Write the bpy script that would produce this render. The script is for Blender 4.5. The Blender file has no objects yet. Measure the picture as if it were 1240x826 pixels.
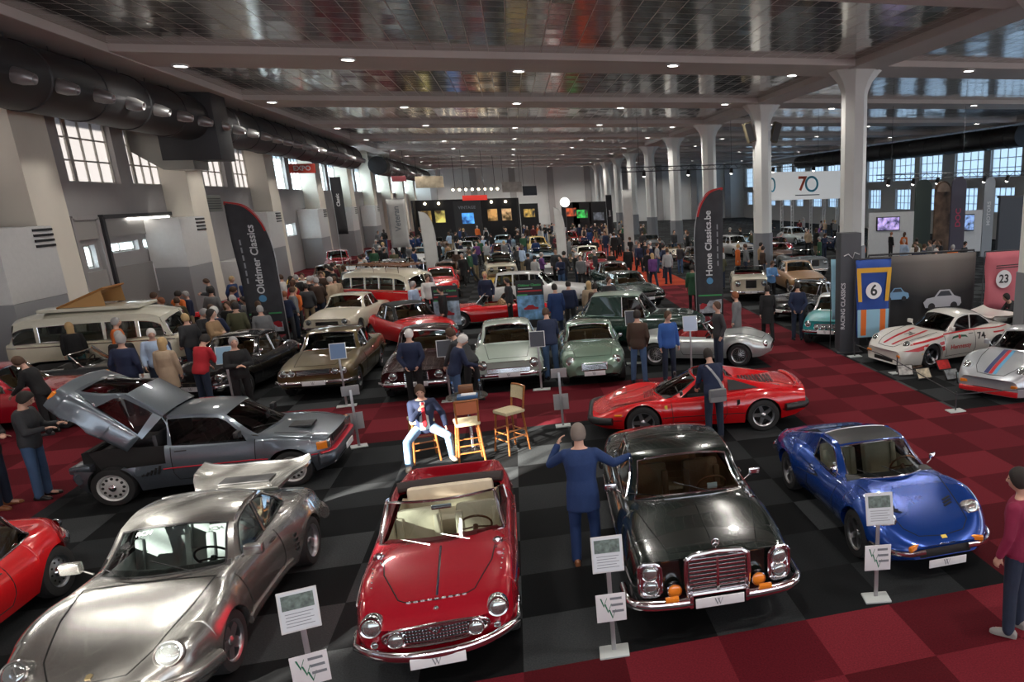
import bpy, bmesh, random
from math import *
from mathutils import Vector, Matrix, noise
from mathutils.bvhtree import BVHTree
from mathutils.geometry import tessellate_polygon
SC = bpy.context.scene
COL = SC.collection
V = Vector
RND = random.Random(7)

# ---------------------------------------------------------------- camera (lens with shift, standing on a gallery)
CAM_H = 4.57
F_PX, P_X, P_Y, YAW, PITCH, ROLL = 892.78, 876.4, 466.4, -.2666, -.2571, -.0267

def cam_axes():
    r, f, u = V((1, 0, 0)), V((0, 1, 0)), V((0, 0, 1))
    f2 = f * cos(PITCH) + u * sin(PITCH)
    u2 = u * cos(PITCH) - f * sin(PITCH)
    r3 = r * cos(ROLL) + u2 * sin(ROLL)
    u3 = u2 * cos(ROLL) - r * sin(ROLL)
    R = Matrix.Rotation(YAW, 3, 'Z')
    return R @ r3, R @ f2, R @ u3
CR, CF, CU = cam_axes()

def at(px, py, z=0.0):
    """world point at height z seen at a photo pixel"""
    d = CR * ((px - P_X) / F_PX) - CU * ((py - P_Y) / F_PX) + CF
    t = (z - CAM_H) / d.z
    return V((0, 0, CAM_H)) + d * t

def aty(px, py, Y):
    d = CR * ((px - P_X) / F_PX) - CU * ((py - P_Y) / F_PX) + CF
    return V((0, 0, CAM_H)) + d * (Y / d.y)

def make_camera():
    c = bpy.data.cameras.new('camera')
    c.sensor_fit = 'HORIZONTAL'; c.sensor_width = 36
    c.lens = F_PX / 1240 * 36
    c.shift_x = (620 - P_X) / 1240
    c.shift_y = (P_Y - 413) / 1240
    c.clip_end = 400
    o = bpy.data.objects.new('camera', c); COL.objects.link(o)
    m = Matrix((( CR.x, CU.x, -CF.x, 0), (CR.y, CU.y, -CF.y, 0), (CR.z, CU.z, -CF.z, CAM_H), (0, 0, 0, 1)))
    o.matrix_world = m
    SC.camera = o

# ---------------------------------------------------------------- materials
MATS = {}
def mat(name, col=(.8, .8, .8), rough=.5, metal=0., coat=0., emit=0., ecol=None, var=0., vscale=8., bump=0., bscale=60., spec=None):
    """procedural principled material; var mixes a noise-driven tone variation, bump a fine grain"""
    if name in MATS: return MATS[name]
    m = bpy.data.materials.new(name); m.use_nodes = True
    nt = m.node_tree; b = nt.nodes['Principled BSDF']
    b.inputs['Base Color'].default_value = (*col, 1)
    b.inputs['Roughness'].default_value = rough
    b.inputs['Metallic'].default_value = metal
    b.inputs['Coat Weight'].default_value = coat
    b.inputs['Coat Roughness'].default_value = .03
    if spec is not None: b.inputs['Specular IOR Level'].default_value = spec
    if emit:
        b.inputs['Emission Color'].default_value = (*(ecol or col), 1)
        b.inputs['Emission Strength'].default_value = emit
    if var or bump:
        tc = nt.nodes.new('ShaderNodeTexCoord')
        if var:
            n = nt.nodes.new('ShaderNodeTexNoise'); n.inputs['Scale'].default_value = vscale; n.inputs['Detail'].default_value = 4
            r = nt.nodes.new('ShaderNodeMapRange'); r.inputs['To Min'].default_value = 1 - var; r.inputs['To Max'].default_value = 1 + var
            r.inputs['From Min'].default_value = .3; r.inputs['From Max'].default_value = .7
            x = nt.nodes.new('ShaderNodeMix'); x.data_type = 'RGBA'; x.blend_type = 'MULTIPLY'; x.inputs[0].default_value = 1
            x.inputs[6].default_value = (*col, 1)
            nt.links.new(tc.outputs['Object'], n.inputs['Vector']); nt.links.new(n.outputs['Fac'], r.inputs['Value'])
            nt.links.new(r.outputs['Result'], x.inputs[7]); nt.links.new(x.outputs[2], b.inputs['Base Color'])
        if bump:
            n2 = nt.nodes.new('ShaderNodeTexNoise'); n2.inputs['Scale'].default_value = bscale; n2.inputs['Detail'].default_value = 3
            bp = nt.nodes.new('ShaderNodeBump'); bp.inputs['Strength'].default_value = bump; bp.inputs['Distance'].default_value = .01
            nt.links.new(tc.outputs['Object'], n2.inputs['Vector']); nt.links.new(n2.outputs['Fac'], bp.inputs['Height'])
            nt.links.new(bp.outputs['Normal'], b.inputs['Normal'])
    MATS[name] = m
    return m

def paint(name, col, metal=.0, rough=.28, coat=1.):
    return mat('paint_' + name, col, rough, metal, coat, var=.03, vscale=30)

def glass(name='glass', tint=(.55, .6, .6), gloss=.22):
    if name in MATS: return MATS[name]
    m = bpy.data.materials.new(name); m.use_nodes = True
    nt = m.node_tree; nt.nodes.clear()
    out = nt.nodes.new('ShaderNodeOutputMaterial')
    t = nt.nodes.new('ShaderNodeBsdfTransparent'); t.inputs[0].default_value = (*tint, 1)
    g = nt.nodes.new('ShaderNodeBsdfGlossy'); g.inputs['Roughness'].default_value = .02
    lw = nt.nodes.new('ShaderNodeLayerWeight'); lw.inputs[0].default_value = .5
    pw = nt.nodes.new('ShaderNodeMath'); pw.operation = 'POWER'; pw.inputs[1].default_value = 4.0
    mx = nt.nodes.new('ShaderNodeMixShader')
    ad = nt.nodes.new('ShaderNodeMath'); ad.operation = 'MULTIPLY_ADD'; ad.inputs[1].default_value = .9; ad.inputs[2].default_value = gloss * .3
    ad.use_clamp = True
    nt.links.new(lw.outputs['Facing'], pw.inputs[0]); nt.links.new(pw.outputs[0], ad.inputs[0]); nt.links.new(ad.outputs[0], mx.inputs[0])
    nt.links.new(t.outputs[0], mx.inputs[1]); nt.links.new(g.outputs[0], mx.inputs[2]); nt.links.new(mx.outputs[0], out.inputs[0])
    MATS[name] = m
    return m

# ---------------------------------------------------------------- mesh builder
class MB:
    def __init__(s): s.v = []; s.f = []; s.m = []; s.cur = 0
    def add(s, vs, fs, M=None):
        o = len(s.v)
        s.v += [tuple(M @ V(v)) for v in vs] if M is not None else [tuple(v) for v in vs]
        for f in fs: s.f.append(tuple(i + o for i in f)); s.m.append(s.cur)
        return s
    def merge(s, o, M=None):
        off = len(s.v); s.v += [tuple(M @ V(v)) for v in o.v] if M is not None else list(o.v)
        s.f += [tuple(i + off for i in f) for f in o.f]; s.m += list(o.m)
        return s
    def box(s, c, d, M=None, bev=0.):
        x, y, z = d[0] / 2, d[1] / 2, d[2] / 2
        if bev <= 0:
            vs = [(c[0] + a * x, c[1] + b * y, c[2] + e * z) for a in (-1, 1) for b in (-1, 1) for e in (-1, 1)]
            return s.add(vs, [(0, 1, 3, 2), (4, 6, 7, 5), (0, 4, 5, 1), (2, 3, 7, 6), (0, 2, 6, 4), (1, 5, 7, 3)], M)
        b = min(bev, x * .99, y * .99, z * .99)
        bm = bmesh.new(); bmesh.ops.create_cube(bm, size=1)
        for q in bm.verts: q.co = V((c[0] + q.co.x * 2 * x, c[1] + q.co.y * 2 * y, c[2] + q.co.z * 2 * z))
        bmesh.ops.bevel(bm, geom=list(bm.edges), offset=b, segments=2, affect='EDGES', profile=.6)
        bm.verts.index_update()
        s.add([q.co for q in bm.verts], [[q.index for q in f.verts] for f in bm.faces], M); bm.free(); return s
    def ring_tube(s, rings, close=False, caps=True):
        o = len(s.v); n = len(rings[0])
        for r in rings: s.v += [tuple(p) for p in r]
        R = len(rings)
        for i in range(R if close else R - 1):
            a = o + i * n; b = o + ((i + 1) % R) * n
            for j in range(n):
                k = (j + 1) % n; s.f.append((a + j, a + k, b + k, b + j)); s.m.append(s.cur)
        if caps and not close:
            s.f.append(tuple(o + j for j in reversed(range(n)))); s.m.append(s.cur)
            s.f.append(tuple(o + (R - 1) * n + j for j in range(n))); s.m.append(s.cur)
        return s
    def tube(s, path, r, seg=8, close=False, flat=None, up=None):
        """swept tube; r number or list; flat=(a,b) gives an elliptic section, a along up"""
        path = [V(p) for p in path]; n = len(path); rings = []
        prev = None
        for i, p in enumerate(path):
            if close: t = path[(i + 1) % n] - path[i - 1]
            else: t = path[min(i + 1, n - 1)] - path[max(i - 1, 0)]
            if t.length < 1e-9: t = V((0, 0, 1))
            t.normalize()
            if up is not None: a = V(up) - t * V(up).dot(t)
            elif prev is None: a = t.orthogonal()
            else: a = prev - t * prev.dot(t)
            if a.length < 1e-6: a = t.orthogonal()
            a.normalize(); prev = a; b = t.cross(a)
            rr = r[i] if isinstance(r, (list, tuple)) else r
            fa, fb = flat or (1, 1)
            rings.append([p + a * (cos(2 * pi * k / seg) * rr * fa) + b * (sin(2 * pi * k / seg) * rr * fb) for k in range(seg)])
        return s.ring_tube(rings, close)
    def cyl(s, p0, p1, r0, r1=None, seg=16):
        return s.tube([p0, p1], [r0, r0 if r1 is None else r1], seg)
    def lathe(s, prof, M=None, seg=32, caps=False):
        """profile (radius, height) turned about local z"""
        o = len(s.v); n = len(prof)
        for k in range(seg):
            a = 2 * pi * k / seg
            for r, h in prof:
                p = V((r * cos(a), r * sin(a), h)); s.v.append(tuple(M @ p) if M is not None else tuple(p))
        for k in range(seg):
            a = o + k * n; b = o + ((k + 1) % seg) * n
            for j in range(n - 1): s.f.append((a + j, b + j, b + j + 1, a + j + 1)); s.m.append(s.cur)
        if caps:
            s.f.append(tuple(o + k * n for k in reversed(range(seg)))); s.m.append(s.cur)
            s.f.append(tuple(o + k * n + n - 1 for k in range(seg))); s.m.append(s.cur)
        return s
    def ball(s, c, r, seg=16, rings=10, M=None):
        r = (r, r, r) if not isinstance(r, (tuple, list)) else r
        pr = [(max(1e-4, sin(pi * i / rings)), -cos(pi * i / rings)) for i in range(rings + 1)]
        T = Matrix.Translation(c) @ (M.to_4x4() if M is not None else Matrix()) @ Matrix.Diagonal((*r, 1))
        return s.lathe(pr, T, seg)
    def grid(s, pts, close_u=False):
        o = len(s.v); R = len(pts); n = len(pts[0])
        for row in pts: s.v += [tuple(p) for p in row]
        for i in range(R if close_u else R - 1):
            for j in range(n - 1):
                a = o + i * n + j; b = o + ((i + 1) % R) * n + j
                s.f.append((a, a + 1, b + 1, b)); s.m.append(s.cur)
        return s
    def prism(s, poly, h0, h1, M=None):
        """2-D polygon (x,y) extruded from h0 to h1 in z"""
        n = len(poly); vs = [(x, y, h0) for x, y in poly] + [(x, y, h1) for x, y in poly]
        fs = [tuple(reversed(range(n))), tuple(range(n, 2 * n))] + [(i, (i + 1) % n, (i + 1) % n + n, i + n) for i in range(n)]
        return s.add(vs, fs, M)
    def build(s, name, mats, parent=None, smooth=True, ang=38, M=None, fix=False):
        me = bpy.data.meshes.new(name); me.from_pydata(s.v, [], s.f)
        if not isinstance(mats, (list, tuple)): mats = [mats]
        for x in mats: me.materials.append(x)
        if len(mats) > 1: me.polygons.foreach_set('material_index', s.m)
        if fix:
            bm = bmesh.new(); bm.from_mesh(me); bmesh.ops.remove_doubles(bm, verts=bm.verts, dist=1e-5)
            bmesh.ops.recalc_face_normals(bm, faces=bm.faces); bm.to_mesh(me); bm.free()
        if smooth:
            me.polygons.foreach_set('use_smooth', [True] * len(me.polygons)); me.set_sharp_from_angle(angle=radians(ang))
        me.update()
        o = bpy.data.objects.new(name, me); COL.objects.link(o)
        if parent is not None: o.parent = parent
        if M is not None: o.matrix_local = M
        return o

def put(mesh, name, parent, M=None):
    o = bpy.data.objects.new(name, mesh); COL.objects.link(o); o.parent = parent
    if M is not None: o.matrix_local = M
    return o

def tag(o, label=None, cat=None, group=None, kind=None):
    if label: o['label'] = label
    if cat: o['category'] = cat
    if group: o['group'] = group
    if kind: o['kind'] = kind
    return o

def thing(name, label, cat, loc=(0, 0, 0), rz=0., group=None):
    o = bpy.data.objects.new(name, None); COL.objects.link(o); o.empty_display_size = .2
    o.location = loc; o.rotation_euler = (0, 0, rz)
    return tag(o, label, cat, group)

def struct(name, mb, m, smooth=False, label=None):
    o = mb.build(name, m, None, smooth); o['kind'] = 'structure'
    if label: o['label'] = label
    return o

KIDS = {}
def kids(o): return [c for c in bpy.data.objects if c.parent == o]
def copy_tree(root, loc=None, rz=None, label=None, group=None, swap=None, skip=(), scale=None):
    """copy of a thing with copies of its parts and sub-parts; swap maps a material name to another material"""
    root = getattr(root, 'root', root)
    def one(o, parent):
        c = o.copy(); COL.objects.link(c)
        if parent is not None: c.parent = parent; c.matrix_parent_inverse = o.matrix_parent_inverse
        if swap:
            for i, sl in enumerate(c.material_slots):
                m = sl.material
                if m is not None and m.name in swap: sl.link = 'OBJECT'; sl.material = swap[m.name]
        return c
    r = one(root, None)
    if loc is not None: r.location = loc
    if rz is not None: r.rotation_euler = (0, 0, rz)
    if scale: r.scale = (scale,) * 3
    if label: r['label'] = label
    if group: r['group'] = group
    key = root.name
    if key not in KIDS:
        def walk(o): return [(k, walk(k)) for k in kids(o)]
        KIDS[key] = walk(root)
    def rec(lst, parent):
        for o, sub in lst:
            if o.name.split('.')[0] in skip: continue
            rec(sub, one(o, parent))
    rec(KIDS[key], r)
    return r

def pchip(pts):
    """shape-preserving interpolation through (x,y) points"""
    pts = sorted(pts); xs = [p[0] for p in pts]; ys = [p[1] for p in pts]; n = len(xs)
    if n == 1: return lambda x: ys[0]
    h = [xs[i + 1] - xs[i] for i in range(n - 1)]; d = [(ys[i + 1] - ys[i]) / h[i] for i in range(n - 1)]
    m = [0.] * n
    for i in range(1, n - 1):
        if d[i - 1] * d[i] > 0:
            w1, w2 = 2 * h[i] + h[i - 1], h[i] + 2 * h[i - 1]; m[i] = (w1 + w2) / (w1 / d[i - 1] + w2 / d[i])
    m[0], m[-1] = d[0], d[-1]
    def f(x):
        if x <= xs[0]: return ys[0]
        if x >= xs[-1]: return ys[-1]
        i = 0
        while x > xs[i + 1]: i += 1
        t = (x - xs[i]) / h[i]
        return (2 * t ** 3 - 3 * t * t + 1) * ys[i] + (t ** 3 - 2 * t * t + t) * h[i] * m[i] + (-2 * t ** 3 + 3 * t * t) * ys[i + 1] + (t ** 3 - t * t) * h[i] * m[i + 1]
    return f

def lerp(a, b, t): return a + (b - a) * t
def lin(n, a=0., b=1.): return [a + (b - a) * i / (n - 1) for i in range(n)]
def frame_to(n, up=(0, 0, 1)):
    """matrix whose z axis is n and whose y axis leans towards up"""
    z = V(n).normalized(); y = V(up) - z * V(up).dot(z)
    if y.length < 1e-5: y = z.orthogonal()
    y.normalize(); x = y.cross(z)
    return Matrix((x, y, z)).transposed().to_4x4()

TXT = {}
def glyphs(txt):
    if txt not in TXT:
        cu = bpy.data.curves.new('t', 'FONT'); cu.body = txt; cu.size = 1.; cu.align_x = 'CENTER'; cu.align_y = 'CENTER'; cu.offset = .022; cu.resolution_u = 3
        o = bpy.data.objects.new('t', cu); COL.objects.link(o)
        me = bpy.data.meshes.new_from_object(o.evaluated_get(bpy.context.evaluated_depsgraph_get()))
        TXT[txt] = ([v.co[:] for v in me.vertices], [tuple(p.vertices) for p in me.polygons])
        bpy.data.objects.remove(o); bpy.data.curves.remove(cu); bpy.data.meshes.remove(me)
    return TXT[txt]
for _t in ('RCH', 'Hennessy', '74', 'MARTINI', 'S&', '11', 'Oldtimer Classics', 'Home Classics.be', 'Veteran', 'Classic', 'Speed', 'RACING CLASSICS', '6', '2', '23', 'VINTAGE', 'EXPO', '7', 'DOC', 'MOTORS'): glyphs(_t)
def text_mb(txt, size=1., bold=0.):
    v, f = glyphs(txt); return MB().add([(p[0] * size, p[1] * size, 0) for p in v], f)
# ================================================================= cars
CHROME = mat('chrome', (.82, .82, .84), .12, 1.)
RUBBER = mat('tyre_rubber', (.018, .018, .019), .75, bump=.2)
BLACKTRIM = mat('black_trim', (.012, .012, .013), .45)
GAP = mat('shut_line_dark', (.006, .006, .006), .9)
ALLOY = mat('wheel_silver', (.55, .56, .58), .32, 1.)
DARKALLOY = mat('wheel_dark', (.05, .05, .055), .4, .6)
GOLDALLOY = mat('wheel_gold', (.5, .4, .22), .35, .9)
AMBER = mat('amber_lens', (.85, .25, .02), .2, coat=1)
REDLENS = mat('red_lens', (.45, .01, .01), .2, coat=1)
LAMPGLASS = mat('lamp_glass', (.40, .44, .43), .10, .75, 1.)
PLATEWHITE = mat('white_card', (.78, .78, .79), .5)
GREEN_INK = mat('green_ink', (.01, .16, .08), .6)
GREY_INK = mat('grey_ink', (.2, .22, .24), .6)
BLACK_INK = mat('black_ink', (.015, .015, .018), .5)
UNDER = mat('underbody_black', (.01, .01, .01), .9)
GLASS = glass('car_glass', (.42, .47, .46))
GLASS_DARK = glass('car_glass_dark', (.12, .13, .13))
GRILLE_DARK = mat('grille_dark', (.012, .012, .012), .6)
CREAM_LEATHER = mat('cream_leather', (.72, .62, .47), .5, var=.06)
TAN_LEATHER = mat('tan_leather', (.34, .18, .08), .5, var=.08)
BLACK_LEATHER = mat('black_leather', (.025, .024, .024), .5)
GREY_LEATHER = mat('grey_leather', (.45, .46, .46), .55, var=.05)
RED_LEATHER = mat('red_leather', (.3, .02, .02), .5)
WOODRIM = mat('wood_rim', (.2, .08, .03), .35)

WHEELS = {}
def wheel_meshes(kind, R, W, alloy):
    key = (kind, round(R, 3), round(W, 3), alloy.name)
    if key in WHEELS: return WHEELS[key]
    rr = R * (.64 if kind != 'steel' else .60)          # rim radius
    if kind in ('race', 'slots'): rr = R * .66
    h = W / 2
    t = MB()                                              # axis = local z, outer face at +z
    t.lathe([(rr * .98, -h), (R * .86, -h * 1.02), (R * .955, -h * .93), (R, -h * .6), (R, h * .6), (R * .955, h * .93), (R * .86, h * 1.02), (rr * 1.04, h * .93), (rr * .98, h * .8)], seg=40)
    tm = t.build('tyre_mesh', RUBBER); tme = tm.data; bpy.data.objects.remove(tm)
    r = MB()
    dz = {'fuchs': .55, 'star': .45, 'steel': .6, 'wire': .35, 'slots': .6, 'race': .1}[kind] * h
    r.lathe([(rr * .97, -h * .9), (rr * .95, h * .3), (rr * .93, h * .75), (rr * 1.02, h * .95), (rr * 1.06, h * .97), (rr * 1.02, h * .88), (rr * .98, h * .6)], seg=36)
    n = {'fuchs': 5, 'star': 5, 'race': 5, 'slots': 12, 'steel': 10, 'wire': 28}[kind]
    if kind in ('fuchs', 'star', 'race'):
        wid = {'fuchs': .46, 'star': .34, 'race': .30}[kind]
        for k in range(n):
            M = Matrix.Rotation(2 * pi * k / n, 4, 'Z')
            a, b = rr * .16, rr * .95
            pl = [(a, -rr * wid * .5), (rr * .55, -rr * wid * .62), (b, -rr * wid * .5), (b, rr * wid * .5), (rr * .55, rr * wid * .62), (a, rr * wid * .5)]
            if kind != 'fuchs': pl = [(a, -rr * .2), (b, -rr * wid * .42), (b, rr * wid * .42), (a, rr * .2)]
            r.prism(pl, dz - .02, dz + .012, M)
        r.lathe([(rr * .24, dz - .02), (rr * .24, dz + .02), (rr * .13, dz + .035), (.001, dz + .038)], seg=20)
        r.cur = 1; r.lathe([(rr * .93, dz - .09), (.001, dz - .09)], seg=24); r.cur = 0
    elif kind in ('slots', 'steel'):
        r.lathe([(rr * .95, dz - .02), (rr * .82, dz + .01), (rr * .55, dz + .02), (rr * .45, dz + .03), (.001, dz + .03)], seg=36)
        r.cur = 1
        for k in range(n):
            a = 2 * pi * k / n; q = rr * (.70)
            M = Matrix.Translation((q * cos(a), q * sin(a), 0))
            rad = rr * (.105 if kind == 'slots' else .07)
            r.lathe([(rad, dz - .02), (rad, dz + .021), (.001, dz + .021)], M, seg=10)
        r.cur = 2
        r.lathe([(rr * (.3 if kind == 'slots' else .5), dz + .02), (rr * (.26 if kind == 'slots' else .45), dz + .05), (rr * .15, dz + .065), (.001, dz + .07)], seg=24)
    else:
        for k in range(n):
            a = 2 * pi * k / n; s = .5 if k % 2 else -.5
            r.cyl((rr * .14 * cos(a + s), rr * .14 * sin(a + s), dz + .04), (rr * .95 * cos(a), rr * .95 * sin(a), dz * .4 - .02 * (k % 2)), .0035, seg=5)
        r.cur = 2; r.lathe([(rr * .2, -.02), (rr * .18, dz + .05), (rr * .1, dz + .08), (.001, dz + .085)], seg=20)
        r.cur = 1; r.lathe([(rr * .93, -h * .5), (.001, -h * .5)], seg=24)
    ro = r.build('rim_mesh', [alloy, GRILLE_DARK, CHROME]); rme = ro.data; bpy.data.objects.remove(ro)
    WHEELS[key] = (tme, rme)
    return WHEELS[key]

class Car:
    """a motor car built at the origin: x forward, y left, z up, x=0 midway between the axles"""
    def __init__(s, name, label, P, col, cat='car'):
        s.P = P; s.col = col
        s.root = thing(name, label, cat)
        s.hw, s.zt, s.zs, s.zb = (pchip(P[k]) for k in ('hw', 'zt', 'zs', 'zb'))
        s.xf = max(p[0] for p in P['hw']); s.xr = min(p[0] for p in P['hw'])
        s.si = P.get('si', .93); s.gp = P.get('gp', 2.); s.tuck = P.get('tuck', .93)
        s.wb = P['wb']; s.R = P.get('R', .31); s.Ra = P.get('Ra', s.R + .05)
        s.tr = P.get('tr', 1.42); s.tw = P.get('tw', .19)
        s.axles = (s.wb / 2, -s.wb / 2)
        s.make_body()
        s.make_wheels(); s.make_under()
    # ---- surface
    def stations(s):
        P = s.P; xs = []
        n = P.get('n', 46)
        for i in range(n + 1):
            t = i / n
            e = t - .5; xs.append(lerp(s.xr, s.xf, .5 + .5 * (.75 * e * 2 + .25 * sin(e * pi))))
        for ax in s.axles:
            xs = [x for x in xs if abs(abs(x - ax) - s.Ra) > .025]
            for k in range(-12, 13): xs.append(ax + s.Ra * .9985 * sin(pi / 2 * k / 12))
            xs += [ax - s.Ra * 1.004, ax + s.Ra * 1.004]
        for x in P.get('xs', ()): xs.append(x)
        xs += [s.xf - .012, s.xf - .035, s.xr + .012, s.xr + .035]
        xs = sorted(set(round(x, 4) for x in xs if s.xr <= x <= s.xf))
        return xs
    def prof(s, x):
        hw, zt, zs, zb = s.hw(x), s.zt(x), s.zs(x), s.zb(x)
        zlo = zb; fl = 0.
        for k, ax in enumerate(s.axles):
            d = abs(x - ax)
            if d < s.Ra: zlo = max(zb, s.R + sqrt(max(0, s.Ra ** 2 - d * d)) * s.P.get('archh', 1.) )
            zlo = min(zlo, zs - .05)
        tm = s.P.get('mid', .5)
        pts = []
        def flank(z):
            t = (z - zb) / max(zs - zb, 1e-4)
            if t < tm: y = s.tuck + (1 - s.tuck) * sin(pi / 2 * max(t, 0) / tm)
            else: y = 1 - (1 - s.si) * ((t - tm) / (1 - tm)) ** s.P.get('fp', 2.2)
            y *= hw
            for k, ax in enumerate(s.axles):
                f = s.P.get('flare', (0, 0))[k]
                if f:
                    d = sqrt((x - ax) ** 2 + (z - s.R) ** 2) - s.Ra
                    y += f * exp(-(max(d, 0) / s.P.get('flw', .08)) ** 2) * (1 if z < zs else 0)
            return y
        y0 = flank(zlo)
        pts.append((y0 - .10, zlo)); pts.append((y0 - .012, zlo))
        N = s.P.get('nf', 11)
        for j in range(N + 1):
            z = lerp(zlo, zs, j / N); pts.append((flank(z), z))
        ys = pts[-1][0]
        K = s.P.get('nd', 14)
        for j in range(1, K + 1):
            u = cos(pi / 2 * j / K) if j < K else 0.
            u = 1 - (1 - u) * 1.0
            u = 1 - j / K if s.P.get('even', True) else u
            pts.append((ys * u, zt + (zs - zt) * u ** s.gp))
        i0 = 2 + N
        for it in range(s.P.get('sm', 3)):
            q = list(pts)
            for i in range(max(3, i0 - 3), min(len(pts) - 1, i0 + 4)):
                q[i] = ((pts[i - 1][0] + 2 * pts[i][0] + pts[i + 1][0]) / 4, (pts[i - 1][1] + 2 * pts[i][1] + pts[i + 1][1]) / 4)
            pts = q
        return pts
    def deform(s, x, y, z):
        P = s.P
        L = P.get('bowlen', .55)
        if x > s.xf - L:
            w = ((x - s.xf + L) / L) ** 1.5
            h = max(s.hw(s.xf - L), .1)
            x -= w * (P.get('bowf', .12) * (abs(y) / h) ** P.get('bowp', 2.2) + P.get('rakef', 0.) * (z - P.get('rakez', .5)) + P.get('rakef2', 0.) * max(0, P.get('rakez', .5) - z))
        if x < s.xr + L:
            w = ((s.xr + L - x) / L) ** 1.5
            h = max(s.hw(s.xr + L), .1)
            x += w * (P.get('bowr', .1) * (abs(y) / h) ** 2.2 + P.get('raker', 0.) * (z - .5))
        return (x, y, z)
    def make_body(s):
        P = s.P; xs = s.stations(); rows = []
        for x in xs:
            pr = s.prof(x)
            full = [(y, z) for y, z in pr] + [(-y, z) for y, z in reversed(pr[:-1])]
            rows.append([s.deform(x, y, z) for y, z in full])
        m = MB().grid(rows); n = len(rows[0])
        a = rows[0]; b = rows[-1]; h = n // 2
        # end caps as strips between left and right halves so they stay smooth
        for base, flip in ((0, False), ((len(rows) - 1) * n, True)):
            for j in range(h):
                q = (base + j, base + j + 1, base + n - 2 - j, base + n - 1 - j)
                if len(set(q)) < 4: q = tuple(dict.fromkeys(q))
                if len(q) >= 3: m.f.append(tuple(reversed(q)) if flip else q); m.m.append(0)
        s.bvh = BVHTree.FromPolygons([V(v) for v in m.v], m.f, epsilon=0.)
        cab = P.get('cab')
        fs, ms = [], []
        for f, mi in zip(m.f, m.m):
            c = sum((V(m.v[i]) for i in f), V()) / len(f)
            if cab or P.get('open'):
                o = P.get('open') or (cab['bb'] + .06 , cab['wb'] - .10, cab['ybr'] - .03, cab['ybf'] - .03)
                rc = (cab.get('bbc', .15) + .05) if cab else 0
                yl = lerp(o[2], o[3], (c.x - o[0]) / (o[1] - o[0]))
                if o[0] + rc * (abs(c.y) / max(yl, .1)) ** 2 < c.x < o[1] - P.get('wsc', .25) * (abs(c.y) / max(yl, .1)) ** 2 and abs(c.y) < yl and c.z > s.zs(c.x) - .22: continue
            hole = P.get('hole')
            if hole and hole(c): continue
            fs.append(f)
        m.f = fs; m.m = [0] * len(fs)
        cols = s.col if isinstance(s.col, (list, tuple)) else [s.col]
        if P.get('paint'):
            m.m = [P['paint'](sum((V(m.v[i]) for i in f), V()) / len(f)) for f in fs]
        s.body = s.mk(m, 'body', cols, ang=42)
        if P.get('clamcut'):
            x0, z0 = P['clamcut']; bm = bmesh.new(); bm.from_mesh(s.body.data)
            for co, no in (((x0, 0, 0), (1, 0, 0)), ((0, 0, z0), (0, 0, 1))):
                bmesh.ops.bisect_plane(bm, geom=bm.verts[:] + bm.edges[:] + bm.faces[:], plane_co=co, plane_no=no)
            b2 = bm.copy(); isc = lambda f: f.calc_center_median().x < x0 and f.calc_center_median().z > z0
            bmesh.ops.delete(bm, geom=[f for f in bm.faces if isc(f)], context='FACES')
            bmesh.ops.delete(b2, geom=[f for f in b2.faces if not isc(f)], context='FACES')
            me2 = s.body.data.copy(); bm.to_mesh(s.body.data); b2.to_mesh(me2); bm.free(); b2.free()
            s.clam = put(me2, 'rear_clamshell', s.root)
    def mk(s, mb, name, mats, parent=None, **k):
        # drop unused verts
        used = sorted({i for f in mb.f for i in f}); mp = {o: i for i, o in enumerate(used)}
        mb.v = [mb.v[i] for i in used]; mb.f = [tuple(mp[i] for i in f) for f in mb.f]
        return mb.build(name, mats, parent or s.root, **k)
    # ---- queries on the shell
    def hit(s, o, d):
        p, n, i, t = s.bvh.ray_cast(V(o), V(d).normalized())
        if p is None: return None, None
        if n.dot(V(d)) > 0: n = -n
        return p, n
    def top(s, x, y): return s.hit((x, y, 3), (0, 0, -1))
    def side(s, x, z, sg=1): return s.hit((x, 3 * sg, z), (0, -sg, 0))
    def front(s, y, z): return s.hit((6, y, z), (-1, 0, 0))
    def rear(s, y, z): return s.hit((-6, y, z), (1, 0, 0))
    # ---- running gear
    def make_wheels(s):
        kind = s.P.get('rim', 'steel'); al = s.P.get('alloy', ALLOY)
        for k, ax in enumerate(s.axles):
            W = s.tw if not isinstance(s.tw, tuple) else s.tw[k]
            tr = s.tr if not isinstance(s.tr, tuple) else s.tr[k]
            tme, rme = wheel_meshes(kind, s.R, W, al)
            for sg in (1, -1):
                M = Matrix.Translation((ax, sg * tr / 2, s.R)) @ Matrix.Rotation(-sg * pi / 2, 4, 'X')
                if k == 0 and s.P.get('steer'): M = Matrix.Translation((ax, sg * tr / 2, s.R)) @ Matrix.Rotation(s.P['steer'], 4, 'Z') @ Matrix.Rotation(-sg * pi / 2, 4, 'X')
                w = put(tme, 'wheel', s.root, M)
                put(rme, 'rim', w)
    def make_under(s):
        tr = min(s.tr) if isinstance(s.tr, tuple) else s.tr
        W = max(s.tw) if isinstance(s.tw, tuple) else s.tw
        yb = tr / 2 - W / 2 - .04
        m = MB(); cab = s.P.get('cab'); op = s.P.get('open')
        x0, x1 = (cab['bb'] + .1, cab['wb'] - .15) if cab else (op[0] - .05, op[1])
        rows = []
        for x in lin(40, s.xr + .10, s.xf - .14 - s.P.get('bowf', .12) - max(0, s.P.get('rakef', 0)) * .7):
            zl = s.zb(x) - .0; zh = min(s.zt(x), s.zs(x)) - .07
            if x0 < x < x1: zh = min(zh, .34)
            zh = max(zh, zl + .03); y = min(yb, s.hw(x) * s.si - .10)
            rows.append([(x, y, zl), (x, y, zh), (x, -y, zh), (x, -y, zl)])
        m.ring_tube(rows); m.build('underbody', UNDER, s.root, ang=20)
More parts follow.
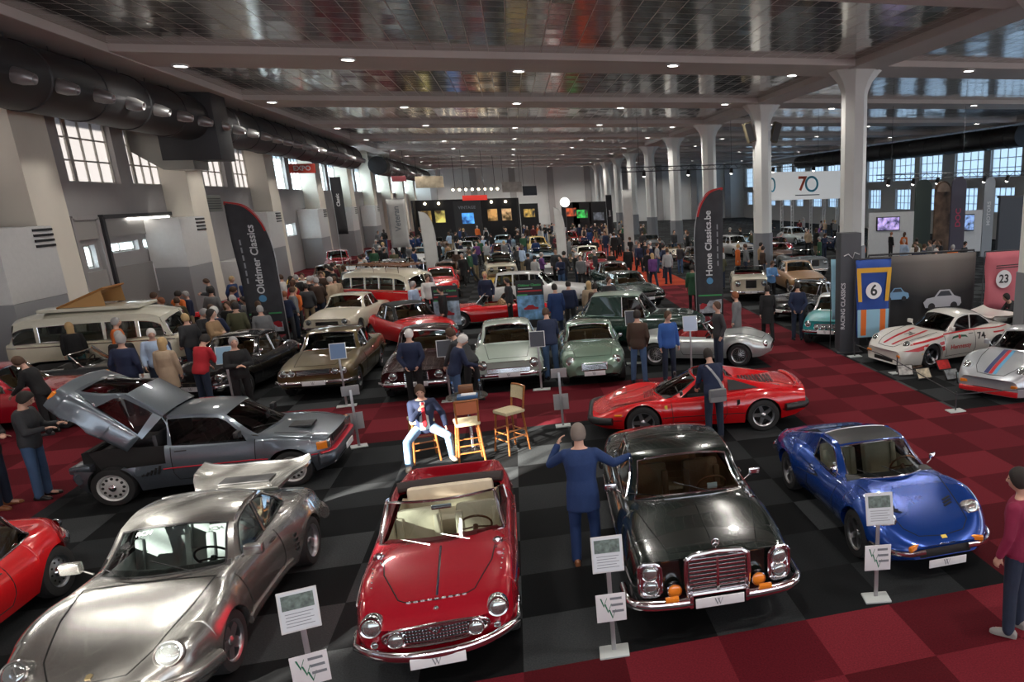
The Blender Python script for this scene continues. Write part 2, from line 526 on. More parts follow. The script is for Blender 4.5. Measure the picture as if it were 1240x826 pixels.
    # ---- surface details
    def trace(s, pts, how, sg=1, lift=0.):
        P = []
        for (a, b), (c, d) in zip(pts[:-1], pts[1:]):
            L = hypot(c - a, d - b); k = max(2, int(L / .05))
            for i in range(k): P.append((lerp(a, c, i / k), lerp(b, d, i / k)))
        P.append(pts[-1]); runs = [[]]
        for a, b in P:
            if how == 'side' and any(hypot(a - ax, b - s.R) < s.Ra + .008 for ax in s.axles):
                if runs[-1]: runs.append([])
                continue
            p, nn = {'top': s.top, 'side': lambda x, z: s.side(x, z, sg), 'front': s.front, 'rear': s.rear}[how](a, b)
            if p is None: continue
            if runs[-1] and (p - runs[-1][-1]).length > .25: runs.append([])
            runs[-1].append(p + nn * lift)
        return [r for r in runs if len(r) > 1]
    def lines(s, segs, r=.007, m=None, name='shut_line', how='top', sg=1, lift=0., seg=5):
        mb = MB()
        for pts in segs:
            for run in s.trace(pts, how, sg, lift): mb.tube(run, r, seg)
        return mb.build(name, m or GAP, s.root) if mb.v else None
    def line(s, pts, r=.007, m=None, name='shut_line', how='top', sg=1, lift=0., seg=5):
        return s.lines([pts], r, m, name, how, sg, lift, seg)
    def doors(s, x0, x1, z0=None, ztop=None, handle=None, hm=None):
        """door outlines on both flanks with a handle each"""
        for sg in (1, -1):
            zt = ztop or min(s.zs(x0), s.zs(x1)) - .03; zb = z0 or s.zb(0) + .06
            o = s.line([(x0, zt), (x0 - .03, zb + .1), (x0 - .02, zb), (x1 + .05, zb), (x1, zb + .12), (x1, zt)], .006, GAP, 'door', 'side', sg)
            hx = handle or x1 + .14
            p, n = s.side(hx, zt - .07, sg)
            if p is not None and o is not None:
                MB().tube([p + V((.08, 0, 0)) + n * .004, p + V((.06, 0, 0)) + n * .025, p + V((-.06, 0, 0)) + n * .025, p + V((-.08, 0, 0)) + n * .004], .009, 6).build('door_handle', hm or CHROME, o)
    def lamp(s, p, n, r, name='headlight', ring=CHROME, lens=LAMPGLASS, dome=.35, depth=.05, rw=.014):
        """round lamp at point p facing n"""
        M = Matrix.Translation(p) @ frame_to(n)
        o = MB().lathe([(r + rw, -depth), (r + rw, .0), (r + rw * .6, .012), (r, .008), (r * .98, -.004)], M, 28).build(name, ring, s.root)
        MB().lathe([(r, -.006)] + [(r * cos(a), r * dome * sin(a)) for a in lin(7, 0, pi / 2 * .999)], M, 28).build('lens', lens, o)
        return o
    def tray(s, pts3, r, m, name, flat=None, up=(0, 0, 1), parent=None, seg=8):
        return MB().tube(pts3, r, seg, flat=flat, up=up).build(name, m, parent or s.root)
    def bumper(s, z, off=.05, front=True, yend=None, h=.05, t=.03, m=None, name=None, wrap=.25, zcurve=0., n=21):
        """swept bumper following the shell in plan and round the corners"""
        q = s.front if front else s.rear
        d = 1 if front else -1
        hw = yend or s.hw(0) * .93
        hits = [(y, q(y, z)[0]) for y in lin(n, -hw, hw)]
        hits = [(y, p.x) for y, p in hits if p is not None and (p.x - (s.xf if front else s.xr)) * d > -.45]
        if len(hits) < 4: return None
        ye = max(abs(y) for y, _ in hits); ex = pchip([(abs(y) + 1e-4 * i, x) for i, (y, x) in enumerate(hits) if y >= 0])
        half = [V((ex(y) + d * off, y, z)) for y in lin(11, 0, ye)]
        x0 = half[-1].x - d * off
        for k in range(1, 6):
            x = x0 - d * wrap * k / 5
            if any(hypot(x - ax, z - s.R) < s.Ra + .03 for ax in s.axles): break
            p, nn = s.side(x, z, 1)
            if p is not None and p.y > half[-1].y - .02: half.append(V((p.x + nn.x * off, p.y + max(.3, nn.y) * off, z)))
        for i, p in enumerate(half): p.z = z + zcurve * (p.y / hw) ** 2
        pts = [V((p.x, -p.y, p.z)) for p in reversed(half[1:])] + half
        for it in range(2):
            pts = [pts[0]] + [(pts[i - 1] + pts[i] * 2 + pts[i + 1]) / 4 for i in range(1, len(pts) - 1)] + [pts[-1]]
        return s.tray(pts, 1., m or CHROME, name or ('front_bumper' if front else 'rear_bumper'), flat=(h, t), seg=12)
    def plate(s, x, z, w=.52, h=.11, rear=False, logo=True, y=0., tilt=0.):
        M = Matrix.Translation((x, y, z)) @ Matrix.Rotation(tilt, 4, 'Y')
        sg = -1 if rear else 1
        o = MB().box((0, 0, 0), (.012, w, h), M, .004).build('number_plate', PLATEWHITE, s.root)
        if logo:
            mb = MB()
            for k, dx in enumerate((-.03, .0)):
                c = V((sg * .0075, dx, 0))
                mb.add([c + V((0, -.03, .04)), c + V((0, -.018, .04)), c + V((0, .004, -.02)), c + V((0, 0, -.04))], [(0, 1, 2, 3)], M)
                mb.add([c + V((0, 0, -.04)), c + V((0, .004, -.02)), c + V((0, .024, .04)), c + V((0, .03, .04))], [(0, 1, 2, 3)], M)
            mb.build('emblem', GREY_INK, o)
        return o
    def mirror(s, x, y, z, sg=1, size=(.08, .13, .09), m=None, arm=.08, rnd=False):
        mb = MB()
        p = V((x, sg * (abs(y) + arm), z + .05))
        mb.cyl((x, sg * (abs(y) - .03), z - .02), p, .012, .01, 8)
        if rnd: mb.lathe([(.001, -.03), (.04, -.02), (.055, .005), (.05, .01), (.001, .012)], Matrix.Translation(p + V((0, 0, .03))) @ frame_to((-1, 0, 0)), 16)
        else: mb.box(p + V((0, sg * size[1] * .3, .02)), size, None, .025)
        return mb.build('wing_mirror', m or CHROME, s.root)
    def wipers(s, cab, y0s=(.45, -.15), L=.42):
        mb = MB()
        for y in y0s:
            a = s.glasspt(.04, y / cab['ybf']); b = s.glasspt(.28, (y - L) / cab['ybf'])
            mb.tube([a[0] + a[1] * .012, b[0] + b[1] * .018], .006, 5)
        mb.build('wiper', BLACKTRIM, s.root)
    # ---- greenhouse
    def cabin(s, col=None, glassm=None, trim=None, wins=None, pillar=.9, interior=TAN_LEATHER, dashm=None, roofm=None, seats=((-.05, .36), (-.05, -.36)), rear_seat=None, wheel_y=.36, seat_h=.62, clamx=None):
        cab = s.P['cab']; gm = glassm or GLASS
        zf = pchip(cab['prof']); ye = pchip(cab['ye']); s.cab_z = zf; s.cab_y = ye
        wb, rf, rr, bb = cab['wb'], cab['rf'], cab['rr'], cab['bb']
        cr = cab.get('crown', .04); wbc, bbc = cab.get('wbc', .22), cab.get('bbc', .15)
        rfc, rrc = cab.get('rfc', .05), cab.get('rrc', .03)
        us = [wb, wb - .035] + lin(7, wb - .035, rf + .05)[1:] + [rf] + lin(8, rf, rr)[1:] + lin(7, rr, bb + .06)[1:] + [bb]
        us = [wb] + [u for i, u in enumerate(us[1:])]
        setb = pchip([(wb, wbc), (rf, rfc), (rr, -rrc), (bb, -bbc)])
        # edge drop: at bases the edge meets the shell
        def edge(x):
            zc = zf(x); xe = x - setb(x); y = ye(x)
            p, n = s.top(xe, y)
            ze = zc - cr
            zb = p.z if p else zc - cr
            if x >= rf: t = (wb - x) / (wb - rf)
            elif x <= rr: t = (x - bb) / (rr - bb)
            else: t = 1
            ze = lerp(zb - .004, zf(x) - cr, min(1, t) ** .92) if t < 1 else zc - cr
            return V((xe, y, ze))
        def pt(x, v):
            e = edge(x); zc = zf(x)
            return V((x + (e.x - x) * v * v, e.y * v, zc + (e.z - zc) * abs(v) ** 2.3))
        s.cabpt = pt
        def glasspt(t, v):
            x = lerp(wb, rf, t); a = pt(x, v); b = pt(lerp(wb, rf, t + .05), v); c = pt(x, v + .05)
            n = (b - a).cross(c - a); n.normalize(); n = n if n.x > 0 or n.z > 0 else -n
            return a, n
        s.glasspt = glasspt
        vs = sorted(set([-1, 1] + lin(11, -pillar, pillar) + [-(1 + pillar) / 2, (1 + pillar) / 2]))
        rows = [[pt(x, v) for v in vs] for x in us]
        groups = {}
        for i in range(len(us) - 1):
            xm = (us[i] + us[i + 1]) / 2
            for j in range(len(vs) - 1):
                vm = (vs[j] + vs[j + 1]) / 2
                k = 'frame'
                inb = abs(vm) < pillar
                if xm > rf + .03 and xm < wb - .03 and inb: k = 'windshield'
                elif xm < rr - .03 and xm > bb + .05 and inb and cab.get('rearglass', True): k = 'rear_window'
                elif rf >= xm >= rr and cab.get('targa') and inb and cab['targa'][0] < xm < cab['targa'][1]: k = 'roof_panel'
                groups.setdefault(k, []).append((i, j))
        s.frame_mb = None
        n = len(vs)
        allv = [p for r in rows for p in r]
        def sub(cells):
            m = MB(); m.v = [tuple(p) for p in allv]; m.f = [(i * n + j, i * n + j + 1, (i + 1) * n + j + 1, (i + 1) * n + j) for i, j in cells]; m.m = [0] * len(m.f); return m
        fm = sub(groups['frame'])
        # sides
        exs = sorted([(edge(x)) for x in us], key=lambda p: p.x)
        exz = pchip([(p.x + 1e-5 * i, p.z) for i, p in enumerate(exs)]); exy = pchip([(p.x + 1e-5 * i, p.y) for i, p in enumerate(exs)])
        xa, xb = exs[-1].x, exs[0].x
        ybf, ybr = cab['ybf'], cab['ybr']
        def ybelt(x): return lerp(ybr, ybf, (x - xb) / (xa - xb))
        def zbelt(x):
            p, q = s.top(x, ybelt(x)); return (p.z if p else s.zs(x)) - .006
        def m3(x, z, sg):
            zb_, ze = zbelt(x), exz(x)
            t = max(0, min(1, (z - zb_) / max(ze - zb_, .02)))
            bul = .025 * sin(pi * t)
            return V((x, sg * (lerp(ybelt(x), exy(x), t) + bul * min(1, (ze - zb_) / .2)), z))
        s.m3 = m3; s.exz = exz; s.zbelt = zbelt
        top = [(x, exz(x)) for x in [lerp(xa, xb, i / 36) for i in range(37)]]
        bot = [(x, min(zbelt(x), exz(x) - .002)) for x in [lerp(xb, xa, i / 24) for i in range(1, 24)]]
        outline = top + bot
        wl = []
        for w in (wins if wins is not None else cab['wins']):
            x0, x1 = w[0], w[1]; sa = w[2] if len(w) > 2 else 0; sb = w[3] if len(w) > 3 else 0
            mt = w[4] if len(w) > 4 else .045; mbm = w[5] if len(w) > 5 else .02
            up, dn = [], []
            for t in lin(15):
                xl = lerp(x0, x1, t); h = exz(xl) - zbelt(xl)
                xu = lerp(x0 + sa * h, x1 + sb * h, t)
                zl = zbelt(xl) + mbm; zu = exz(xu) - mt
                dn.append((xl, zl)); up.append((xu, zu))
            poly = []
            ok = [i for i in range(15) if up[i][1] > dn[i][1] + .015]
            if len(ok) < 2: continue
            poly = [dn[i] for i in ok] + [up[i] for i in reversed(ok)]
            wl.append(poly)
        for sg in (1, -1):
            polys = [[V((x, z, 0)) for x, z in outline]] + [[V((x, z, 0)) for x, z in w] for w in wl]
            flat = [p for q in polys for p in q]
            tri = tessellate_polygon(polys)
            o = len(fm.v); fm.v += [tuple(m3(p.x, p.y, sg)) for p in flat]
            fm.f += [tuple(o + i for i in t) for t in tri]; fm.m += [0] * len(tri)
        par = s.root
        if isinstance(roofm, tuple):
            fm.m = [1 if abs((V(fm.v[f[1]]) - V(fm.v[f[0]])).cross(V(fm.v[f[2]]) - V(fm.v[f[0]])).normalized().z) > .62 else 0 for f in fm.f]
        s.greenhouse = s.mk(fm, 'roof', list(roofm) if isinstance(roofm, tuple) else [roofm or col or (s.col[0] if isinstance(s.col, (list, tuple)) else s.col)], fix=True, ang=35)
        for k in ('windshield', 'rear_window', 'roof_panel'):
            if k in groups:
                g = s.mk(sub(groups[k]), k, [gm if k != 'roof_panel' else BLACKTRIM])
                if trim and k != 'roof_panel':
                    cells = groups[k]; i0, i1 = min(c[0] for c in cells), max(c[0] for c in cells) + 1
                    j0, j1 = min(c[1] for c in cells), max(c[1] for c in cells) + 1
                    loop = [rows[i0][j] for j in range(j0, j1)] + [rows[i][j1] for i in range(i0, i1)] + [rows[i1][j] for j in range(j1, j0, -1)] + [rows[i][j0] for i in range(i1, i0, -1)]
                    MB().tube(loop, .013, 6, True).build('window_trim', trim, g)
        for sg in (1, -1):
            for w in wl:
                vs3 = [m3(x, z, sg) for x, z in w]
                tri = tessellate_polygon([[V((x, z, 0)) for x, z in w]])
                g = MB().add(vs3, tri).build('side_window', gm, s.root)
                if trim: MB().tube(vs3, .010, 6, True).build('window_trim', trim, g)
        s.interior(interior, dashm, seats, rear_seat, wheel_y, seat_h)
    def interior(s, m, dashm=None, seats=((-.05, .36), (-.05, -.36)), rear_seat=None, wheel_y=.36, seat_h=.62, tubx=None):
        cab = s.P.get('cab'); o = s.P.get('open') or (cab['bb'] + .03, cab['wb'] - .10, cab['ybr'] - .03, cab['ybf'] - .03)
        x0, x1 = (tubx or (o[0], o[1] + .05))
        rows = []
        for x in lin(14, x0, x1):
            y = max(.2, lerp(o[2], o[3], (x - o[0]) / (o[1] - o[0])) - .02); zt = s.zs(x) - .05
            if x > x1 - .02 or x < x0 + .02: rows.append([(x, y, zt), (x, y * .95, zt - .01), (x, -y * .95, zt - .01), (x, -y, zt)])
            else: rows.append([(x, y, zt), (x, y * .9, .32), (x, -y * .9, .32), (x, -y, zt)])
        MB().grid(rows).build('cabin_lining', m, s.root, ang=30)
        dm = dashm or BLACK_LEATHER
        yd = o[3] - .05; zd = s.zs(o[1]) + .0
        d = MB(); d.tube([(o[1] - .10 - .10 * (abs(v)) ** 2, yd * v, zd - .05) for v in lin(9, -1, 1)], 1., 8, flat=(.075, .15), up=(0, 0, 1))
        d.build('dashboard', dm, s.root)
        if wheel_y is not None:
            c = V((o[1] - .42, wheel_y, zd - .02)); M = Matrix.Translation(c) @ frame_to((-.85, 0, .5))
            w = MB(); w.tube([M @ V((.185 * cos(a), .185 * sin(a), 0)) for a in lin(25, 0, 2 * pi)[:-1]], .013, 6, True)
            for a in (pi / 2 + 1.9, pi / 2 - 1.9, pi / 2 + pi): w.cyl(M @ V((0, 0, -.02)), M @ V((.18 * cos(a), .18 * sin(a), 0)), .011, seg=6)
            w.cyl(M @ V((0, 0, -.22)), M @ V((0, 0, 0)), .03, seg=10)
            w.build('steering_wheel', WOODRIM if m in (CREAM_LEATHER, TAN_LEATHER) else BLACK_LEATHER, s.root)
        for sx, sy in seats: s.seat(sx, sy, m, seat_h)
        if rear_seat is not None: s.seat(rear_seat, 0, m, seat_h - .04, .48)
    def seat(s, x, y, m, h=.62, w=.25):
        mb = MB()
        mb.box((x + .05, y, .40), (.50, 2 * w, .16), None, .06)
        M = Matrix.Translation((x - .22, y, .42)) @ Matrix.Rotation(-.28, 4, 'Y')
        mb.box((0, 0, h / 2), (.15, 2 * w, h), M, .065)
        for k in (-1, 1): mb.box((.05, k * w * .86, h * .45), (.12, .09, h * .75), M, .035)
        mb.build('seat', m, s.root)
# ================================================================= the individual cars
P_SILVER = paint('silver', (.37, .37, .35), .85, .26)
P_REDC = paint('deep_red', (.36, .006, .018), .15, .25)
P_RED = paint('bright_red', (.62, .008, .012), .0, .25)
P_BLUE = paint('metallic_blue', (.008, .055, .30), .45, .25)
P_BLACKGREEN = paint('black_green', (.006, .012, .010), .1, .2)
P_GREYBLUE = paint('grey_blue', (.15, .18, .21), .6, .3)
P_GREYDARK = paint('grey_lower', (.09, .105, .125), .5, .35)

def chrome_loop(c, pts, r, name, m=CHROME, parent=None):
    return MB().tube(pts, r, 8, True).build(name, m, parent or c.root)

def car_930():
    P = dict(wb=2.272, R=.315, Ra=.345, tr=(1.45, 1.53), tw=(.21, .27), flare=(.03, .035), flw=.16, rim='fuchs', alloy=ALLOY, tuck=.9, si=.90, gp=3.2, mid=.45, sm=4,
        hw=[(2.06, .60), (1.98, .70), (1.75, .79), (1.15, .855), (.6, .825), (-.3, .82), (-.7, .85), (-1.13, .89), (-1.7, .85), (-2.1, .74), (-2.24, .62)],
        zt=[(2.06, .52), (1.9, .575), (1.6, .67), (1.1, .78), (.62, .87), (0, .87), (-1.0, .92), (-1.5, .90), (-1.9, .80), (-2.24, .62)],
        zs=[(2.06, .50), (1.95, .60), (1.75, .72), (1.3, .82), (.8, .855), (.3, .85), (-.5, .86), (-1.0, .90), (-1.5, .86), (-1.9, .78), (-2.24, .60)],
        zb=[(2.06, .26), (1.8, .20), (1.0, .19), (-1.0, .19), (-1.9, .24), (-2.24, .36)], bowf=.20, bowr=.2,
        cab=dict(wb=.72, rf=.08, rr=-.72, bb=-1.62, prof=[(.72, .875), (.40, 1.09), (.08, 1.24), (-.3, 1.305), (-.72, 1.27), (-1.2, 1.09), (-1.62, .90)],
                 ye=[(.72, .66), (.08, .555), (-.72, .53), (-1.62, .50)], ybf=.70, ybr=.66, wbc=.26, rfc=.06, rrc=.0, bbc=.0, crown=.05,
                 wins=[(.40, -.30, -.5, -.15, .05, .02), (-.36, -1.05, -.15, .5, .05, .02)]))
    c = Car('sports_coupe', 'silver rear-engined coupe with a whale-tail spoiler, front at the lower left', P, P_SILVER)
    c.cabin(glassm=GLASS, trim=BLACKTRIM, interior=GREY_LEATHER, rear_seat=-.75, seats=((.0, .36), (.0, -.36)))
    for sg in (1, -1):
        p, n = c.top(1.80, sg * .60)
        if p: c.lamp(p + V((.02, 0, .012)), V((.80, sg * .12, .58)), .10, depth=.12, rw=.024, ring=P_SILVER)
        q, n = c.front(sg * .52, .42)
        if q: MB().box((0, 0, 0), (.05, .22, .085), Matrix.Translation(q) @ Matrix.Rotation(-sg * .35, 4, 'Z'), .015).build('front_indicator', AMBER, c.root)
    c.bumper(.40, .03, True, .70, .075, .05, P_SILVER, wrap=.35)
    c.bumper(.36, .055, True, .70, .02, .035, BLACKTRIM, 'bumper_strip', wrap=.35)
    c.bumper(.42, .04, False, .72, .085, .06, P_SILVER, wrap=.3)
    # luggage lid, doors, engine lid
    c.lines([[(.74, .60), (1.2, .56), (1.7, .44), (1.93, .30), (1.965, 0), (1.93, -.30), (1.7, -.44), (1.2, -.56), (.74, -.60), (.72, 0), (.74, .60)]], .007)
    p, n = c.top(1.90, 0); MB().prism([(-.022, -.028), (.022, -.028), (.025, .02), (0, .033), (-.025, .02)], 0, .008, Matrix.Translation(p) @ frame_to(n)).build('bonnet_badge', GOLDALLOY, c.root)
    c.doors(.66, -.42, .30, .82, -.28, BLACKTRIM)
    for sg in (1, -1):
        c.mirror(.42, .70, .90, sg, (.09, .19, .12), P_SILVER, .10)
        pts = [c.side(x, .30 + .0, sg) for x in lin(12, -.60, .72)]
        pts = [p + n * .01 for p, n in pts if p]
        c.tray(pts, 1., P_SILVER, 'sill', flat=(.05, .03))
        # intake ahead of the flared rear arch
        q = MB()
        for k in range(4):
            a, n1 = c.side(-.74, .42 + .06 * k, sg); b, n2 = c.side(-.66, .42 + .06 * k, sg)
            if a and b: q.box((a + b) / 2 + n1 * .003, (.07, .012, .035))
        if q.v: q.build('side_intake', BLACKTRIM, c.root)
    # whale tail
    m = MB(); pl = []
    for k in range(2):
        rows = []
        for x, z, w in ((-1.45, .98, .48), (-1.7, .99, .60), (-1.95, 1.0, .69), (-2.12, 1.02, .70), (-2.22, 1.07, .66)):
            rows.append([(x - .05 * (1 - abs(v)), w * v, z + (.09 * abs(v) ** 5 if x < -1.6 else 0) - (.045 if k else 0)) for v in lin(17, -1, 1)])
        pl.append(rows)
    m.grid(pl[0]); m.grid([list(reversed(r)) for r in pl[1]])
    for a, b in ((0, 0), (4, 4)):
        m.grid([pl[0][a], pl[1][a]])
    for j in (0, 16): m.grid([[r[j] for r in pl[0]], [r[j] for r in pl[1]]])
    m.box((-1.7, 0, .93), (.45, .8, .12), None, .03)
    m.build('spoiler', P_SILVER, c.root)
    MB().box((-1.78, 0, 1.005), (.26, .62, .02), None, .008).build('spoiler_grille', BLACKTRIM, c.root)
    MB().tube([(-2.27 + .05 * abs(v), .66 * v, 1.07 + .075 * abs(v) ** 5) for v in lin(17, -1, 1)], .022, 8).build('spoiler_lip', BLACKTRIM, c.root)
    c.wipers(P['cab'], (.35, -.25))
    # windscreen lettering strip
    t = text_mb('RCH', .12, .004)
    m = MB()
    for v in t.v:
        q = c.cabpt(.72 - .64 * (.80 + v[1] * .9), -.44 - (-v[0] * -.0) + (v[0]) * 1.2); m.v.append((q.x + .012, q.y, q.z + .008))
    m.f = t.f; m.m = t.m; m.build('windscreen_lettering', PLATEWHITE, c.root)
    # roll cage
    cg = MB()
    for sg in (1, -1):
        cg.tube([(-.55, sg * .5, .4), (-.55, sg * .50, 1.0), (-.50, sg * .40, 1.17), (-.5, 0, 1.19)], .02, 8)
        cg.tube([(-.55, sg * .48, 1.02), (-1.1, sg * .40, .8)], .018, 8)
    cg.build('roll_cage', PLATEWHITE, c.root)
    return c

def car_merc():
    P = dict(wb=2.75, R=.325, Ra=.36, tr=1.49, tw=.19, rim='steel', tuck=.90, si=.90, gp=2., mid=.55, sm=3, fp=2.0,
        hw=[(2.20, .84), (2.1, .875), (1.5, .905), (0, .92), (-1.5, .90), (-2.3, .80), (-2.70, .70)],
        zt=[(2.20, .90), (1.9, .945), (1.4, .99), (.95, 1.03), (0, 1.0), (-1.0, 1.0), (-2.0, .93), (-2.70, .80)],
        zs=[(2.20, .87), (1.8, .91), (1.0, .945), (0, .945), (-1.2, .945), (-2.1, .88), (-2.70, .76)],
        zb=[(2.20, .40), (2.0, .30), (1.0, .24), (-1.0, .24), (-2.0, .30), (-2.70, .42)], bowf=.10, bowr=.10, bowlen=.5,
        cab=dict(wb=.92, rf=.30, rr=-.85, bb=-1.55, prof=[(.92, 1.03), (.6, 1.24), (.30, 1.385), (-.2, 1.435), (-.85, 1.38), (-1.2, 1.22), (-1.55, .995)],
                 ye=[(.92, .74), (.3, .62), (-.85, .60), (-1.55, .62)], ybf=.79, ybr=.74, wbc=.22, rfc=.06, bbc=.30, rrc=.06, crown=.05,
                 wins=[(.58, -.35, -.62, 0, .05, .015), (-.37, -1.0, 0, .55, .05, .015)]))
    c = Car('luxury_coupe', 'black-green luxury coupe with a tall chrome grille', P, P_BLACKGREEN)
    c.cabin(trim=CHROME, interior=TAN_LEATHER, dashm=WOODRIM, rear_seat=-.95, seats=((.0, .36), (.0, -.36)))
    # radiator grille
    xg = 2.20
    g = MB()
    w0, w1 = .33, .30
    out = [(w0, .50), (w0 + .01, .70), (w0, .90), (w1 - .04, .945), (0, .965), (-w1 + .04, .945), (-w0, .90), (-w0 - .01, .70), (-w0, .50)]
    fr = MB()
    fr.tube([(xg + .05, y, z) for y, z in out], 1., 8, True, flat=(.03, .028), up=(1, 0, 0))
    fr.prism([(y, z) for y, z in out], 0, .035, Matrix.Translation((xg, 0, 0)) @ Matrix(((0, 0, 1, 0), (1, 0, 0, 0), (0, 1, 0, 0), (0, 0, 0, 1))))
    shell = fr.build('radiator_grille', CHROME, c.root)
    MB().prism([(y * .9, .52 + (z - .5) * .86) for y, z in out], .036, .04, Matrix.Translation((xg, 0, 0)) @ Matrix(((0, 0, 1, 0), (1, 0, 0, 0), (0, 1, 0, 0), (0, 0, 0, 1)))).build('grille_backing', GRILLE_DARK, shell)
    b = MB()
    for k in range(9): b.box((xg + .05, 0, .53 + k * .045), (.02, .60, .024), None, .004)
    b.box((xg + .06, 0, .71), (.025, .03, .40), None, .005)
    b.build('grille_bar', CHROME, shell)
    st = MB(); M = Matrix.Translation((xg - .01, 0, 1.03)) @ frame_to((1, 0, .1))
    st.tube([M @ V((.04 * cos(a), .04 * sin(a), 0)) for a in lin(25, 0, 2 * pi)[:-1]], .0055, 6, True)
    for k in range(3):
        a = pi / 2 + k * 2 * pi / 3; st.tube([M @ V((0, 0, 0)), M @ V((.04 * cos(a), .04 * sin(a), 0))], [.008, .002], 6)
    st.cyl((xg - .01, 0, .955), (xg - .01, 0, .995), .008, seg=8)
    st.build('bonnet_star', CHROME, c.root)
    for sg in (1, -1):
        # stacked lamps in one tall chrome bezel
        bz = MB(); pts = []
        for a in lin(29, 0, 2 * pi)[:-1]:
            y = .115 * max(-1, min(1, 1.25 * cos(a))); z = .185 * max(-1, min(1, 1.15 * sin(a)))
            pts.append((2.175 - .16 * max(0, (.70 + y - .62)) , sg * (.70 + y), .68 + z))
        bz.tube(pts, .020, 8, True); hb = bz.build('headlight', CHROME, c.root)
        MB().add([(p[0] - .012, p[1], p[2]) for p in pts], [tuple(range(len(pts)))]).build('bezel_panel', CHROME, hb)
        c.lamp(V((2.175, sg * .70, .765)), V((1, sg * .12, .05)), .080, 'lamp', rw=.012)
        c.lamp(V((2.175, sg * .70, .595)), V((1, sg * .12, 0)), .072, 'lamp', rw=.012)
        c.lamp(V((2.215, sg * .455, .555)), V((1, 0, .03)), .068, 'fog_lamp', lens=AMBER, rw=.014)
        # two piece bumper
        pts = [V((2.30, sg * .28, .44)), V((2.30, sg * .40, .44)), V((2.27, sg * .68, .44)), V((2.20, sg * .86, .445)), V((2.08, sg * .935, .45)), V((1.80, sg * .95, .45))]
        pts = [V((pchip([(i, p[0]) for i, p in enumerate(pts)])(t), pchip([(i, p[1]) for i, p in enumerate(pts)])(t), pchip([(i, p[2]) for i, p in enumerate(pts)])(t))) for t in lin(18, 0, 5)]
        c.tray(pts, 1., CHROME, 'front_bumper', flat=(.062, .045), seg=12)
        c.tray([V((p.x + .035, p.y + .01 * sg, p.z)) for p in pts[:13]], 1., BLACKTRIM, 'bumper_strip', flat=(.012, .015))
        MB().box((2.315, sg * .50, .515), (.05, .14, .05), None, .012).build('front_indicator', AMBER, c.root)
        MB().box((2.30, sg * .30, .46), (.09, .05, .15), None, .02).build('overrider', CHROME, c.root)
    c.bumper(.45, .07, False, .84, .07, .045, wrap=.4)
    c.lines([[(.95, .70), (1.5, .60), (2.05, .48)], [(.95, -.70), (1.5, -.60), (2.05, -.48)], [(2.06, .46), (2.09, 0), (2.06, -.46)]], .006)
    c.line([(2.1, 0), (1.3, 0), (1.0, 0)], .006, P_BLACKGREEN, 'bonnet_crease')
    c.doors(.72, -.38, .34, .90, -.22)
    for sg in (1, -1):
        c.mirror(.42, .82, .98, sg, (.04, .15, .10), CHROME, .06)
        c.line([(2.0, .60), (1.0, .63), (-1.0, .63), (-2.4, .60)], .008, CHROME, 'side_moulding', 'side', sg, lift=.004)
        c.line([(1.85, .30), (0, .27), (-1.9, .30)], .012, CHROME, 'sill_trim', 'side', sg)
    c.wipers(P['cab'], (.25, -.35), .45)
    c.plate(2.345, .44, .52, .11)
    MB().box((.72, .30, 1.05), (.02, .12, .07), Matrix.Rotation(0, 4, 'Y')).build('dash_card', PLATEWHITE, c.root)
    return c

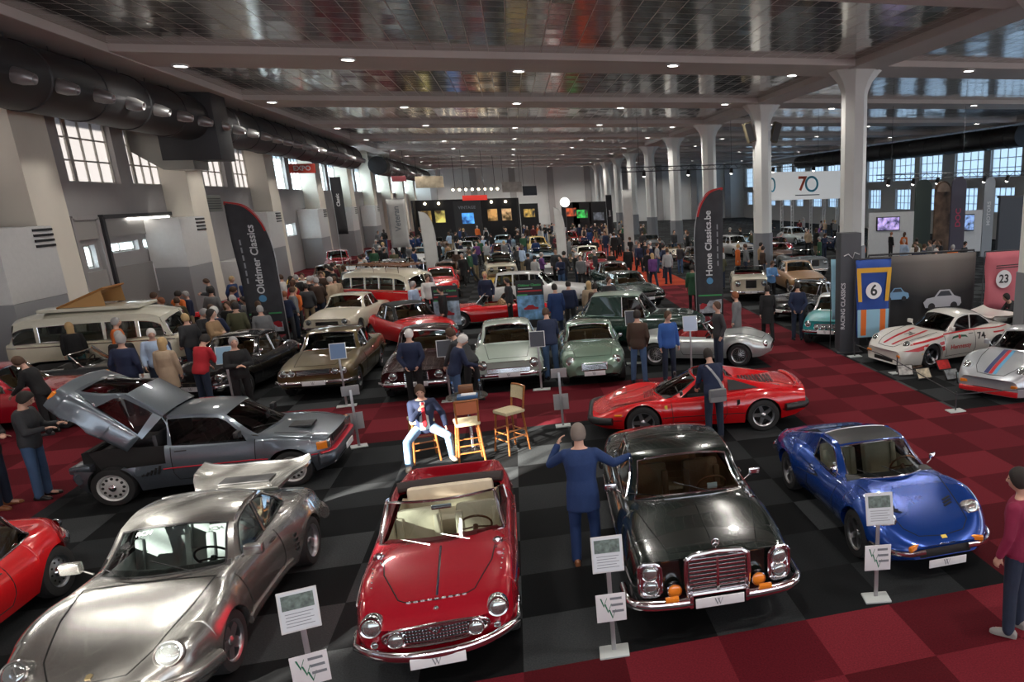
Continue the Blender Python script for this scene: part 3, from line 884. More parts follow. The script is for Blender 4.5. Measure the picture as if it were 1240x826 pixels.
def car_dino():
    P = dict(wb=2.34, R=.315, Ra=.35, tr=1.44, tw=.2, rim='star', tuck=.86, si=.86, gp=3.0, mid=.5, sm=5, fp=2.6, flare=(.02, .02), flw=.12,
        hw=[(2.02, .42), (1.98, .55), (1.85, .68), (1.6, .78), (1.17, .845), (.5, .825), (0, .815), (-.6, .835), (-1.17, .86), (-1.7, .80), (-2.05, .70), (-2.2, .60)],
        zt=[(2.02, .44), (1.9, .50), (1.6, .59), (1.17, .69), (.62, .80), (0, .82), (-.6, .86), (-1.2, .84), (-1.8, .77), (-2.2, .66)],
        zs=[(2.02, .42), (1.9, .50), (1.65, .65), (1.4, .755), (1.1, .80), (.7, .79), (.2, .74), (-.4, .76), (-1.0, .85), (-1.4, .84), (-1.9, .74), (-2.2, .60)],
        zb=[(2.02, .28), (1.8, .20), (1.0, .18), (-1.0, .18), (-1.9, .24), (-2.2, .36)], bowf=.16, bowr=.12, 
        cab=dict(wb=.78, rf=.06, rr=-.52, bb=-1.02, prof=[(.78, .80), (.4, 1.0), (.06, 1.115), (-.2, 1.14), (-.52, 1.13), (-.75, 1.05), (-1.02, .86)],
                 ye=[(.78, .64), (.06, .535), (-.52, .53), (-1.02, .52)], ybf=.69, ybr=.66, wbc=.32, rfc=.09, bbc=.0, rrc=.0, crown=.045, targa=(-.50, .04),
                 wins=[(.36, -.48, -.62, 0., .045, .015)]))
    c = Car('mid_engined_coupe', 'metallic blue mid-engined sports car with a black targa roof', P, P_BLUE)
    c.cabin(trim=CHROME, interior=CREAM_LEATHER, seats=((-.12, .33), (-.12, -.33)), seat_h=.55)
    for sg in (1, -1):
        p, n = c.top(1.60, sg * .585)
        c.lamp(p + V((.015, 0, .012)), V((.86, sg * .1, .45)), .088, depth=.12, rw=.018)
        q, n = c.front(sg * .42, .43); MB().box((0, 0, 0), (.05, .17, .06), Matrix.Translation(q) @ Matrix.Rotation(-sg * .45, 4, 'Z'), .015).build('front_indicator', AMBER, c.root)
        pts = []
        for t in lin(12):
            y = lerp(.28, .74, t); q, n = c.front(sg * y, .36)
            if q: pts.append(q + V((.035, sg * .01, 0)))
        c.tray(pts + [pts[-1] + V((-.16, sg * .05, .0))], 1., CHROME, 'front_bumper', flat=(.035, .022))
        # bonnet vents
        v = MB()
        for k in range(3):
            p, n = c.top(1.42 - .055 * k, sg * (.36 + .02 * k)); M = Matrix.Translation(p + n * .002) @ frame_to(n, (1, 0, 0)) @ Matrix.Rotation(sg * .3, 4, 'Z')
            v.box((0, 0, 0), (.13, .032, .012), M, .005)
        v.build('bonnet_vent', GAP, c.root)
        # flank scoop behind the door
        s = MB(); rows = []
        for t in lin(9):
            x = lerp(-.10, -.72, t); zz = .62; w = .01 + .075 * t ** .8
            a, n1 = c.side(x, zz + w, sg); b, n2 = c.side(x, zz - w, sg)
            rows.append([a + n1 * .004, (a + b) / 2 + n1 * (.004 - .03 * t), b + n2 * .004])
        s.grid(rows); s.build('side_scoop', GAP, c.root)
        c.mirror(.40, .70, .82, sg, (.05, .11, .07), CHROME, .05, True)
        # buttress behind the roof hoop
        bt = MB(); r0 = []
        for t in lin(9):
            x = lerp(-.50, -1.45, t); zt = lerp(1.10, .845, t ** 1.1); zb_ = c.top(x, .62)[0].z - .01; y = lerp(.54, .63, t)
            r0.append([(x, sg * (y - .07), zb_), (x, sg * (y - .05), max(zt, zb_ + .005)), (x, sg * (y + .01), max(zt - .01, zb_ + .003)), (x, sg * (y + .07), zb_)])
        bt.ring_tube(r0); bt.build('buttress', P_BLUE, c.root)
        q, n = c.rear(sg * .45, .58)
        if q: c.lamp(q, n, .06, 'tail_lamp', lens=REDLENS)
    g = MB()
    for y in lin(9, -.42, .42):
        q, n = c.front(y, .325)
    pts = [c.front(y, .33)[0] + V((.006, 0, 0)) for y in lin(11, -.34, .34)]
    c.tray(pts, 1., GRILLE_DARK, 'front_grille', flat=(.06, .012))
    c.lines([[(.80, .58), (1.3, .50), (1.72, .44), (1.86, .30), (1.90, 0), (1.86, -.30), (1.72, -.44), (1.3, -.50), (.80, -.58)]], .006)
    c.lines([[(-1.05, .48), (-1.05, -.48)], [(-1.5, .52), (-1.5, -.52)], [(-1.05, .48), (-1.5, .52)], [(-1.05, -.48), (-1.5, -.52)]], .007)
    ev = MB()
    for k in range(7):
        for sg in (1, -1):
            p, n = c.top(-1.12 - .05 * k, sg * .32); ev.box(p + n * .003, (.02, .24, .01))
    ev.build('engine_vent', GAP, c.root)
    c.doors(.50, -.40, .28, .72, -.30)
    c.bumper(.46, .035, False, .62, .045, .03, wrap=.2)
    c.plate(2.03, .215, .50, .10)
    p, n = c.top(1.92, 0); MB().box((0, 0, .004), (.07, .05, .006), Matrix.Translation(p) @ frame_to(n), .002).build('bonnet_badge', mat('badge_yellow', (.8, .6, .1), .4), c.root)
    c.wipers(P['cab'], (.15, -.2), .3)
    return c

def car_308():
    P = dict(wb=2.34, R=.32, Ra=.36, tr=1.48, tw=.22, rim='star', tuck=.88, si=.90, gp=2.6, mid=.55, sm=3, fp=2.2, flare=(.015, .015), flw=.1,
        hw=[(2.18, .66), (2.05, .76), (1.7, .82), (1.17, .86), (.5, .84), (-.5, .845), (-1.17, .87), (-1.75, .82), (-2.06, .76)],
        zt=[(2.18, .45), (1.7, .55), (1.17, .64), (.85, .72), (.3, .78), (-.5, .82), (-.8, .86), (-1.5, .86), (-2.06, .80)],
        zs=[(2.18, .43), (1.9, .54), (1.45, .69), (1.1, .735), (.6, .73), (0, .74), (-.6, .79), (-1.2, .84), (-1.7, .82), (-2.06, .76)],
        zb=[(2.18, .30), (1.8, .22), (1.0, .18), (-1.0, .18), (-1.8, .26), (-2.06, .36)], bowf=.12, bowr=.05, rakef=.25, rakez=.42,
        cab=dict(wb=.92, rf=.14, rr=-.46, bb=-.72, prof=[(.92, .715), (.5, .93), (.14, 1.08), (-.15, 1.115), (-.46, 1.115), (-.6, 1.02), (-.72, .86)],
                 ye=[(.92, .66), (.14, .54), (-.46, .54), (-.72, .54)], ybf=.71, ybr=.70, wbc=.30, rfc=.08, bbc=.0, rrc=.0, crown=.03, targa=(-.38, .13),
                 wins=[(.42, -.36, -.75, 0., .04, .015)]))
    c = Car('wedge_sports_car', 'bright red wedge-shaped sports car seen side-on, roof panel off', P, P_RED)
    c.cabin(glassm=GLASS_DARK, trim=BLACKTRIM, interior=BLACK_LEATHER, seats=((-.1, .34), (-.1, -.34)), seat_h=.52)
    for o in list(kids(c.root)):
        if o.name.startswith('roof_panel'): bpy.data.objects.remove(o)
        elif o.name.startswith('side_window'): bpy.data.objects.remove(o)
    for sg in (1, -1):
        # buttress with glazed quarter and louvre
        y1 = .54
        rows = []
        for t in lin(12):
            x = lerp(-.44, -1.55, t); p, n = c.top(x, .64); zb_ = p.z - .01
            zt = max(zb_ + .004, lerp(1.09, .855, t ** .85)); y = lerp(.555, .66, t)
            rows.append([(x, sg * (y - .16), zb_), (x, sg * (y - .10), zt - .0), (x, sg * (y - .03), zt), (x, sg * (y + .02), lerp(zt, zb_, .25)), (x, sg * min(y + .10, .78), zb_)])
        MB().ring_tube(rows).build('buttress', P_RED, c.root)
        a = [V((-.50, sg * .615, 1.03)), V((-.50, sg * .70, .83)), V((-1.10, sg * .735, .865)), V((-.62, sg * .625, 1.02))]
        MB().add([p + V((0, sg * .018, .004)) for p in a], [(0, 1, 2, 3)]).build('quarter_panel', BLACKTRIM, c.root)
        c.mirror(.42, .73, .80, sg, (.06, .12, .08), BLACKTRIM, .05)
        c.line([(1.92, .40), (.8, .40), (-.8, .40), (-2.1, .44)], .008, GAP, 'waist_line', 'side', sg)
        # scoop
        rows = []
        for t in lin(8):
            x = lerp(.10, -.66, t); w = .008 + .085 * t; z0 = .60
            p, n = c.side(x, z0 + w, sg); q, n2 = c.side(x, z0 - w * .9, sg); rows.append([p + n * .005, (p + q) / 2 + n * (.005 - .03 * t), q + n2 * .005])
        MB().grid(rows).build('side_scoop', GAP if False else P_RED, c.root)
        p, n = c.side(-.68, .60, sg); MB().box(p, (.06, .012, .15), None, .004).build('scoop_mouth', GAP, c.root)
        c.line([(1.70, .50), (1.56, .50)], .022, AMBER, 'side_marker', 'side', sg)
        p, n = c.side(.72, .60, sg); MB().box(p + n * .004, (.055, .012, .075), None, .004).build('shield_badge', mat('badge_yellow', (.8, .6, .1), .4), c.root)
        # pop-up lamp lids
        c.lines([[(1.72, sg * .38), (1.46, sg * .38), (1.46, sg * .66), (1.70, sg * .64), (1.72, sg * .38)]], .006)
        for k in (0, 1):
            q, n = c.rear(sg * (.36 + .20 * k), .66)
            if q: c.lamp(q, n, .075, 'tail_lamp', lens=REDLENS)
    c.bumper(.40, .05, True, .76, .075, .06, BLACKTRIM, wrap=.3)
    c.bumper(.48, .06, False, .78, .075, .06, BLACKTRIM, wrap=.3)
    c.lines([[(.95, .52), (1.75, .40), (1.84, 0), (1.75, -.40), (.95, -.52)]], .006)
    v = MB()
    for k in range(6):
        p, n = c.top(1.10 - .04 * k, 0)
        v.box(p + n * .002, (.015, .5, .008))
    v.build('bonnet_vent', GAP, c.root)
    v = MB()
    for k in range(9):
        p, n = c.top(-.85 - .075 * k, 0)
        v.box(p + n * .006, (.05, .62, .014), Matrix(), .004)
    v.build('engine_louvre', BLACKTRIM, c.root)
    MB().tube([(-1.95 + .12 * abs(v) ** 3, .70 * v, .845 - .02 * abs(v) ** 2) for v in lin(13, -1, 1)], 1., 8, flat=(.025, .06), up=(0, 0, 1)).build('tail_lip', P_RED, c.root)
    c.doors(.62, -.45, .28, .71, -.30, BLACKTRIM)
    c.wipers(P['cab'], (.2, -.2), .4)
    return c

def car_red_convertible():
    P = dict(wb=2.38, R=.32, Ra=.355, tr=1.33, tw=.17, rim='steel', alloy=CHROME, tuck=.90, si=.93, gp=4.0, mid=.5, sm=4, fp=2.0,
        hw=[(1.98, .60), (1.93, .67), (1.7, .745), (1.2, .785), (.5, .80), (-.4, .80), (-1.2, .78), (-1.75, .70), (-2.1, .60)],
        zt=[(1.98, .63), (1.8, .71), (1.5, .78), (1.1, .85), (.75, .90), (0, .90), (-1.0, .88), (-1.6, .81), (-2.1, .68)],
        zs=[(1.98, .66), (1.85, .76), (1.6, .82), (1.2, .86), (.6, .855), (0, .83), (-.7, .84), (-1.3, .87), (-1.75, .90), (-1.95, .91), (-2.1, .88)],
        zb=[(1.98, .36), (1.7, .26), (1.0, .22), (-1.0, .22), (-1.7, .28), (-2.1, .40)], bowf=.10, bowr=.10,
        open=(-1.02, .66, .62, .66), wsc=.22)
    c = Car('convertible', 'deep red open-top convertible with its hood down, in the middle of the front row', P, P_REDC)
    c.interior(CREAM_LEATHER, mat('dash_red', (.3, .01, .02), .3), seats=((-.02, .34), (-.02, -.34)), wheel_y=.34, seat_h=.50)
    MB().box((-.78, 0, .52), (.50, 1.05, .24), None, .07).build('rear_bench', CREAM_LEATHER, c.root)
    MB().box((-1.0, 0, .76), (.14, 1.08, .36), Matrix.Identity(4), .06).build('bench_back', CREAM_LEATHER, c.root)
    # folded hood
    MB().tube([(-1.10 - .06 * (1 - abs(v) ** 2), .66 * v, .92) for v in lin(11, -1, 1)], 1., 10, flat=(.06, .11), up=(0, 0, 1)).build('folded_hood', mat('hood_cloth', (.04, .03, .03), .9, bump=.3), c.root)
    # raked windscreen in a chrome frame
    def wp(t, v):
        xb, xt = .72 - .24 * v * v, .30 - .16 * v * v
        return V((lerp(xb, xt, t), lerp(.66, .58, t) * v, lerp(.885 - .02 * v * v, 1.235 - .015 * v * v, t)))
    vs = lin(13, -1, 1)
    fr = MB(); fr.tube([wp(0, v) for v in vs] + [wp(t, 1) for t in lin(7)[1:]] + [wp(1, v) for v in reversed(vs[:-1])] + [wp(t, -1) for t in reversed(lin(7)[1:-1])], .017, 8, True)
    f = fr.build('windscreen_frame', CHROME, c.root)
    MB().grid([[wp(t, v) for v in vs] for t in lin(6)]).build('windscreen', GLASS, f)
    MB().box((.30, 0, 1.15), (.02, .22, .055), None, .01).build('rear_mirror', CHROME, f)
    for sg in (1, -1):
        # small side windows half wound
        p = [V((.42, sg * .69, .86)), V((-.45, sg * .71, .86)), V((-.50, sg * .68, 1.02)), V((-.05, sg * .63, 1.17)), V((.16, sg * .605, 1.20))]
        MB().tube([p[0], p[4], p[3], p[2], p[1]], .010, 6).build('side_window_frame', CHROME, c.root)
        MB().add(p, [(0, 1, 2, 3, 4)]).build('side_window', GLASS, c.root, smooth=False)
        q, n = c.front(sg * .565, .66)
        c.lamp(V((1.925, sg * .575, .685)), V((1, sg * .05, .16)), .082, depth=.12, rw=.022)
        c.lamp(V((1.965, sg * .555, .52)), V((1, 0, .1)), .028, 'front_indicator', rw=.008)
        # grille fog lamps
        c.lamp(V((2.03, sg * .36, .565)), V((1, 0, .1)), .066, 'fog_lamp', rw=.012)
        c.mirror(.98, .60, .86, sg, arm=.0, rnd=True)
        # chrome side spear
        c.line([(1.55, .72), (.8, .71), (-.4, .66), (-1.9, .64)], .013, CHROME, 'side_spear', 'side', sg, lift=.004)
        c.line([(.75, .28), (-.75, .28)], .014, CHROME, 'sill_trim', 'side', sg)
        q, n = c.rear(sg * .54, .72)
        if q: c.lamp(q, n, .05, 'tail_lamp', lens=REDLENS)
        # fender top vents
        v = MB()
        for k in range(5):
            p, n = c.top(1.05 + .09 * k, sg * (.655 - .008 * k)); v.ball(p + n * .004, .010, 8, 6)
        v.build('rivet', CHROME, c.root)
    # wide oval grille
    def oval(w, h, x, k=40): 
        return [V((x - .10 * (w * cos(a) / .7) ** 2, w * cos(a) * (abs(cos(a)) ** -.18 if abs(cos(a)) > 1e-3 else 1), .565 + h * sin(a) * (abs(sin(a)) ** -.25 if abs(sin(a)) > 1e-3 else 1))) for a in lin(k + 1, 0, 2 * pi)[:-1]]
    g = MB(); g.tube(oval(.475, .098, 2.02), .018, 8, True); gr = g.build('front_grille', CHROME, c.root)
    MB().add(oval(.47, .095, 1.985) , [tuple(range(40))]).build('grille_backing', GRILLE_DARK, gr, smooth=False)
    gb = MB()
    for k in range(5):
        z = .50 + k * .033; w = .47 * sqrt(max(.05, 1 - ((z - .565) / .105) ** 2)) ** .6
        gb.tube([(2.01 - .10 * (y / .7) ** 2, y, z) for y in lin(11, -w, w)], .006, 5)
    for y in lin(29, -.42, .42): gb.cyl((1.995 - .10 * (y / .7) ** 2, y, .485), (1.995 - .10 * (y / .7) ** 2, y, .645), .0035, seg=4)
    gb.build('grille_bar', CHROME, gr)
    e = MB()
    for sg in (1, -1): e.prism([(0, -.03), (.012 * sg, -.03), (.075 * sg, .035), (.05 * sg, .035)], 0, .012, Matrix.Translation((2.03, 0, .60)) @ Matrix(((0, 0, 1, 0), (1, 0, 0, 0), (0, 1, 0, 0), (0, 0, 0, 1))))
    e.build('grille_emblem', CHROME, gr)
    # bumper, lifted at the ends
    pts = [V((2.10 - .26 * abs(v) ** 2.6, .74 * v, .40 + .05 * abs(v) ** 3)) for v in lin(23, -1, 1)]
    pts = [pts[0] + V((-.22, -.02, .02))] + pts + [pts[-1] + V((-.22, .02, .02))]
    c.tray(pts, 1., CHROME, 'front_bumper', flat=(.055, .035), seg=12)
    c.bumper(.46, .05, False, .70, .05, .035, wrap=.25)
    # bonnet outline, centre strip, vent lip
    c.lines([[(.80, .58), (1.2, .53), (1.62, .36), (1.66, .30)], [(.80, -.58), (1.2, -.53), (1.62, -.36), (1.66, -.30)], [(1.66, .30), (1.69, 0), (1.66, -.30)]], .007)
    c.line([(1.64, 0), (1.2, 0), (.82, 0)], .011, CHROME, 'centre_strip', lift=.004)
    v = MB()
    for k in range(9):
        y = -.26 + .065 * k; p, n = c.top(1.68, y); v.box(p + n * .004, (.02, .045, .02), None, .006)
    v.build('bonnet_vent', CHROME, c.root)
    p, n = c.top(1.80, 0); c.lamp(p, n + V((.6, 0, 0)), .018, 'bonnet_badge', rw=.006)
    c.doors(.55, -.55, .30, .80, -.42)
    c.plate(2.13, .345, .50, .10, tilt=-.15)
    q = MB(); 
    for y in (.30, -.12): q.tube([(.74, y, .90), (.62, y - .30, .955)], .006, 5)
    q.build('wiper', CHROME, c.root)
    return c

def car_205():
    P = dict(wb=2.54, R=.31, Ra=.365, tr=(1.46, 1.50), tw=(.2, .22), rim='slots', alloy=mat('wheel_white_silver', (.62, .62, .62), .4, .3), tuck=.90, si=.92, gp=2.2, mid=.5, sm=3, flare=(.02, .03), flw=.10,
        hw=[(1.93, .74), (1.85, .79), (1.27, .85), (.7, .80), (-.4, .81), (-.8, .85), (-1.27, .885), (-1.68, .85), (-1.82, .80)],
        zt=[(1.93, .78), (1.5, .86), (1.0, .94), (.5, .95), (-.5, .95), (-1.4, .98), (-1.92, .90)],
        zs=[(1.93, .76), (1.4, .85), (.8, .90), (0, .91), (-1.3, .95), (-1.92, .88)],
        zb=[(1.93, .30), (1.6, .22), (1.0, .20), (-1.0, .20), (-1.6, .24), (-1.92, .36)], bowf=.12, bowr=.08, rakef=.12,
        paint=lambda c: 1 if c.z < .50 else 0,
        clamcut=(-.50, .62),
        cab=dict(wb=1.02, rf=.36, rr=-1.05, bb=-1.62, prof=[(1.02, .945), (.7, 1.16), (.36, 1.32), (-.2, 1.37), (-1.05, 1.33), (-1.35, 1.17), (-1.62, .99)],
                 ye=[(1.02, .70), (.36, .58), (-1.05, .56), (-1.62, .60)], ybf=.75, ybr=.74, wbc=.24, rfc=.05, rrc=.0, bbc=.0, crown=.04,
                 wins=[(.66, -.40, -.6, -.1, .05, .015), (-.55, -1.22, -.1, .45, .06, .02)]))
    c = Car('hot_hatch', 'grey-blue hatchback with its rear bodywork raised, beside two men at the left', P, [P_GREYBLUE, P_GREYDARK])
    c.cabin(col=P_GREYBLUE, glassm=GLASS_DARK, interior=BLACK_LEATHER, seats=((.05, .34), (.05, -.34)), seat_h=.6)
    # split the greenhouse at the hinge and lift the rear clamshell
    ang = radians(42); hx, hz = -.42, 1.37
    T = Matrix.Translation((hx, 0, hz)) @ Matrix.Rotation(ang, 4, 'Y') @ Matrix.Translation((-hx, 0, -hz))
    gh = c.greenhouse; me = gh.data
    bm = bmesh.new(); bm.from_mesh(me)
    geom = bmesh.ops.bisect_plane(bm, geom=bm.verts[:] + bm.edges[:] + bm.faces[:], plane_co=(-.46, 0, 0), plane_no=(1, 0, 0))
    bm2 = bm.copy()
    bmesh.ops.delete(bm, geom=[f for f in bm.faces if f.calc_center_median().x < -.46], context='FACES')
    bmesh.ops.delete(bm2, geom=[f for f in bm2.faces if f.calc_center_median().x >= -.46], context='FACES')
    bm.to_mesh(me); me2 = me.copy(); bm2.to_mesh(me2); bm.free(); bm2.free()
    cl = c.clam; cl.data.transform(T); me2.transform(T)
    put(me2, 'clamshell_roof', cl)
    for o in list(kids(c.root)):
        nm = o.name.split('.')[0]
        if nm == 'rear_window' or (nm == 'side_window' and sum(v.co.x for v in o.data.vertices) / len(o.data.vertices) < -.6):
            o.data.transform(T); o.parent = cl
            for k in kids(o): k.data.transform(T)
    sol = cl.modifiers.new('thickness', 'SOLIDIFY'); sol.thickness = .03; sol.offset = -1
    for sg in (1, -1):
        p, n = c.rear(sg * .66, .80)
        MB().box(p, (.05, .24, .14), None, .015).build('tail_lamp', AMBER, cl).data.transform(T)
        MB().cyl((-.95, sg * .62, .70), T @ V((-1.3, sg * .70, .98)), .018, seg=8).build('stay', CHROME, c.root)
        # vent behind the door
        v = MB()
        for k in range(5):
            p, n = c.side(-.58 - .055 * k, .60 - .03 * k, sg)
            q, n = c.side(-.62 - .055 * k, .46, sg)
            if p and q: v.tube([p + n * .004, q + n * .004], .018, 6)
        if v.v: v.build('side_vent', BLACKTRIM, c.root)
        c.line([(1.70, .53), (.9, .53), (-.55, .53)], .010, mat('stripe_red', (.55, .02, .04), .4), 'red_stripe', 'side', sg, lift=.002)
        c.mirror(.60, .78, .94, sg, (.08, .17, .10), BLACKTRIM, .06)
        q, n = c.front(sg * .60, .66)
        MB().box((0, 0, 0), (.07, .30, .15), Matrix.Translation(q + V((-.01, 0, 0))) @ Matrix.Rotation(-sg * .22, 4, 'Z'), .02).build('headlight', LAMPGLASS, c.root)
        q, n = c.front(sg * .80, .64); 
        q = q or V((1.72, sg * .80, .64))
        MB().box((0, 0, 0), (.16, .05, .13), Matrix.Translation(V((1.76, sg * .795, .665))) @ Matrix.Rotation(-sg * .35, 4, 'Z'), .015).build('front_indicator', AMBER, c.root)
        q, n = c.front(sg * .62, .40); c.lamp(q + V((.03, 0, 0)), V((1, 0, 0)), .06, 'fog_lamp')
    # engine bay
    e = MB(); e.box((-1.15, 0, .62), (1.0, .9, .20), None, .03); e.box((-1.0, .1, .78), (.5, .5, .16), None, .04); e.cyl((-1.5, -.4, .72), (-1.5, .4, .72), .10, seg=16); e.box((-.66, 0, .85), (.06, 1.3, .40), None, .01)
    e.build('engine', mat('engine_dark', (.06, .06, .065), .5, .4), c.root)
    MB().box((-1.72, 0, .60), (.30, 1.45, .12), None, .04).build('rear_crossmember', P_GREYDARK, c.root)
    c.bumper(.44, .05, True, .78, .11, .05, P_GREYDARK, wrap=.4)
    c.bumper(.55, .055, True, .76, .014, .05, mat('stripe_red', (.55, .02, .04), .4), 'bumper_stripe', wrap=.4)
    c.bumper(.50, .02, False, .80, .09, .05, P_GREYDARK, wrap=.3)
    pts = [c.front(y, .67)[0] + V((.012, 0, 0)) for y in lin(11, -.42, .42)]
    c.tray(pts, 1., GRILLE_DARK, 'front_grille', flat=(.065, .015))
    MB().box((1.36, -.2, .905), (.36, .34, .035), Matrix.Identity(4), .015).build('bonnet_intake', BLACKTRIM, c.root)
    c.line([(1.04, .62), (1.82, .60)], .006); c.line([(1.04, -.62), (1.82, -.60)], .006)
    c.doors(.78, -.42, .32, .86, -.28, BLACKTRIM)
    c.wipers(P['cab'], (.3, -.2))
    c.plate(1.99, .44, .46, .10, logo=False)
    MB().box((.72, .2, 1.02), (.02, .16, .10), None).build('dash_card', PLATEWHITE, c.root)
    return c
# ================================================================= simpler period cars for the rows behind
def gen_car(name, label, col, wb=2.5, fo=.78, ro=1.0, W=1.68, H=1.36, cowl=.93, nose=.76, tail=.82, belt=.90, style='box', lamps=((.58, .66, .085),), grille=(.36, .06, .60, 5), bumper=.44, rim='steel', alloy=ALLOY,
            wsb=.62, rf=.08, rr=-.85, bb=-1.35, wins=None, interior=TAN_LEATHER, roofm=None, open_top=False, glassm=GLASS, R=.31, trim=CHROME, tail_lamps=True, plate=True, cat='car', hump=.05, detail=True, mirror=True, ind=None, paint_fn=None, front_drop=.0):
    h = W / 2; xf = wb / 2 + fo; xr = -wb / 2 - ro
    f, r = wb / 2, -wb / 2
    if style == 'box':
        hw = [(xf, h * .90), (xf - .12, h * .955), (f, h * .985), (0, h), (r, h * .985), (xr + .2, h * .92), (xr, h * .84)]
        zt = [(xf, nose), (xf - .3, nose + .05), (wsb + .05, cowl), (0, cowl), (bb, cowl), (xr + .3, tail + .04), (xr, tail)]
        zs = [(xf, nose - .02), (f, nose + .07), (wsb, belt), (0, belt), (r, belt), (xr + .1, tail), (xr, tail - .05)]
        kw = dict(si=.92, gp=2.2, sm=2, bowf=.08, bowr=.08, tuck=.92)
    else:
        hw = [(xf, h * .55), (xf - .08, h * .70), (xf - .35, h * .86), (f, h * .97), (0, h * .98), (r, h), (xr + .45, h * .82), (xr + .1, h * .6), (xr, h * .42)]
        zt = [(xf, nose - .14), (xf - .15, nose - .02), (xf - .5, nose + .06), (wsb + .05, cowl), (0, cowl), (bb, cowl - .01), (xr + .5, tail), (xr, tail - .22)]
        zs = [(xf, nose - .18), (xf - .15, nose - .06), (xf - .4, nose + .05), (f + .05, nose + .05 + hump), (wsb, belt), (0, belt), (r, belt + hump * .6), (xr + .4, tail - .02), (xr, tail - .3)]
        kw = dict(si=.86, gp=2.8, sm=5, bowf=.12, bowr=.12, tuck=.90, fp=2.6)
    P = dict(wb=wb, R=R, Ra=R + .04, tr=W - .26, tw=.17, rim=rim, alloy=alloy, hw=hw, zt=zt, zs=zs, zb=[(xf, .36), (xf - .3, .25), (0, .21), (xr + .3, .26), (xr, .38)], n=34, nf=9, nd=10, **kw)
    if paint_fn: P['paint'] = paint_fn
    if open_top: P['open'] = (bb, wsb - .05, h * .74, h * .80); P['wsc'] = .2
    else:
        P['cab'] = dict(wb=wsb, rf=rf, rr=rr, bb=bb, prof=[(wsb, cowl), ((wsb + rf) / 2, lerp(cowl, H - .03, .56)), (rf, H - .035), ((rf + rr) / 2, H), (rr, H - .035), ((rr + bb) / 2, lerp(cowl, H - .03, .55)), (bb, cowl + .0)],
                        ye=[(wsb, h * .80), (rf, h * .68), (rr, h * .66), (bb, h * .70)], ybf=h * .86, ybr=h * .83, wbc=.18, rfc=.04, rrc=.03, bbc=.18, crown=.04,
                        wins=wins or [(wsb - .30, (rf + rr) / 2 - .02 + .1, -.55, 0), ((rf + rr) / 2 + .03, bb + .30, 0, .5)])
    c = Car(name, label, P, col, cat)
    if open_top:
        c.interior(interior, seats=((-.05, .34), (-.05, -.34)), seat_h=.45)
        def wp(t, v): return V((lerp(wsb - .20 * v * v, wsb - .32 - .14 * v * v, t), lerp(h * .80, h * .72, t) * v, lerp(cowl - .02, cowl + .30, t)))
        fr = MB(); fr.tube([wp(0, v) for v in lin(9, -1, 1)] + [wp(t, 1) for t in lin(4)[1:]] + [wp(1, v) for v in lin(9, 1, -1)[1:]] + [wp(t, -1) for t in lin(4, 1, 0)[1:-1]], .016, 6, True)
        ff = fr.build('windscreen_frame', CHROME, c.root); MB().grid([[wp(t, v) for v in lin(9, -1, 1)] for t in lin(4)]).build('windscreen', GLASS, ff)
    else:
        c.cabin(trim=trim, interior=interior, roofm=roofm, glassm=glassm, rear_seat=(rr + .1), seats=((.0, .34), (.0, -.34)), wheel_y=.34)
    for y, z, rad in lamps:
        for sg in (1, -1):
            p, n = c.front(sg * y, z)
            if p is None: continue
            d = V((1, sg * .08, .08)); c.lamp(p + V((.02 if style == 'box' else .0, 0, 0)), d, rad, depth=.10, rw=.016)
    if grille:
        gw, gh, gz, nb = grille
        pts = [c.front(y, gz)[0] for y in lin(13, -gw, gw)]
        if all(p is not None for p in pts):
            g = c.tray([p + V((.004, 0, 0)) for p in pts], 1., GRILLE_DARK, 'front_grille', flat=(gh, .014))
            m = MB(); m.tube([p + V((.012, 0, gh)) for p in pts] + [p + V((.012, 0, -gh)) for p in reversed(pts)], .012, 6, True)
            for k in range(nb):
                z = lerp(-gh, gh, (k + 1) / (nb + 1)); m.tube([p + V((.016, 0, z)) for p in pts], .006, 5)
            m.build('grille_bar', CHROME, g)
    if bumper:
        c.bumper(bumper, .05, True, h * .94, .05, .032, wrap=.3, n=17); c.bumper(bumper + .03, .05, False, h * .92, .05, .032, wrap=.3, n=17)
    if ind:
        for sg in (1, -1):
            p, n = c.front(sg * ind[0], ind[1])
            if p: c.lamp(p, V((1, 0, 0)), ind[2], 'front_indicator', lens=AMBER, rw=.008)
    if tail_lamps:
        for sg in (1, -1):
            p, n = c.rear(sg * h * .62, tail - .18)
            if p: c.lamp(p, V((-1, 0, 0)), .05, 'tail_lamp', lens=REDLENS, rw=.01)
    if detail:
        c.lines([[(wsb + .06, h * .66), (xf - .25, h * .52)], [(wsb + .06, -h * .66), (xf - .25, -h * .52)], [(xf - .25, h * .52), (xf - .22, 0), (xf - .25, -h * .52)]], .006)
        c.doors(wsb - .05, -.42, .32, belt - .05, -.28)
        if style == 'box':
            for sg in (1, -1): c.line([(xf - .3, .62), (0, .64), (xr + .3, .62)], .009, CHROME, 'side_moulding', 'side', sg, lift=.003)
        if mirror: c.mirror(wsb - .2, h * .88, belt + .02, 1, rnd=True, arm=.05)
    if plate: c.plate(xf + .06, bumper + .0 if bumper else .4, .50, .11)
    return c

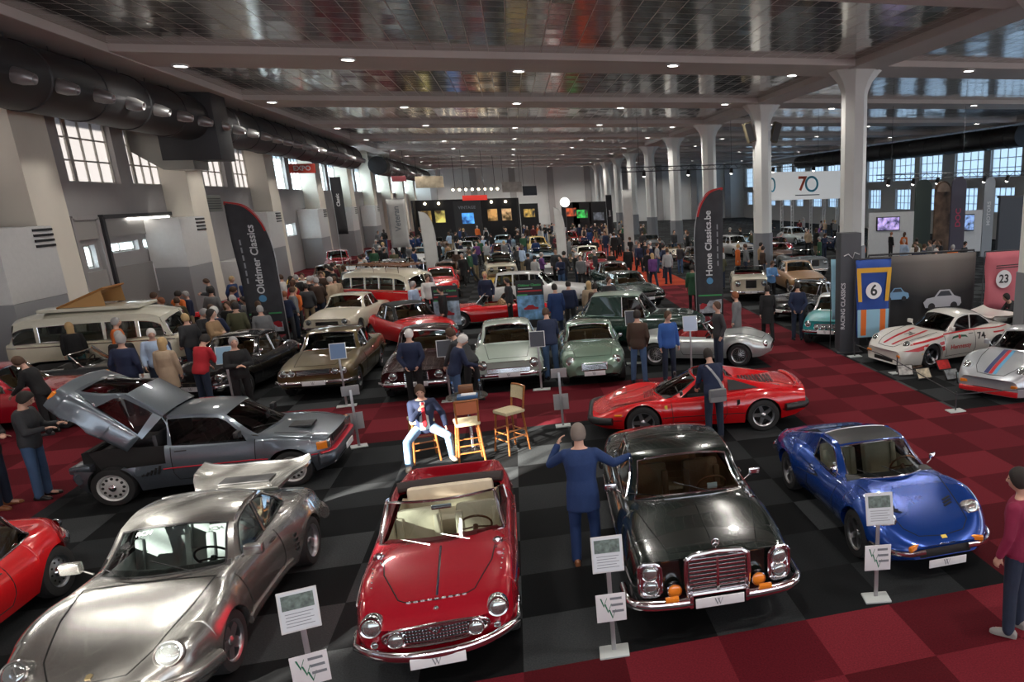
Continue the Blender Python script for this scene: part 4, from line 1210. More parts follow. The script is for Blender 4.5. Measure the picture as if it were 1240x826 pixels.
def car_bus(name, label, lower, upper, split=1.02, rack=True, poptop=False, cat='van'):
    wb = 2.40; xf, xr = 2.0, -2.20; h = .86
    P = dict(wb=wb, R=.33, Ra=.38, tr=1.38, tw=.18, rim='steel', alloy=CHROME, tuck=.94, si=.955, gp=2, sm=2, mid=.4, bowf=.16, bowr=.10, bowlen=.5, rakef=.10, rakez=.6,
        hw=[(xf, .70), (xf - .15, .82), (xf - .5, .855), (0, h), (xr + .3, .85), (xr, .76)], zt=[(xf, 1.14), (xr, 1.16)], zs=[(xf, 1.12), (xr, 1.14)],
        zb=[(xf, .38), (1.5, .30), (0, .28), (-1.8, .32), (xr, .42)], n=34, paint=lambda c: 0, archh=.95,
        cab=dict(wb=1.86, rf=1.62, rr=-1.95, bb=-2.12, prof=[(1.86, 1.15), (1.74, 1.50), (1.62, 1.78), (1.2, 1.90), (0, 1.93), (-1.6, 1.89), (-1.95, 1.78), (-2.04, 1.45), (-2.12, 1.17)],
                 ye=[(1.86, .74), (1.62, .71), (-1.95, .72), (-2.12, .74)], ybf=.80, ybr=.80, wbc=.26, rfc=.20, rrc=.06, bbc=.08, crown=.13,
                 wins=[(1.50, .92, -.1, 0, .20, .06), (.84, .16, 0, 0, .20, .06), (.08, -.60, 0, 0, .20, .06), (-.68, -1.34, 0, 0, .20, .06), (-1.42, -1.92, 0, 0, .20, .06)]))
    c = Car(name, label, P, lower, cat)
    c.cabin(trim=CHROME, interior=CREAM_LEATHER, roofm=upper, seats=((1.0, .36), (1.0, -.36)), wheel_y=.36, rear_seat=-.6)
    pts = []
    # V shaped two-tone front panel and belt trim
    for sg in (1, -1):
        p, n = c.front(sg * .52, .80); c.lamp(p + V((.01, 0, 0)), V((1, sg * .1, .1)), .095, rw=.02)
        p, n = c.front(sg * .52, .99); c.lamp(p, V((1, 0, .1)), .035, 'front_indicator', lens=AMBER, rw=.01)
        c.line([(1.7, 1.05), (0, 1.06), (-2.1, 1.06)], .014, CHROME, 'belt_trim', 'side', sg)
        c.mirror(1.55, .84, 1.15, sg, rnd=True, arm=.10)
    c.lines([[(.72, 1.10), (.45, .95), (.15, .62), (0, .52), (-.15, .62), (-.45, .95), (-.72, 1.10)]], .016, CHROME, 'front_trim', 'front')
    p, n = c.front(0, .86); M = Matrix.Translation(p + V((.012, 0, 0))) @ frame_to((1, 0, .1))
    e = MB(); e.tube([M @ V((.15 * cos(a), .15 * sin(a), 0)) for a in lin(29, 0, 2 * pi)[:-1]], .014, 6, True)
    for a, b in (((-.10, .11), (-.03, .02)), ((-.03, .02), (0, .06)), ((0, .06), (.03, .02)), ((.03, .02), (.10, .11)), ((-.13, .05), (-.06, -.12)), ((-.06, -.12), (0, -.01)), ((0, -.01), (.06, -.12)), ((.06, -.12), (.13, .05))):
        e.tube([M @ V((*a, 0)), M @ V((*b, 0))], .012, 6)
    e.build('front_emblem', CHROME, c.root)
    c.bumper(.46, .06, True, .82, .08, .04, CHROME, wrap=.3)
    c.plate(2.10, .50, .44, .10)
    c.cab_z_end = 0
    # split windscreen pillar
    MB().tube([c.cabpt(x, 0) + V((.01, 0, 0)) for x in lin(6, 1.85, 1.63)], .022, 6).build('screen_pillar', upper, c.root)
    if rack:
        r = MB()
        for x in lin(11, 1.2, -1.6): r.box((x, 0, 2.06), (.07, 1.34, .03), None, .006)
        rk = r.build('roof_rack', WOODRIM, c.root)
        t = MB()
        for sg in (1, -1):
            t.tube([(1.28, sg * .68, 2.10), (-1.7, sg * .68, 2.10)], .016, 6)
            for x in lin(5, 1.1, -1.5): t.cyl((x, sg * .66, 1.80), (x, sg * .68, 2.10), .013, seg=6)
        t.build('rack_rail', CHROME, rk)
    if poptop:
        b = MB(); b.box((-.2, 0, 1.96), (2.3, 1.25, .10), None, .04); b.build('roof_tray', upper, c.root)
        M = Matrix.Translation((-.9, 0, 2.02)) @ Matrix.Rotation(-.40, 4, 'Y')
        t = MB(); t.box((.62, 0, .0), (1.24, 1.22, .05), M, .02); t.build('raised_roof', mat('pop_top_wood', (.30, .13, .03), .5, var=.15, vscale=12), c.root)
        for sg in (1, -1): MB().add([(-.85, sg * .58, 2.02), (.2, sg * .58, 2.02), M @ V((1.15, sg * .58, 0))], [(0, 1, 2)]).build('canvas_side', mat('canvas_tan', (.40, .22, .08), .8, bump=.2), c.root)
    return c

def decal(c, mb, name, m, how='side', sg=1, off=.004, T=None, maxlen=.07, parent=None):
    """flat graphics projected on the shell: mb holds 2-D shapes (x along the car, y up)"""
    bm = bmesh.new(); vs = [bm.verts.new((v[0], v[1], 0)) for v in mb.v]
    for f in mb.f:
        try: bm.faces.new([vs[i] for i in f])
        except ValueError: pass
    for it in range(5):
        es = [e for e in bm.edges if e.calc_length() > maxlen]
        if not es: break
        bmesh.ops.subdivide_edges(bm, edges=es, cuts=1); bmesh.ops.triangulate(bm, faces=[f for f in bm.faces if len(f.verts) > 4])
    bad = []
    for v in bm.verts:
        x, z = v.co.x, v.co.y
        if how == 'side':
            p, n = c.side(x, z, sg)
            if any(hypot(x - ax, z - c.R) < c.Ra for ax in c.axles): p = None
        elif how == 'top': p, n = c.top(x, z)
        else: p, n = c.front(x, z)
        if p is None: bad.append(v)
        else: v.co = p + n * off
    bmesh.ops.delete(bm, geom=bad, context='VERTS')
    me = bpy.data.meshes.new(name); bm.to_mesh(me); bm.free(); me.materials.append(m)
    o = bpy.data.objects.new(name, me); COL.objects.link(o); o.parent = parent or c.root
    return o

def quad(mb, pts): return mb.add([(x, y, 0) for x, y in pts], [tuple(range(len(pts)))])

def car_racer(label, martini=False):
    """wide-arched rear-engined racing coupe with livery"""
    P = dict(wb=2.272, R=.32, Ra=.345, tr=(1.48, 1.58), tw=(.26, .34), flare=(.055, .075), flw=.17, rim='race', alloy=ALLOY if not martini else DARKALLOY, tuck=.93, si=.90, gp=3.2, mid=.42, sm=4, steer=.0,
        hw=[(2.10, .66), (2.0, .76), (1.75, .83), (1.15, .90), (.6, .84), (-.3, .83), (-.7, .88), (-1.13, .93), (-1.7, .90), (-2.1, .78), (-2.26, .66)],
        zt=[(2.10, .50), (1.9, .575), (1.6, .67), (1.1, .78), (.62, .87), (0, .87), (-1.0, .92), (-1.5, .90), (-1.9, .80), (-2.26, .62)],
        zs=[(2.10, .48), (1.95, .60), (1.75, .73), (1.3, .83), (.8, .855), (.3, .85), (-.5, .86), (-1.0, .91), (-1.5, .88), (-1.9, .80), (-2.26, .60)],
        zb=[(2.10, .14), (1.8, .13), (1.0, .15), (-1.0, .16), (-1.9, .2), (-2.26, .3)], bowf=.20, bowr=.2,
        cab=dict(wb=.72, rf=.08, rr=-.72, bb=-1.62, prof=[(.72, .875), (.40, 1.09), (.08, 1.24), (-.3, 1.305), (-.72, 1.27), (-1.2, 1.09), (-1.62, .90)],
                 ye=[(.72, .66), (.08, .555), (-.72, .53), (-1.62, .50)], ybf=.70, ybr=.66, wbc=.26, rfc=.06, rrc=.0, bbc=.0, crown=.05,
                 wins=[(.40, -.30, -.5, -.15, .05, .02), (-.36, -1.05, -.15, .5, .05, .02)]))
    col = paint('race_white', (.70, .69, .64), 0, .3) if not martini else paint('race_silver', (.50, .53, .56), .5, .3)
    c = Car('racing_car', label, P, col)
    c.cabin(glassm=GLASS_DARK, trim=BLACKTRIM, interior=BLACK_LEATHER, seats=((-.05, .34),))
    red = mat('livery_red', (.55, .015, .02), .35, coat=.5); blue = mat('livery_blue', (.015, .03, .14), .35, coat=.5); lblue = mat('livery_light_blue', (.10, .38, .62), .35, coat=.5); grn = mat('livery_green', (.02, .10, .05), .4)
    for sg in (1, -1):
        p, n = c.top(1.78, sg * .62); c.lamp(p + V((.0, 0, .0)), V((.80, sg * .12, .58)), .10, depth=.10, rw=.022, ring=col)
        q, n = c.front(sg * .55, .36)
        if q: MB().box((0, 0, 0), (.04, .20, .07), Matrix.Translation(q) @ Matrix.Rotation(-sg * .35, 4, 'Z'), .012).build('front_indicator', AMBER, c.root)
        c.mirror(.42, .70, .88, sg, (.09, .15, .11), col, .06)
    c.lines([[(.74, .60), (1.2, .56), (1.7, .44), (1.93, .30), (1.965, 0), (1.93, -.30), (1.7, -.44), (1.2, -.56), (.74, -.60)]], .007)
    c.doors(.66, -.42, .24, .82, -.28, BLACKTRIM)
    pts = [c.front(y, .22)[0] + V((.006, 0, 0)) for y in lin(11, -.36, .36)]
    c.tray(pts, 1., GRILLE_DARK, 'oil_cooler', flat=(.05, .012))
    m = MB()
    for k in range(2):
        m.grid([[(x, w * v, z + (.08 * abs(v) ** 6) - .03 * k) for v in (lin(15, -1, 1) if k == 0 else lin(15, 1, -1))] for x, z, w in ((-1.45, .97, .5), (-1.8, .98, .70), (-2.15, 1.0, .80), (-2.35, 1.06, .78))])
    m.box((-1.75, 0, .92), (.5, .9, .12), None, .03); m.build('spoiler', col, c.root)
    if not martini:
        for sg in (1, -1):
            d = MB()
            quad(d, [(2.02, .60), (1.2, .735), (.68, .765), (.68, .805), (1.2, .785), (1.9, .66)])
            quad(d, [(1.95, .50), (1.35, .66), (.70, .66), (.70, .575), (1.20, .58), (1.6, .49)])
            quad(d, [(.86, .545), (.70, .545), (.70, .43), (.80, .43)])
            quad(d, [(.66, .80), (-1.6, .845), (-1.6, .865), (.66, .83)])
            quad(d, [(-.95, .72), (-1.35, .73), (-1.35, .765), (-.95, .755)])
            decal(c, d, 'red_stripe', red, 'side', sg)
            t = text_mb('Hennessy', .17, .008); f = -sg
            decal(c, MB().add([(.10 + f * v[0] * 1.12, .46 + v[1], 0) for v in t.v], t.f), 'door_lettering', red, 'side', sg, .005)
            t = text_mb('74', .24, .012)
            decal(c, MB().add([(-.60 + f * v[0], .66 + v[1], 0) for v in t.v], t.f), 'race_number', BLACK_INK, 'side', sg, .005)
            e = MB(); quad(e, [(.42, .66), (.36, .73), (.20, .75), (.05, .75), (-.10, .73), (-.16, .66), (-.06, .69), (.13, .70), (.32, .69)]); decal(c, e, 'door_crest', grn, 'side', sg, .005)
            e = MB(); quad(e, [(.13 + .05 * cos(a), .71 + .055 * sin(a)) for a in lin(17, 0, 2 * pi)[:-1]]); decal(c, e, 'crest_disc', red, 'side', sg, .006)
            e = MB(); quad(e, [(1.52, .36), (1.42, .36), (1.42, .44), (1.52, .44)]); decal(c, e, 'shell_sticker', mat('badge_yellow', (.8, .6, .1), .4), 'side', sg, .005)
        d = MB()
        for sg in (1, -1): quad(d, [(.76, sg * .30), (1.3, sg * .27), (1.86, sg * .20), (1.86, sg * .12), (1.3, sg * .17), (.76, sg * .20)])
        quad(d, [(1.02, -.13), (1.02, .13), (1.34, .12), (1.34, -.12)])
        decal(c, MB().add(d.v[:12], d.f[:2]), 'bonnet_stripe', red, 'top', 1)
        t = text_mb('74', .30, .014); decal(c, MB().add([(1.15 - v[1], v[0] * .9, 0) for v in t.v], t.f), 'bonnet_number', BLACK_INK, 'top', 1, .006)
    else:
        d = MB()
        for k, (m, a, b) in enumerate(((blue, -.16, -.06), (red, -.05, .03), (lblue, .04, .12))):
            d = MB(); quad(d, [(1.92, a), (1.92, b), (.70, b - .10), (.70, a - .10)]); decal(c, d, 'bonnet_stripe', m, 'top', 1)
            d = MB(); quad(d, [(.68, .56 + a), (-1.8, .66 + a), (-1.8, .66 + b), (.68, .56 + b)])
            for sg in (1, -1): decal(c, d, 'side_stripe', m, 'side', sg)
        for sg in (1, -1):
            t = text_mb('MARTINI', .12, .005); decal(c, MB().add([(.15 - sg * v[0], .42 + v[1], 0) for v in t.v], t.f), 'side_lettering', blue, 'side', sg, .006)
        pts = []
        for t in lin(15, -1, 1):
            q, n = c.front(.66 * t, .20)
            if q: pts.append(q + V((.02, 0, 0)))
        c.tray(pts, 1., red, 'chin_spoiler', flat=(.06, .03))
    return c
# ================================================================= people
SKIN = mat('skin', (.58, .34, .25), .55, var=.05, vscale=6)
EYE = mat('eye_dark', (.02, .015, .012), .25)
HAIRC = dict(dark=mat('hair_dark', (.02, .015, .012), .7, bump=.4, bscale=160), brown=mat('hair_brown', (.07, .035, .018), .7, bump=.4, bscale=160), grey=mat('hair_grey', (.34, .33, .32), .75, bump=.4, bscale=160),
             white=mat('hair_white', (.62, .60, .57), .75, bump=.4, bscale=160), blond=mat('hair_blond', (.50, .34, .16), .7, bump=.4, bscale=160), cropped=mat('hair_cropped', (.20, .165, .14), .8, bump=.3, bscale=200), red=mat('hair_red', (.22, .07, .025), .7, bump=.4, bscale=160))
CLOTH = {}
def cloth(name, col):
    if name not in CLOTH: CLOTH[name] = mat('cloth_' + name, col, .85, var=.10, vscale=5, bump=.35, bscale=45)
    return CLOTH[name]
for _n, _c in dict(navy=(.012, .02, .055), blue_suit=(.012, .035, .12), black=(.010, .010, .011), charcoal=(.035, .036, .04), grey=(.16, .165, .17), light_grey=(.38, .39, .40), jeans=(.05, .10, .20), light_jeans=(.16, .27, .42),
                   dark_jeans=(.015, .025, .05), brown=(.05, .028, .018), beige=(.42, .32, .22), olive=(.07, .07, .035), red=(.42, .015, .025), magenta=(.22, .012, .05), maroon=(.10, .012, .018), white=(.68, .68, .66), sky=(.15, .33, .62), shirt_blue=(.40, .52, .70),
                   orange=(.60, .13, .02), green=(.03, .10, .05), tan=(.30, .19, .10), teal=(.02, .13, .15), purple=(.14, .05, .20), khaki=(.26, .20, .12), royal=(.03, .10, .34)).items(): cloth(_n, _c)
SHOE_B = mat('shoe_brown', (.22, .08, .03), .4); SHOE_K = mat('shoe_black', (.012, .011, .011), .4); SHOE_W = mat('shoe_white', (.6, .6, .58), .5)

def remesh(mb, voxel, smooth=2):
    me = bpy.data.meshes.new('r'); me.from_pydata(mb.v, [], mb.f)
    o = bpy.data.objects.new('r', me); COL.objects.link(o)
    md = o.modifiers.new('v', 'REMESH'); md.mode = 'VOXEL'; md.voxel_size = voxel; md.use_smooth_shade = True
    if smooth: sm = o.modifiers.new('s', 'SMOOTH'); sm.factor = .5; sm.iterations = smooth
    dg = bpy.context.evaluated_depsgraph_get()
    out = bpy.data.meshes.new_from_object(o.evaluated_get(dg))
    bpy.data.objects.remove(o); bpy.data.meshes.remove(me)
    return out

def erings(mb, secs):
    """rings: (centre, forward half depth, side half width, forward axis, side axis)"""
    rings = []
    for c, a, b, fx, sy in secs:
        rings.append([c + fx * (a * cos(t)) + sy * (b * sin(t)) for t in lin(21, 0, 2 * pi)[:-1]])
    mb.ring_tube(rings)

def limb(mb, pts, rad, seg=12):
    """tapering limb through joints with rounded ends, densified"""
    P, R = [], []
    for i in range(len(pts) - 1):
        for t in lin(6)[:-1]: P.append(pts[i].lerp(pts[i + 1], t)); R.append(lerp(rad[i], rad[i + 1], t))
    P.append(pts[-1]); R.append(rad[-1])
    mb.tube(P, R, seg)
    for p, r in zip(pts, rad): mb.ball(p, r * .99, 12, 8)

class Pose:
    def __init__(s, lean=0., turn=0., hip=.93, hipx=0., legs=None, arms=None, head=(0., 0.), side=0.):
        """arms/legs: for left and right, (upper direction, lower direction) in body axes x fwd, y left, z up; head = (pitch down, yaw)"""
        U = Matrix.Rotation(lean, 3, 'Y') @ Matrix.Rotation(side, 3, 'X')
        s.U = U
        s.hipc = V((hipx, 0, hip)); s.fx = U @ V((1, 0, 0)); s.sy = U @ V((0, 1, 0)); s.uz = U @ V((0, 0, 1))
        s.waist = s.hipc + s.uz * .16; s.chest = s.hipc + s.uz * .36; s.shc = s.hipc + s.uz * .505; s.neck = s.hipc + s.uz * .57
        hp, hy = head
        s.H = Matrix.Rotation(hy, 3, 'Z') @ Matrix.Rotation(lean * .45 + hp, 3, 'Y')
        s.headc = s.neck + s.uz * .05 + s.H @ V((.025, 0, .095))
        legs = legs or (((.02, .04, -1), (-.03, .02, -1)), ((.02, -.04, -1), (-.03, -.02, -1)))
        arms = arms or (((.05, .22, -1), (.22, .04, -1)), ((.05, -.22, -1), (.22, -.04, -1)))
        s.leg, s.arm, s.handdir = [], [], []
        for i, sg in enumerate((1, -1)):
            h = s.hipc + V((0, sg * .095, -.01))
            k = h + V(legs[i][0]).normalized() * .43; a = k + V(legs[i][1]).normalized() * .415
            s.leg.append((h, k, a))
            sh = s.shc + s.sy * (sg * .175) - s.uz * .035
            e = sh + (V(arms[i][0]).normalized()) * .285; fd = V(arms[i][1]).normalized(); w = e + fd * .245
            s.arm.append((sh, e, w)); s.handdir.append(V(arms[i][2]).normalized() if len(arms[i]) > 2 else fd)
        # plant the feet on the ground
        dz = min(l[2].z for l in s.leg) - .085
        s.dz = dz

def torso(mb, p, g=0., bottom=-.06, cut=.0, fat=1.):
    fx, sy, uz, h = p.fx, p.sy, p.uz, p.hipc
    S = []
    prof = [(-.10, .095, .150), (-.02, .112, .172), (.06, .110, .165), (.16, .102, .150), (.26, .112, .160), (.36, .122, .176), (.44, .115, .185), (.50, .092, .170), (.535, .070, .115), (.565, .058, .062)]
    for t, a, b in prof:
        if t < bottom: continue
        if cut and t > cut: continue
        f = fat if t < .42 else 1
        S.append((h + uz * t, a * f + g, b * (1 + (f - 1) * .5) + g, fx, sy))
    erings(mb, S)

def hand(mb, w, d, up, side, r=1., curl=.5):
    """palm, four bent fingers of unequal length and a thumb leaving the side of the palm"""
    d = d.normalized(); n = (up - d * up.dot(d)); n = n.normalized() if n.length > .05 else d.orthogonal().normalized(); b = d.cross(n) * side
    def T(x, y, z): return w + d * x + b * y + n * z
    pr = []
    for x, a, t in ((-.02, .026, .020), (.02, .032, .018), (.06, .040, .017), (.085, .040, .014)):
        pr.append([T(x, a * cos(q), t * sin(q)) for q in lin(13, 0, 2 * pi)[:-1]])
    mb.ring_tube(pr)
    for k, (y, L) in enumerate(((.030, .072), (.010, .082), (-.010, .076), (-.029, .060))):
        c0 = T(.08, y, 0); a1 = curl * .7; a2 = curl * 1.7; a3 = curl * 2.4
        p1 = c0 + (d * cos(a1) - n * sin(a1)) * (L * .45); p2 = p1 + (d * cos(a2) - n * sin(a2)) * (L * .32); p3 = p2 + (d * cos(a3) - n * sin(a3)) * (L * .25)
        mb.tube([c0 - d * .02, c0, p1, p2, p3], [.0095, .0098, .009, .0082, .007], 8)
    q0 = T(.015, .026, -.004); q1 = T(.045, .055, -.012); q2 = T(.075, .058, -.022 - .02 * curl)
    mb.tube([T(.0, .012, 0), q0, q1, q2], [.012, .0125, .0105, .008], 8)

def head_mb(mb, p, detail=True):
    H, c = p.H, p.headc; rows = []
    NU, NV = 20, 16
    for i in range(NV + 1):
        th = pi * i / NV; r = []
        for j in range(NU):
            ph = 2 * pi * j / NU
            x, y, z = sin(th) * cos(ph), sin(th) * sin(ph), cos(th)
            X, Y, Z = x * .103, y * .082, (abs(z) ** .92) * (1 if z > 0 else -1) * .122
            if z < 0:                                   # jaw and chin
                k = -z; Y *= 1 - .28 * k; X = X * (1 - .20 * k) + (.012 * k if x > 0 else .028 * k)
            if x > .3 and -.1 < z < .35: X -= .006 * (1 - abs(z - .1) / .25) * (abs(y) > .15) * (abs(y) < .6)
            r.append(c + H @ V((X, Y, Z)))
        rows.append(r)
    mb.ring_tube(rows, caps=False)
    nb, nt = c + H @ V((.113, 0, -.018)), c + H @ V((.094, 0, .03))
    mb.tube([nt, nb + H @ V((.004, 0, .004)), c + H @ V((.088, 0, -.032))], [.008, .014, .012], 8)
    mb.tube([c + H @ V((.088, -.022, -.060)), c + H @ V((.096, 0, -.058)), c + H @ V((.088, .022, -.060))], .007, 6)
    for sg in (1, -1): mb.ball(c + H @ V((-.005, sg * .079, -.005)), (.022, .008, .032), 10, 6, H)
    mb.tube([p.neck - p.uz * .07, p.neck + p.uz * .02, c + H @ V((-.015, 0, -.05))], [.066, .056, .054], 14)

def hair_mb(p, style):
    H, c = p.H, p.headc; mb = MB(); rows = []
    for i in range(15):
        th = pi * i / 14 * (.70 if style != 'bald' else .5); r = []
        for j in range(24):
            ph = 2 * pi * j / 24
            x, y, z = sin(th) * cos(ph), sin(th) * sin(ph), cos(th)
            front = max(0, cos(ph)); lim = cos(pi * (.70 - .36 * front ** 1.5))
            zz = max(z, lim) if style != 'bald' else max(z, -.15)
            sc = 1.09 if zz > lim + .04 else 1.05
            s2 = sqrt(max(0, 1 - zz * zz)); k = hypot(x, y) or 1
            x, y = x / k * s2, y / k * s2
            if style == 'long': sc *= 1.06
            wob = .006 * noise.noise(V((x * 4, y * 4, zz * 4 + 7)))
            r.append(c + H @ V((x * (.103 * sc + wob) - .004, y * (.083 * sc + wob), (abs(zz) ** .9) * (1 if zz > 0 else -1) * .122 * (sc - .03) + .004)))
        rows.append(r)
    mb.ring_tube(rows, caps=False)
    if style == 'long':
        S = []
        for t, a, b in ((.02, .07, .083), (-.06, .062, .085), (-.14, .05, .085), (-.22, .04, .075), (-.29, .02, .05)):
            S.append((c + V((0, 0, t)) + H @ V((-.055, 0, 0)), a, b, H @ V((1, 0, 0)), H @ V((0, 1, 0))))
        erings(mb, S)
    return mb

def shoe_mb(a, fwd, sg):
    mb = MB(); f = V((fwd.x, fwd.y, 0)).normalized(); s = V((-f.y, f.x, 0)); rows = []
    for x, w, h in ((-.085, .026, .055), (-.06, .036, .085), (-.01, .038, .10), (.05, .041, .075), (.11, .047, .055), (.155, .040, .045), (.178, .018, .03)):
        rows.append([a + f * x + s * (w * cos(t)) + V((0, 0, max(-.085, -.083 + h * .5 + h * .5 * sin(t)) if sin(t) > -.4 else -.084)) for t in lin(15, 0, 2 * pi)[:-1]])
    mb.ring_tube(rows); return mb

BANK = {}
def bank(key, pose, female=False, coat=False, fat=1.06, lod=0):
    """meshes of one posed figure: body, top, trousers, shoes and hair"""
    k = (key, coat, lod)
    if k in BANK: return BANK[k]
    p = pose; vox = (.011, .016)[lod] if lod < 2 else .024
    off = Matrix.Translation((0, 0, -p.dz))
    # body
    b = MB(); torso(b, p, -.012)
    for i, sg in enumerate((1, -1)):
        h, kn, an = p.leg[i]; limb(b, [h, kn, an], [.078, .052, .036])
        b.tube([an, an + V((.05, 0, -.045)), an + V((.14, 0, -.06))], [.036, .034, .022], 8)
        sh, e, w = p.arm[i]; limb(b, [sh, e, w], [.048, .038, .027])
        if lod < 2: hand(b, w, p.handdir[i], V((0, sg * .6, .35)) if abs(p.handdir[i].z) > .7 else V((0, 0, 1)), -sg if abs(p.handdir[i].z) > .7 else sg, curl=.45)
        else: b.ball(w + p.handdir[i] * .06, (.045, .045, .06), 10, 6)
    head_mb(b, p)
    body = remesh(b, vox, 1)
    # clothing
    t = MB(); torso(t, p, .020, -.12 if not coat else -.12, .54, fat)
    if coat:
        k = coat / .36
        erings(t, [(p.hipc - p.uz * .0, .135, .195, p.fx, p.sy), (p.hipc + V((0, 0, -.10 - .10 * k)), .145, .20, V((1, 0, 0)), V((0, 1, 0))), (p.hipc + V((0, 0, -.12 - .24 * k)), .15, .205, V((1, 0, 0)), V((0, 1, 0)))])
    for i in range(2):
        sh, e, w = p.arm[i]; limb(t, [sh, e, e.lerp(w, .93)], [.070, .057, .044])
    top = remesh(t, .015 if lod < 2 else .026, 3)
    q = MB()
    erings(q, [(p.hipc + p.uz * .10, .122 * fat, .166 * fat, p.fx, p.sy), (p.hipc + p.uz * .02, .128, .178, p.fx, p.sy), (p.hipc - V((0, 0, .07)), .112, .168, V((1, 0, 0)), V((0, 1, 0)))])
    for i in range(2):
        h, kn, an = p.leg[i]; limb(q, [h, kn, an - (kn - an) * .035], [.096, .072, .062])
    tr = remesh(q, .015 if lod < 2 else .026, 3)
    shoes = []
    for i, sg in enumerate((1, -1)):
        h, kn, an = p.leg[i]
        f = V((1, sg * .22, 0)); o = shoe_mb(an, f, sg).build('shoe', SHOE_K); shoes.append(o.data); bpy.data.objects.remove(o)
    hair = {}
    for st in ('short', 'long'):
        o = hair_mb(p, st).build('hair', HAIRC['dark']); hair[st] = o.data; bpy.data.objects.remove(o)
    e = MB()
    for sg in (1, -1):
        e.ball(p.headc + p.H @ V((.086, sg * .032, .018)), (.008, .013, .008), 8, 6)
    o = e.build('eye', EYE); eye = o.data; bpy.data.objects.remove(o)
    for m in [body, top, tr, eye] + shoes + list(hair.values()): m.transform(off)
    for m, mt in ((body, SKIN), (top, cloth('navy', 0)), (tr, cloth('jeans', 0))):
        m.materials.clear(); m.materials.append(mt); m.polygons.foreach_set('use_smooth', [True] * len(m.polygons))
    BANK[k] = dict(body=body, top=top, trousers=tr, shoes=shoes, hair=hair, eye=eye, pose=p)
    return BANK[k]

def slotmat(o, m):
    if o.data.materials and o.data.materials[0] != m:
        o.material_slots[0].link = 'OBJECT'; o.material_slots[0].material = m

POSES = dict(
    stand=Pose(head=(.12, .2)),
    relaxed=Pose(lean=.03, arms=(((.0, .20, -1), (.35, .0, -1)), ((-.12, -.24, -1), (.55, .25, -.8))), legs=(((.05, .10, -1), (-.06, .06, -1)), ((-.02, -.06, -1), (-.02, -.02, -1)))),
    phone=Pose(lean=.05, head=(.40, 0), arms=(((.30, .18, -1), (.95, -.25, .12)), ((.25, -.18, -1), (1, .22, .16)))),
    crossed=Pose(lean=-.02, arms=(((.34, .26, -1), (.62, -1, .05)), ((.34, -.26, -1), (.62, 1, -.02)))),
    pockets=Pose(arms=(((-.22, .30, -1), (.42, -.06, -1)), ((-.22, -.30, -1), (.42, .06, -1)))),
    behind=Pose(lean=-.02, head=(.2, -.2), arms=(((-.28, .30, -1), (-.25, -.55, -1)), ((-.28, -.30, -1), (-.25, .55, -1)))),
    lean_in=Pose(lean=.62, head=(.1, .1), hipx=-.08, arms=(((.45, .15, -1), (.5, 0, -1)), ((.7, -.12, -1), (.7, .1, -.8))), legs=(((.10, .08, -1), (-.02, .03, -1)), ((-.06, -.08, -1), (-.10, -.03, -1)))),
    bow=Pose(lean=.32, head=(.35, 0), arms=(((.25, .18, -1), (.7, -.1, -.6)), ((.28, -.18, -1), (.85, .1, -.3)))),
    walk=Pose(lean=.04, arms=(((-.28, .18, -1), (.1, .05, -1)), ((.28, -.18, -1), (.55, -.05, -1))), legs=(((.38, .03, -1), (.12, .0, -1)), ((-.22, -.03, -1), (-.52, -.0, -1)))),
    photo=Pose(lean=.06, head=(.05, .1), arms=(((.45, .70, -.55), (.55, -.45, 1)), ((.30, -.75, -.62), (.55, -.75, .12))), legs=(((.02, .05, -1), (-.12, .02, -1)), ((.06, -.05, -1), (-.02, -.0, -1)))),
    hip=Pose(lean=.03, head=(.1, .3), arms=(((.0, .22, -1), (.35, .0, -1)), ((-.18, -.62, -.8), (.5, .75, -.45)))),
    sit=Pose(lean=.20, head=(.22, -.15), hip=.83, arms=(((-.15, .60, -1), (.55, .1, -1)), ((.62, -.10, -.9), (.62, .62, .95))), legs=(((.80, .62, -.32), (-.28, .10, -1)), ((.80, -.58, -.34), (-.05, -.05, -1)))),
    crouch=Pose(lean=.75, head=(-.1, 0), hip=.62, hipx=-.1, arms=(((.6, .25, -1), (.9, -.1, -.4)), ((.6, -.25, -1), (.9, .1, -.4))), legs=(((.75, .3, -.7), (-.35, 0, -1)), ((.75, -.3, -.7), (-.35, 0, -1)))),
    shoulder=Pose(lean=.04, head=(.25, .1), arms=(((.15, .30, -1), (.80, -.55, .45)), ((.10, -.24, -1), (.45, .05, -.9)))),
)
def person(pose, loc, rz, label, top='navy', trousers='dark_jeans', hair='dark', style='short', shoe=SHOE_K, scale=1., coat=False, group=None, skin=None, lod=1, cat='person'):
    B = bank(pose, POSES[pose], coat=coat, lod=lod)
    root = thing('person', label, cat, loc, rz, group); root.scale = (scale,) * 3
    body = put(B['body'], 'body', root)
    o = put(B['top'], 'jacket', root); slotmat(o, cloth(top, 0))
    o = put(B['trousers'], 'trousers', root); slotmat(o, cloth(trousers, 0))
    for m in B['shoes']: o = put(m, 'shoe', root); slotmat(o, shoe)
    if hair:
        o = put(B['hair'][style], 'hair', root); slotmat(o, HAIRC[hair])
    if lod < 2: put(B['eye'], 'eye', root)
    return root

def lock(root, mb, name, m):
    return mb.build(name, m, root)

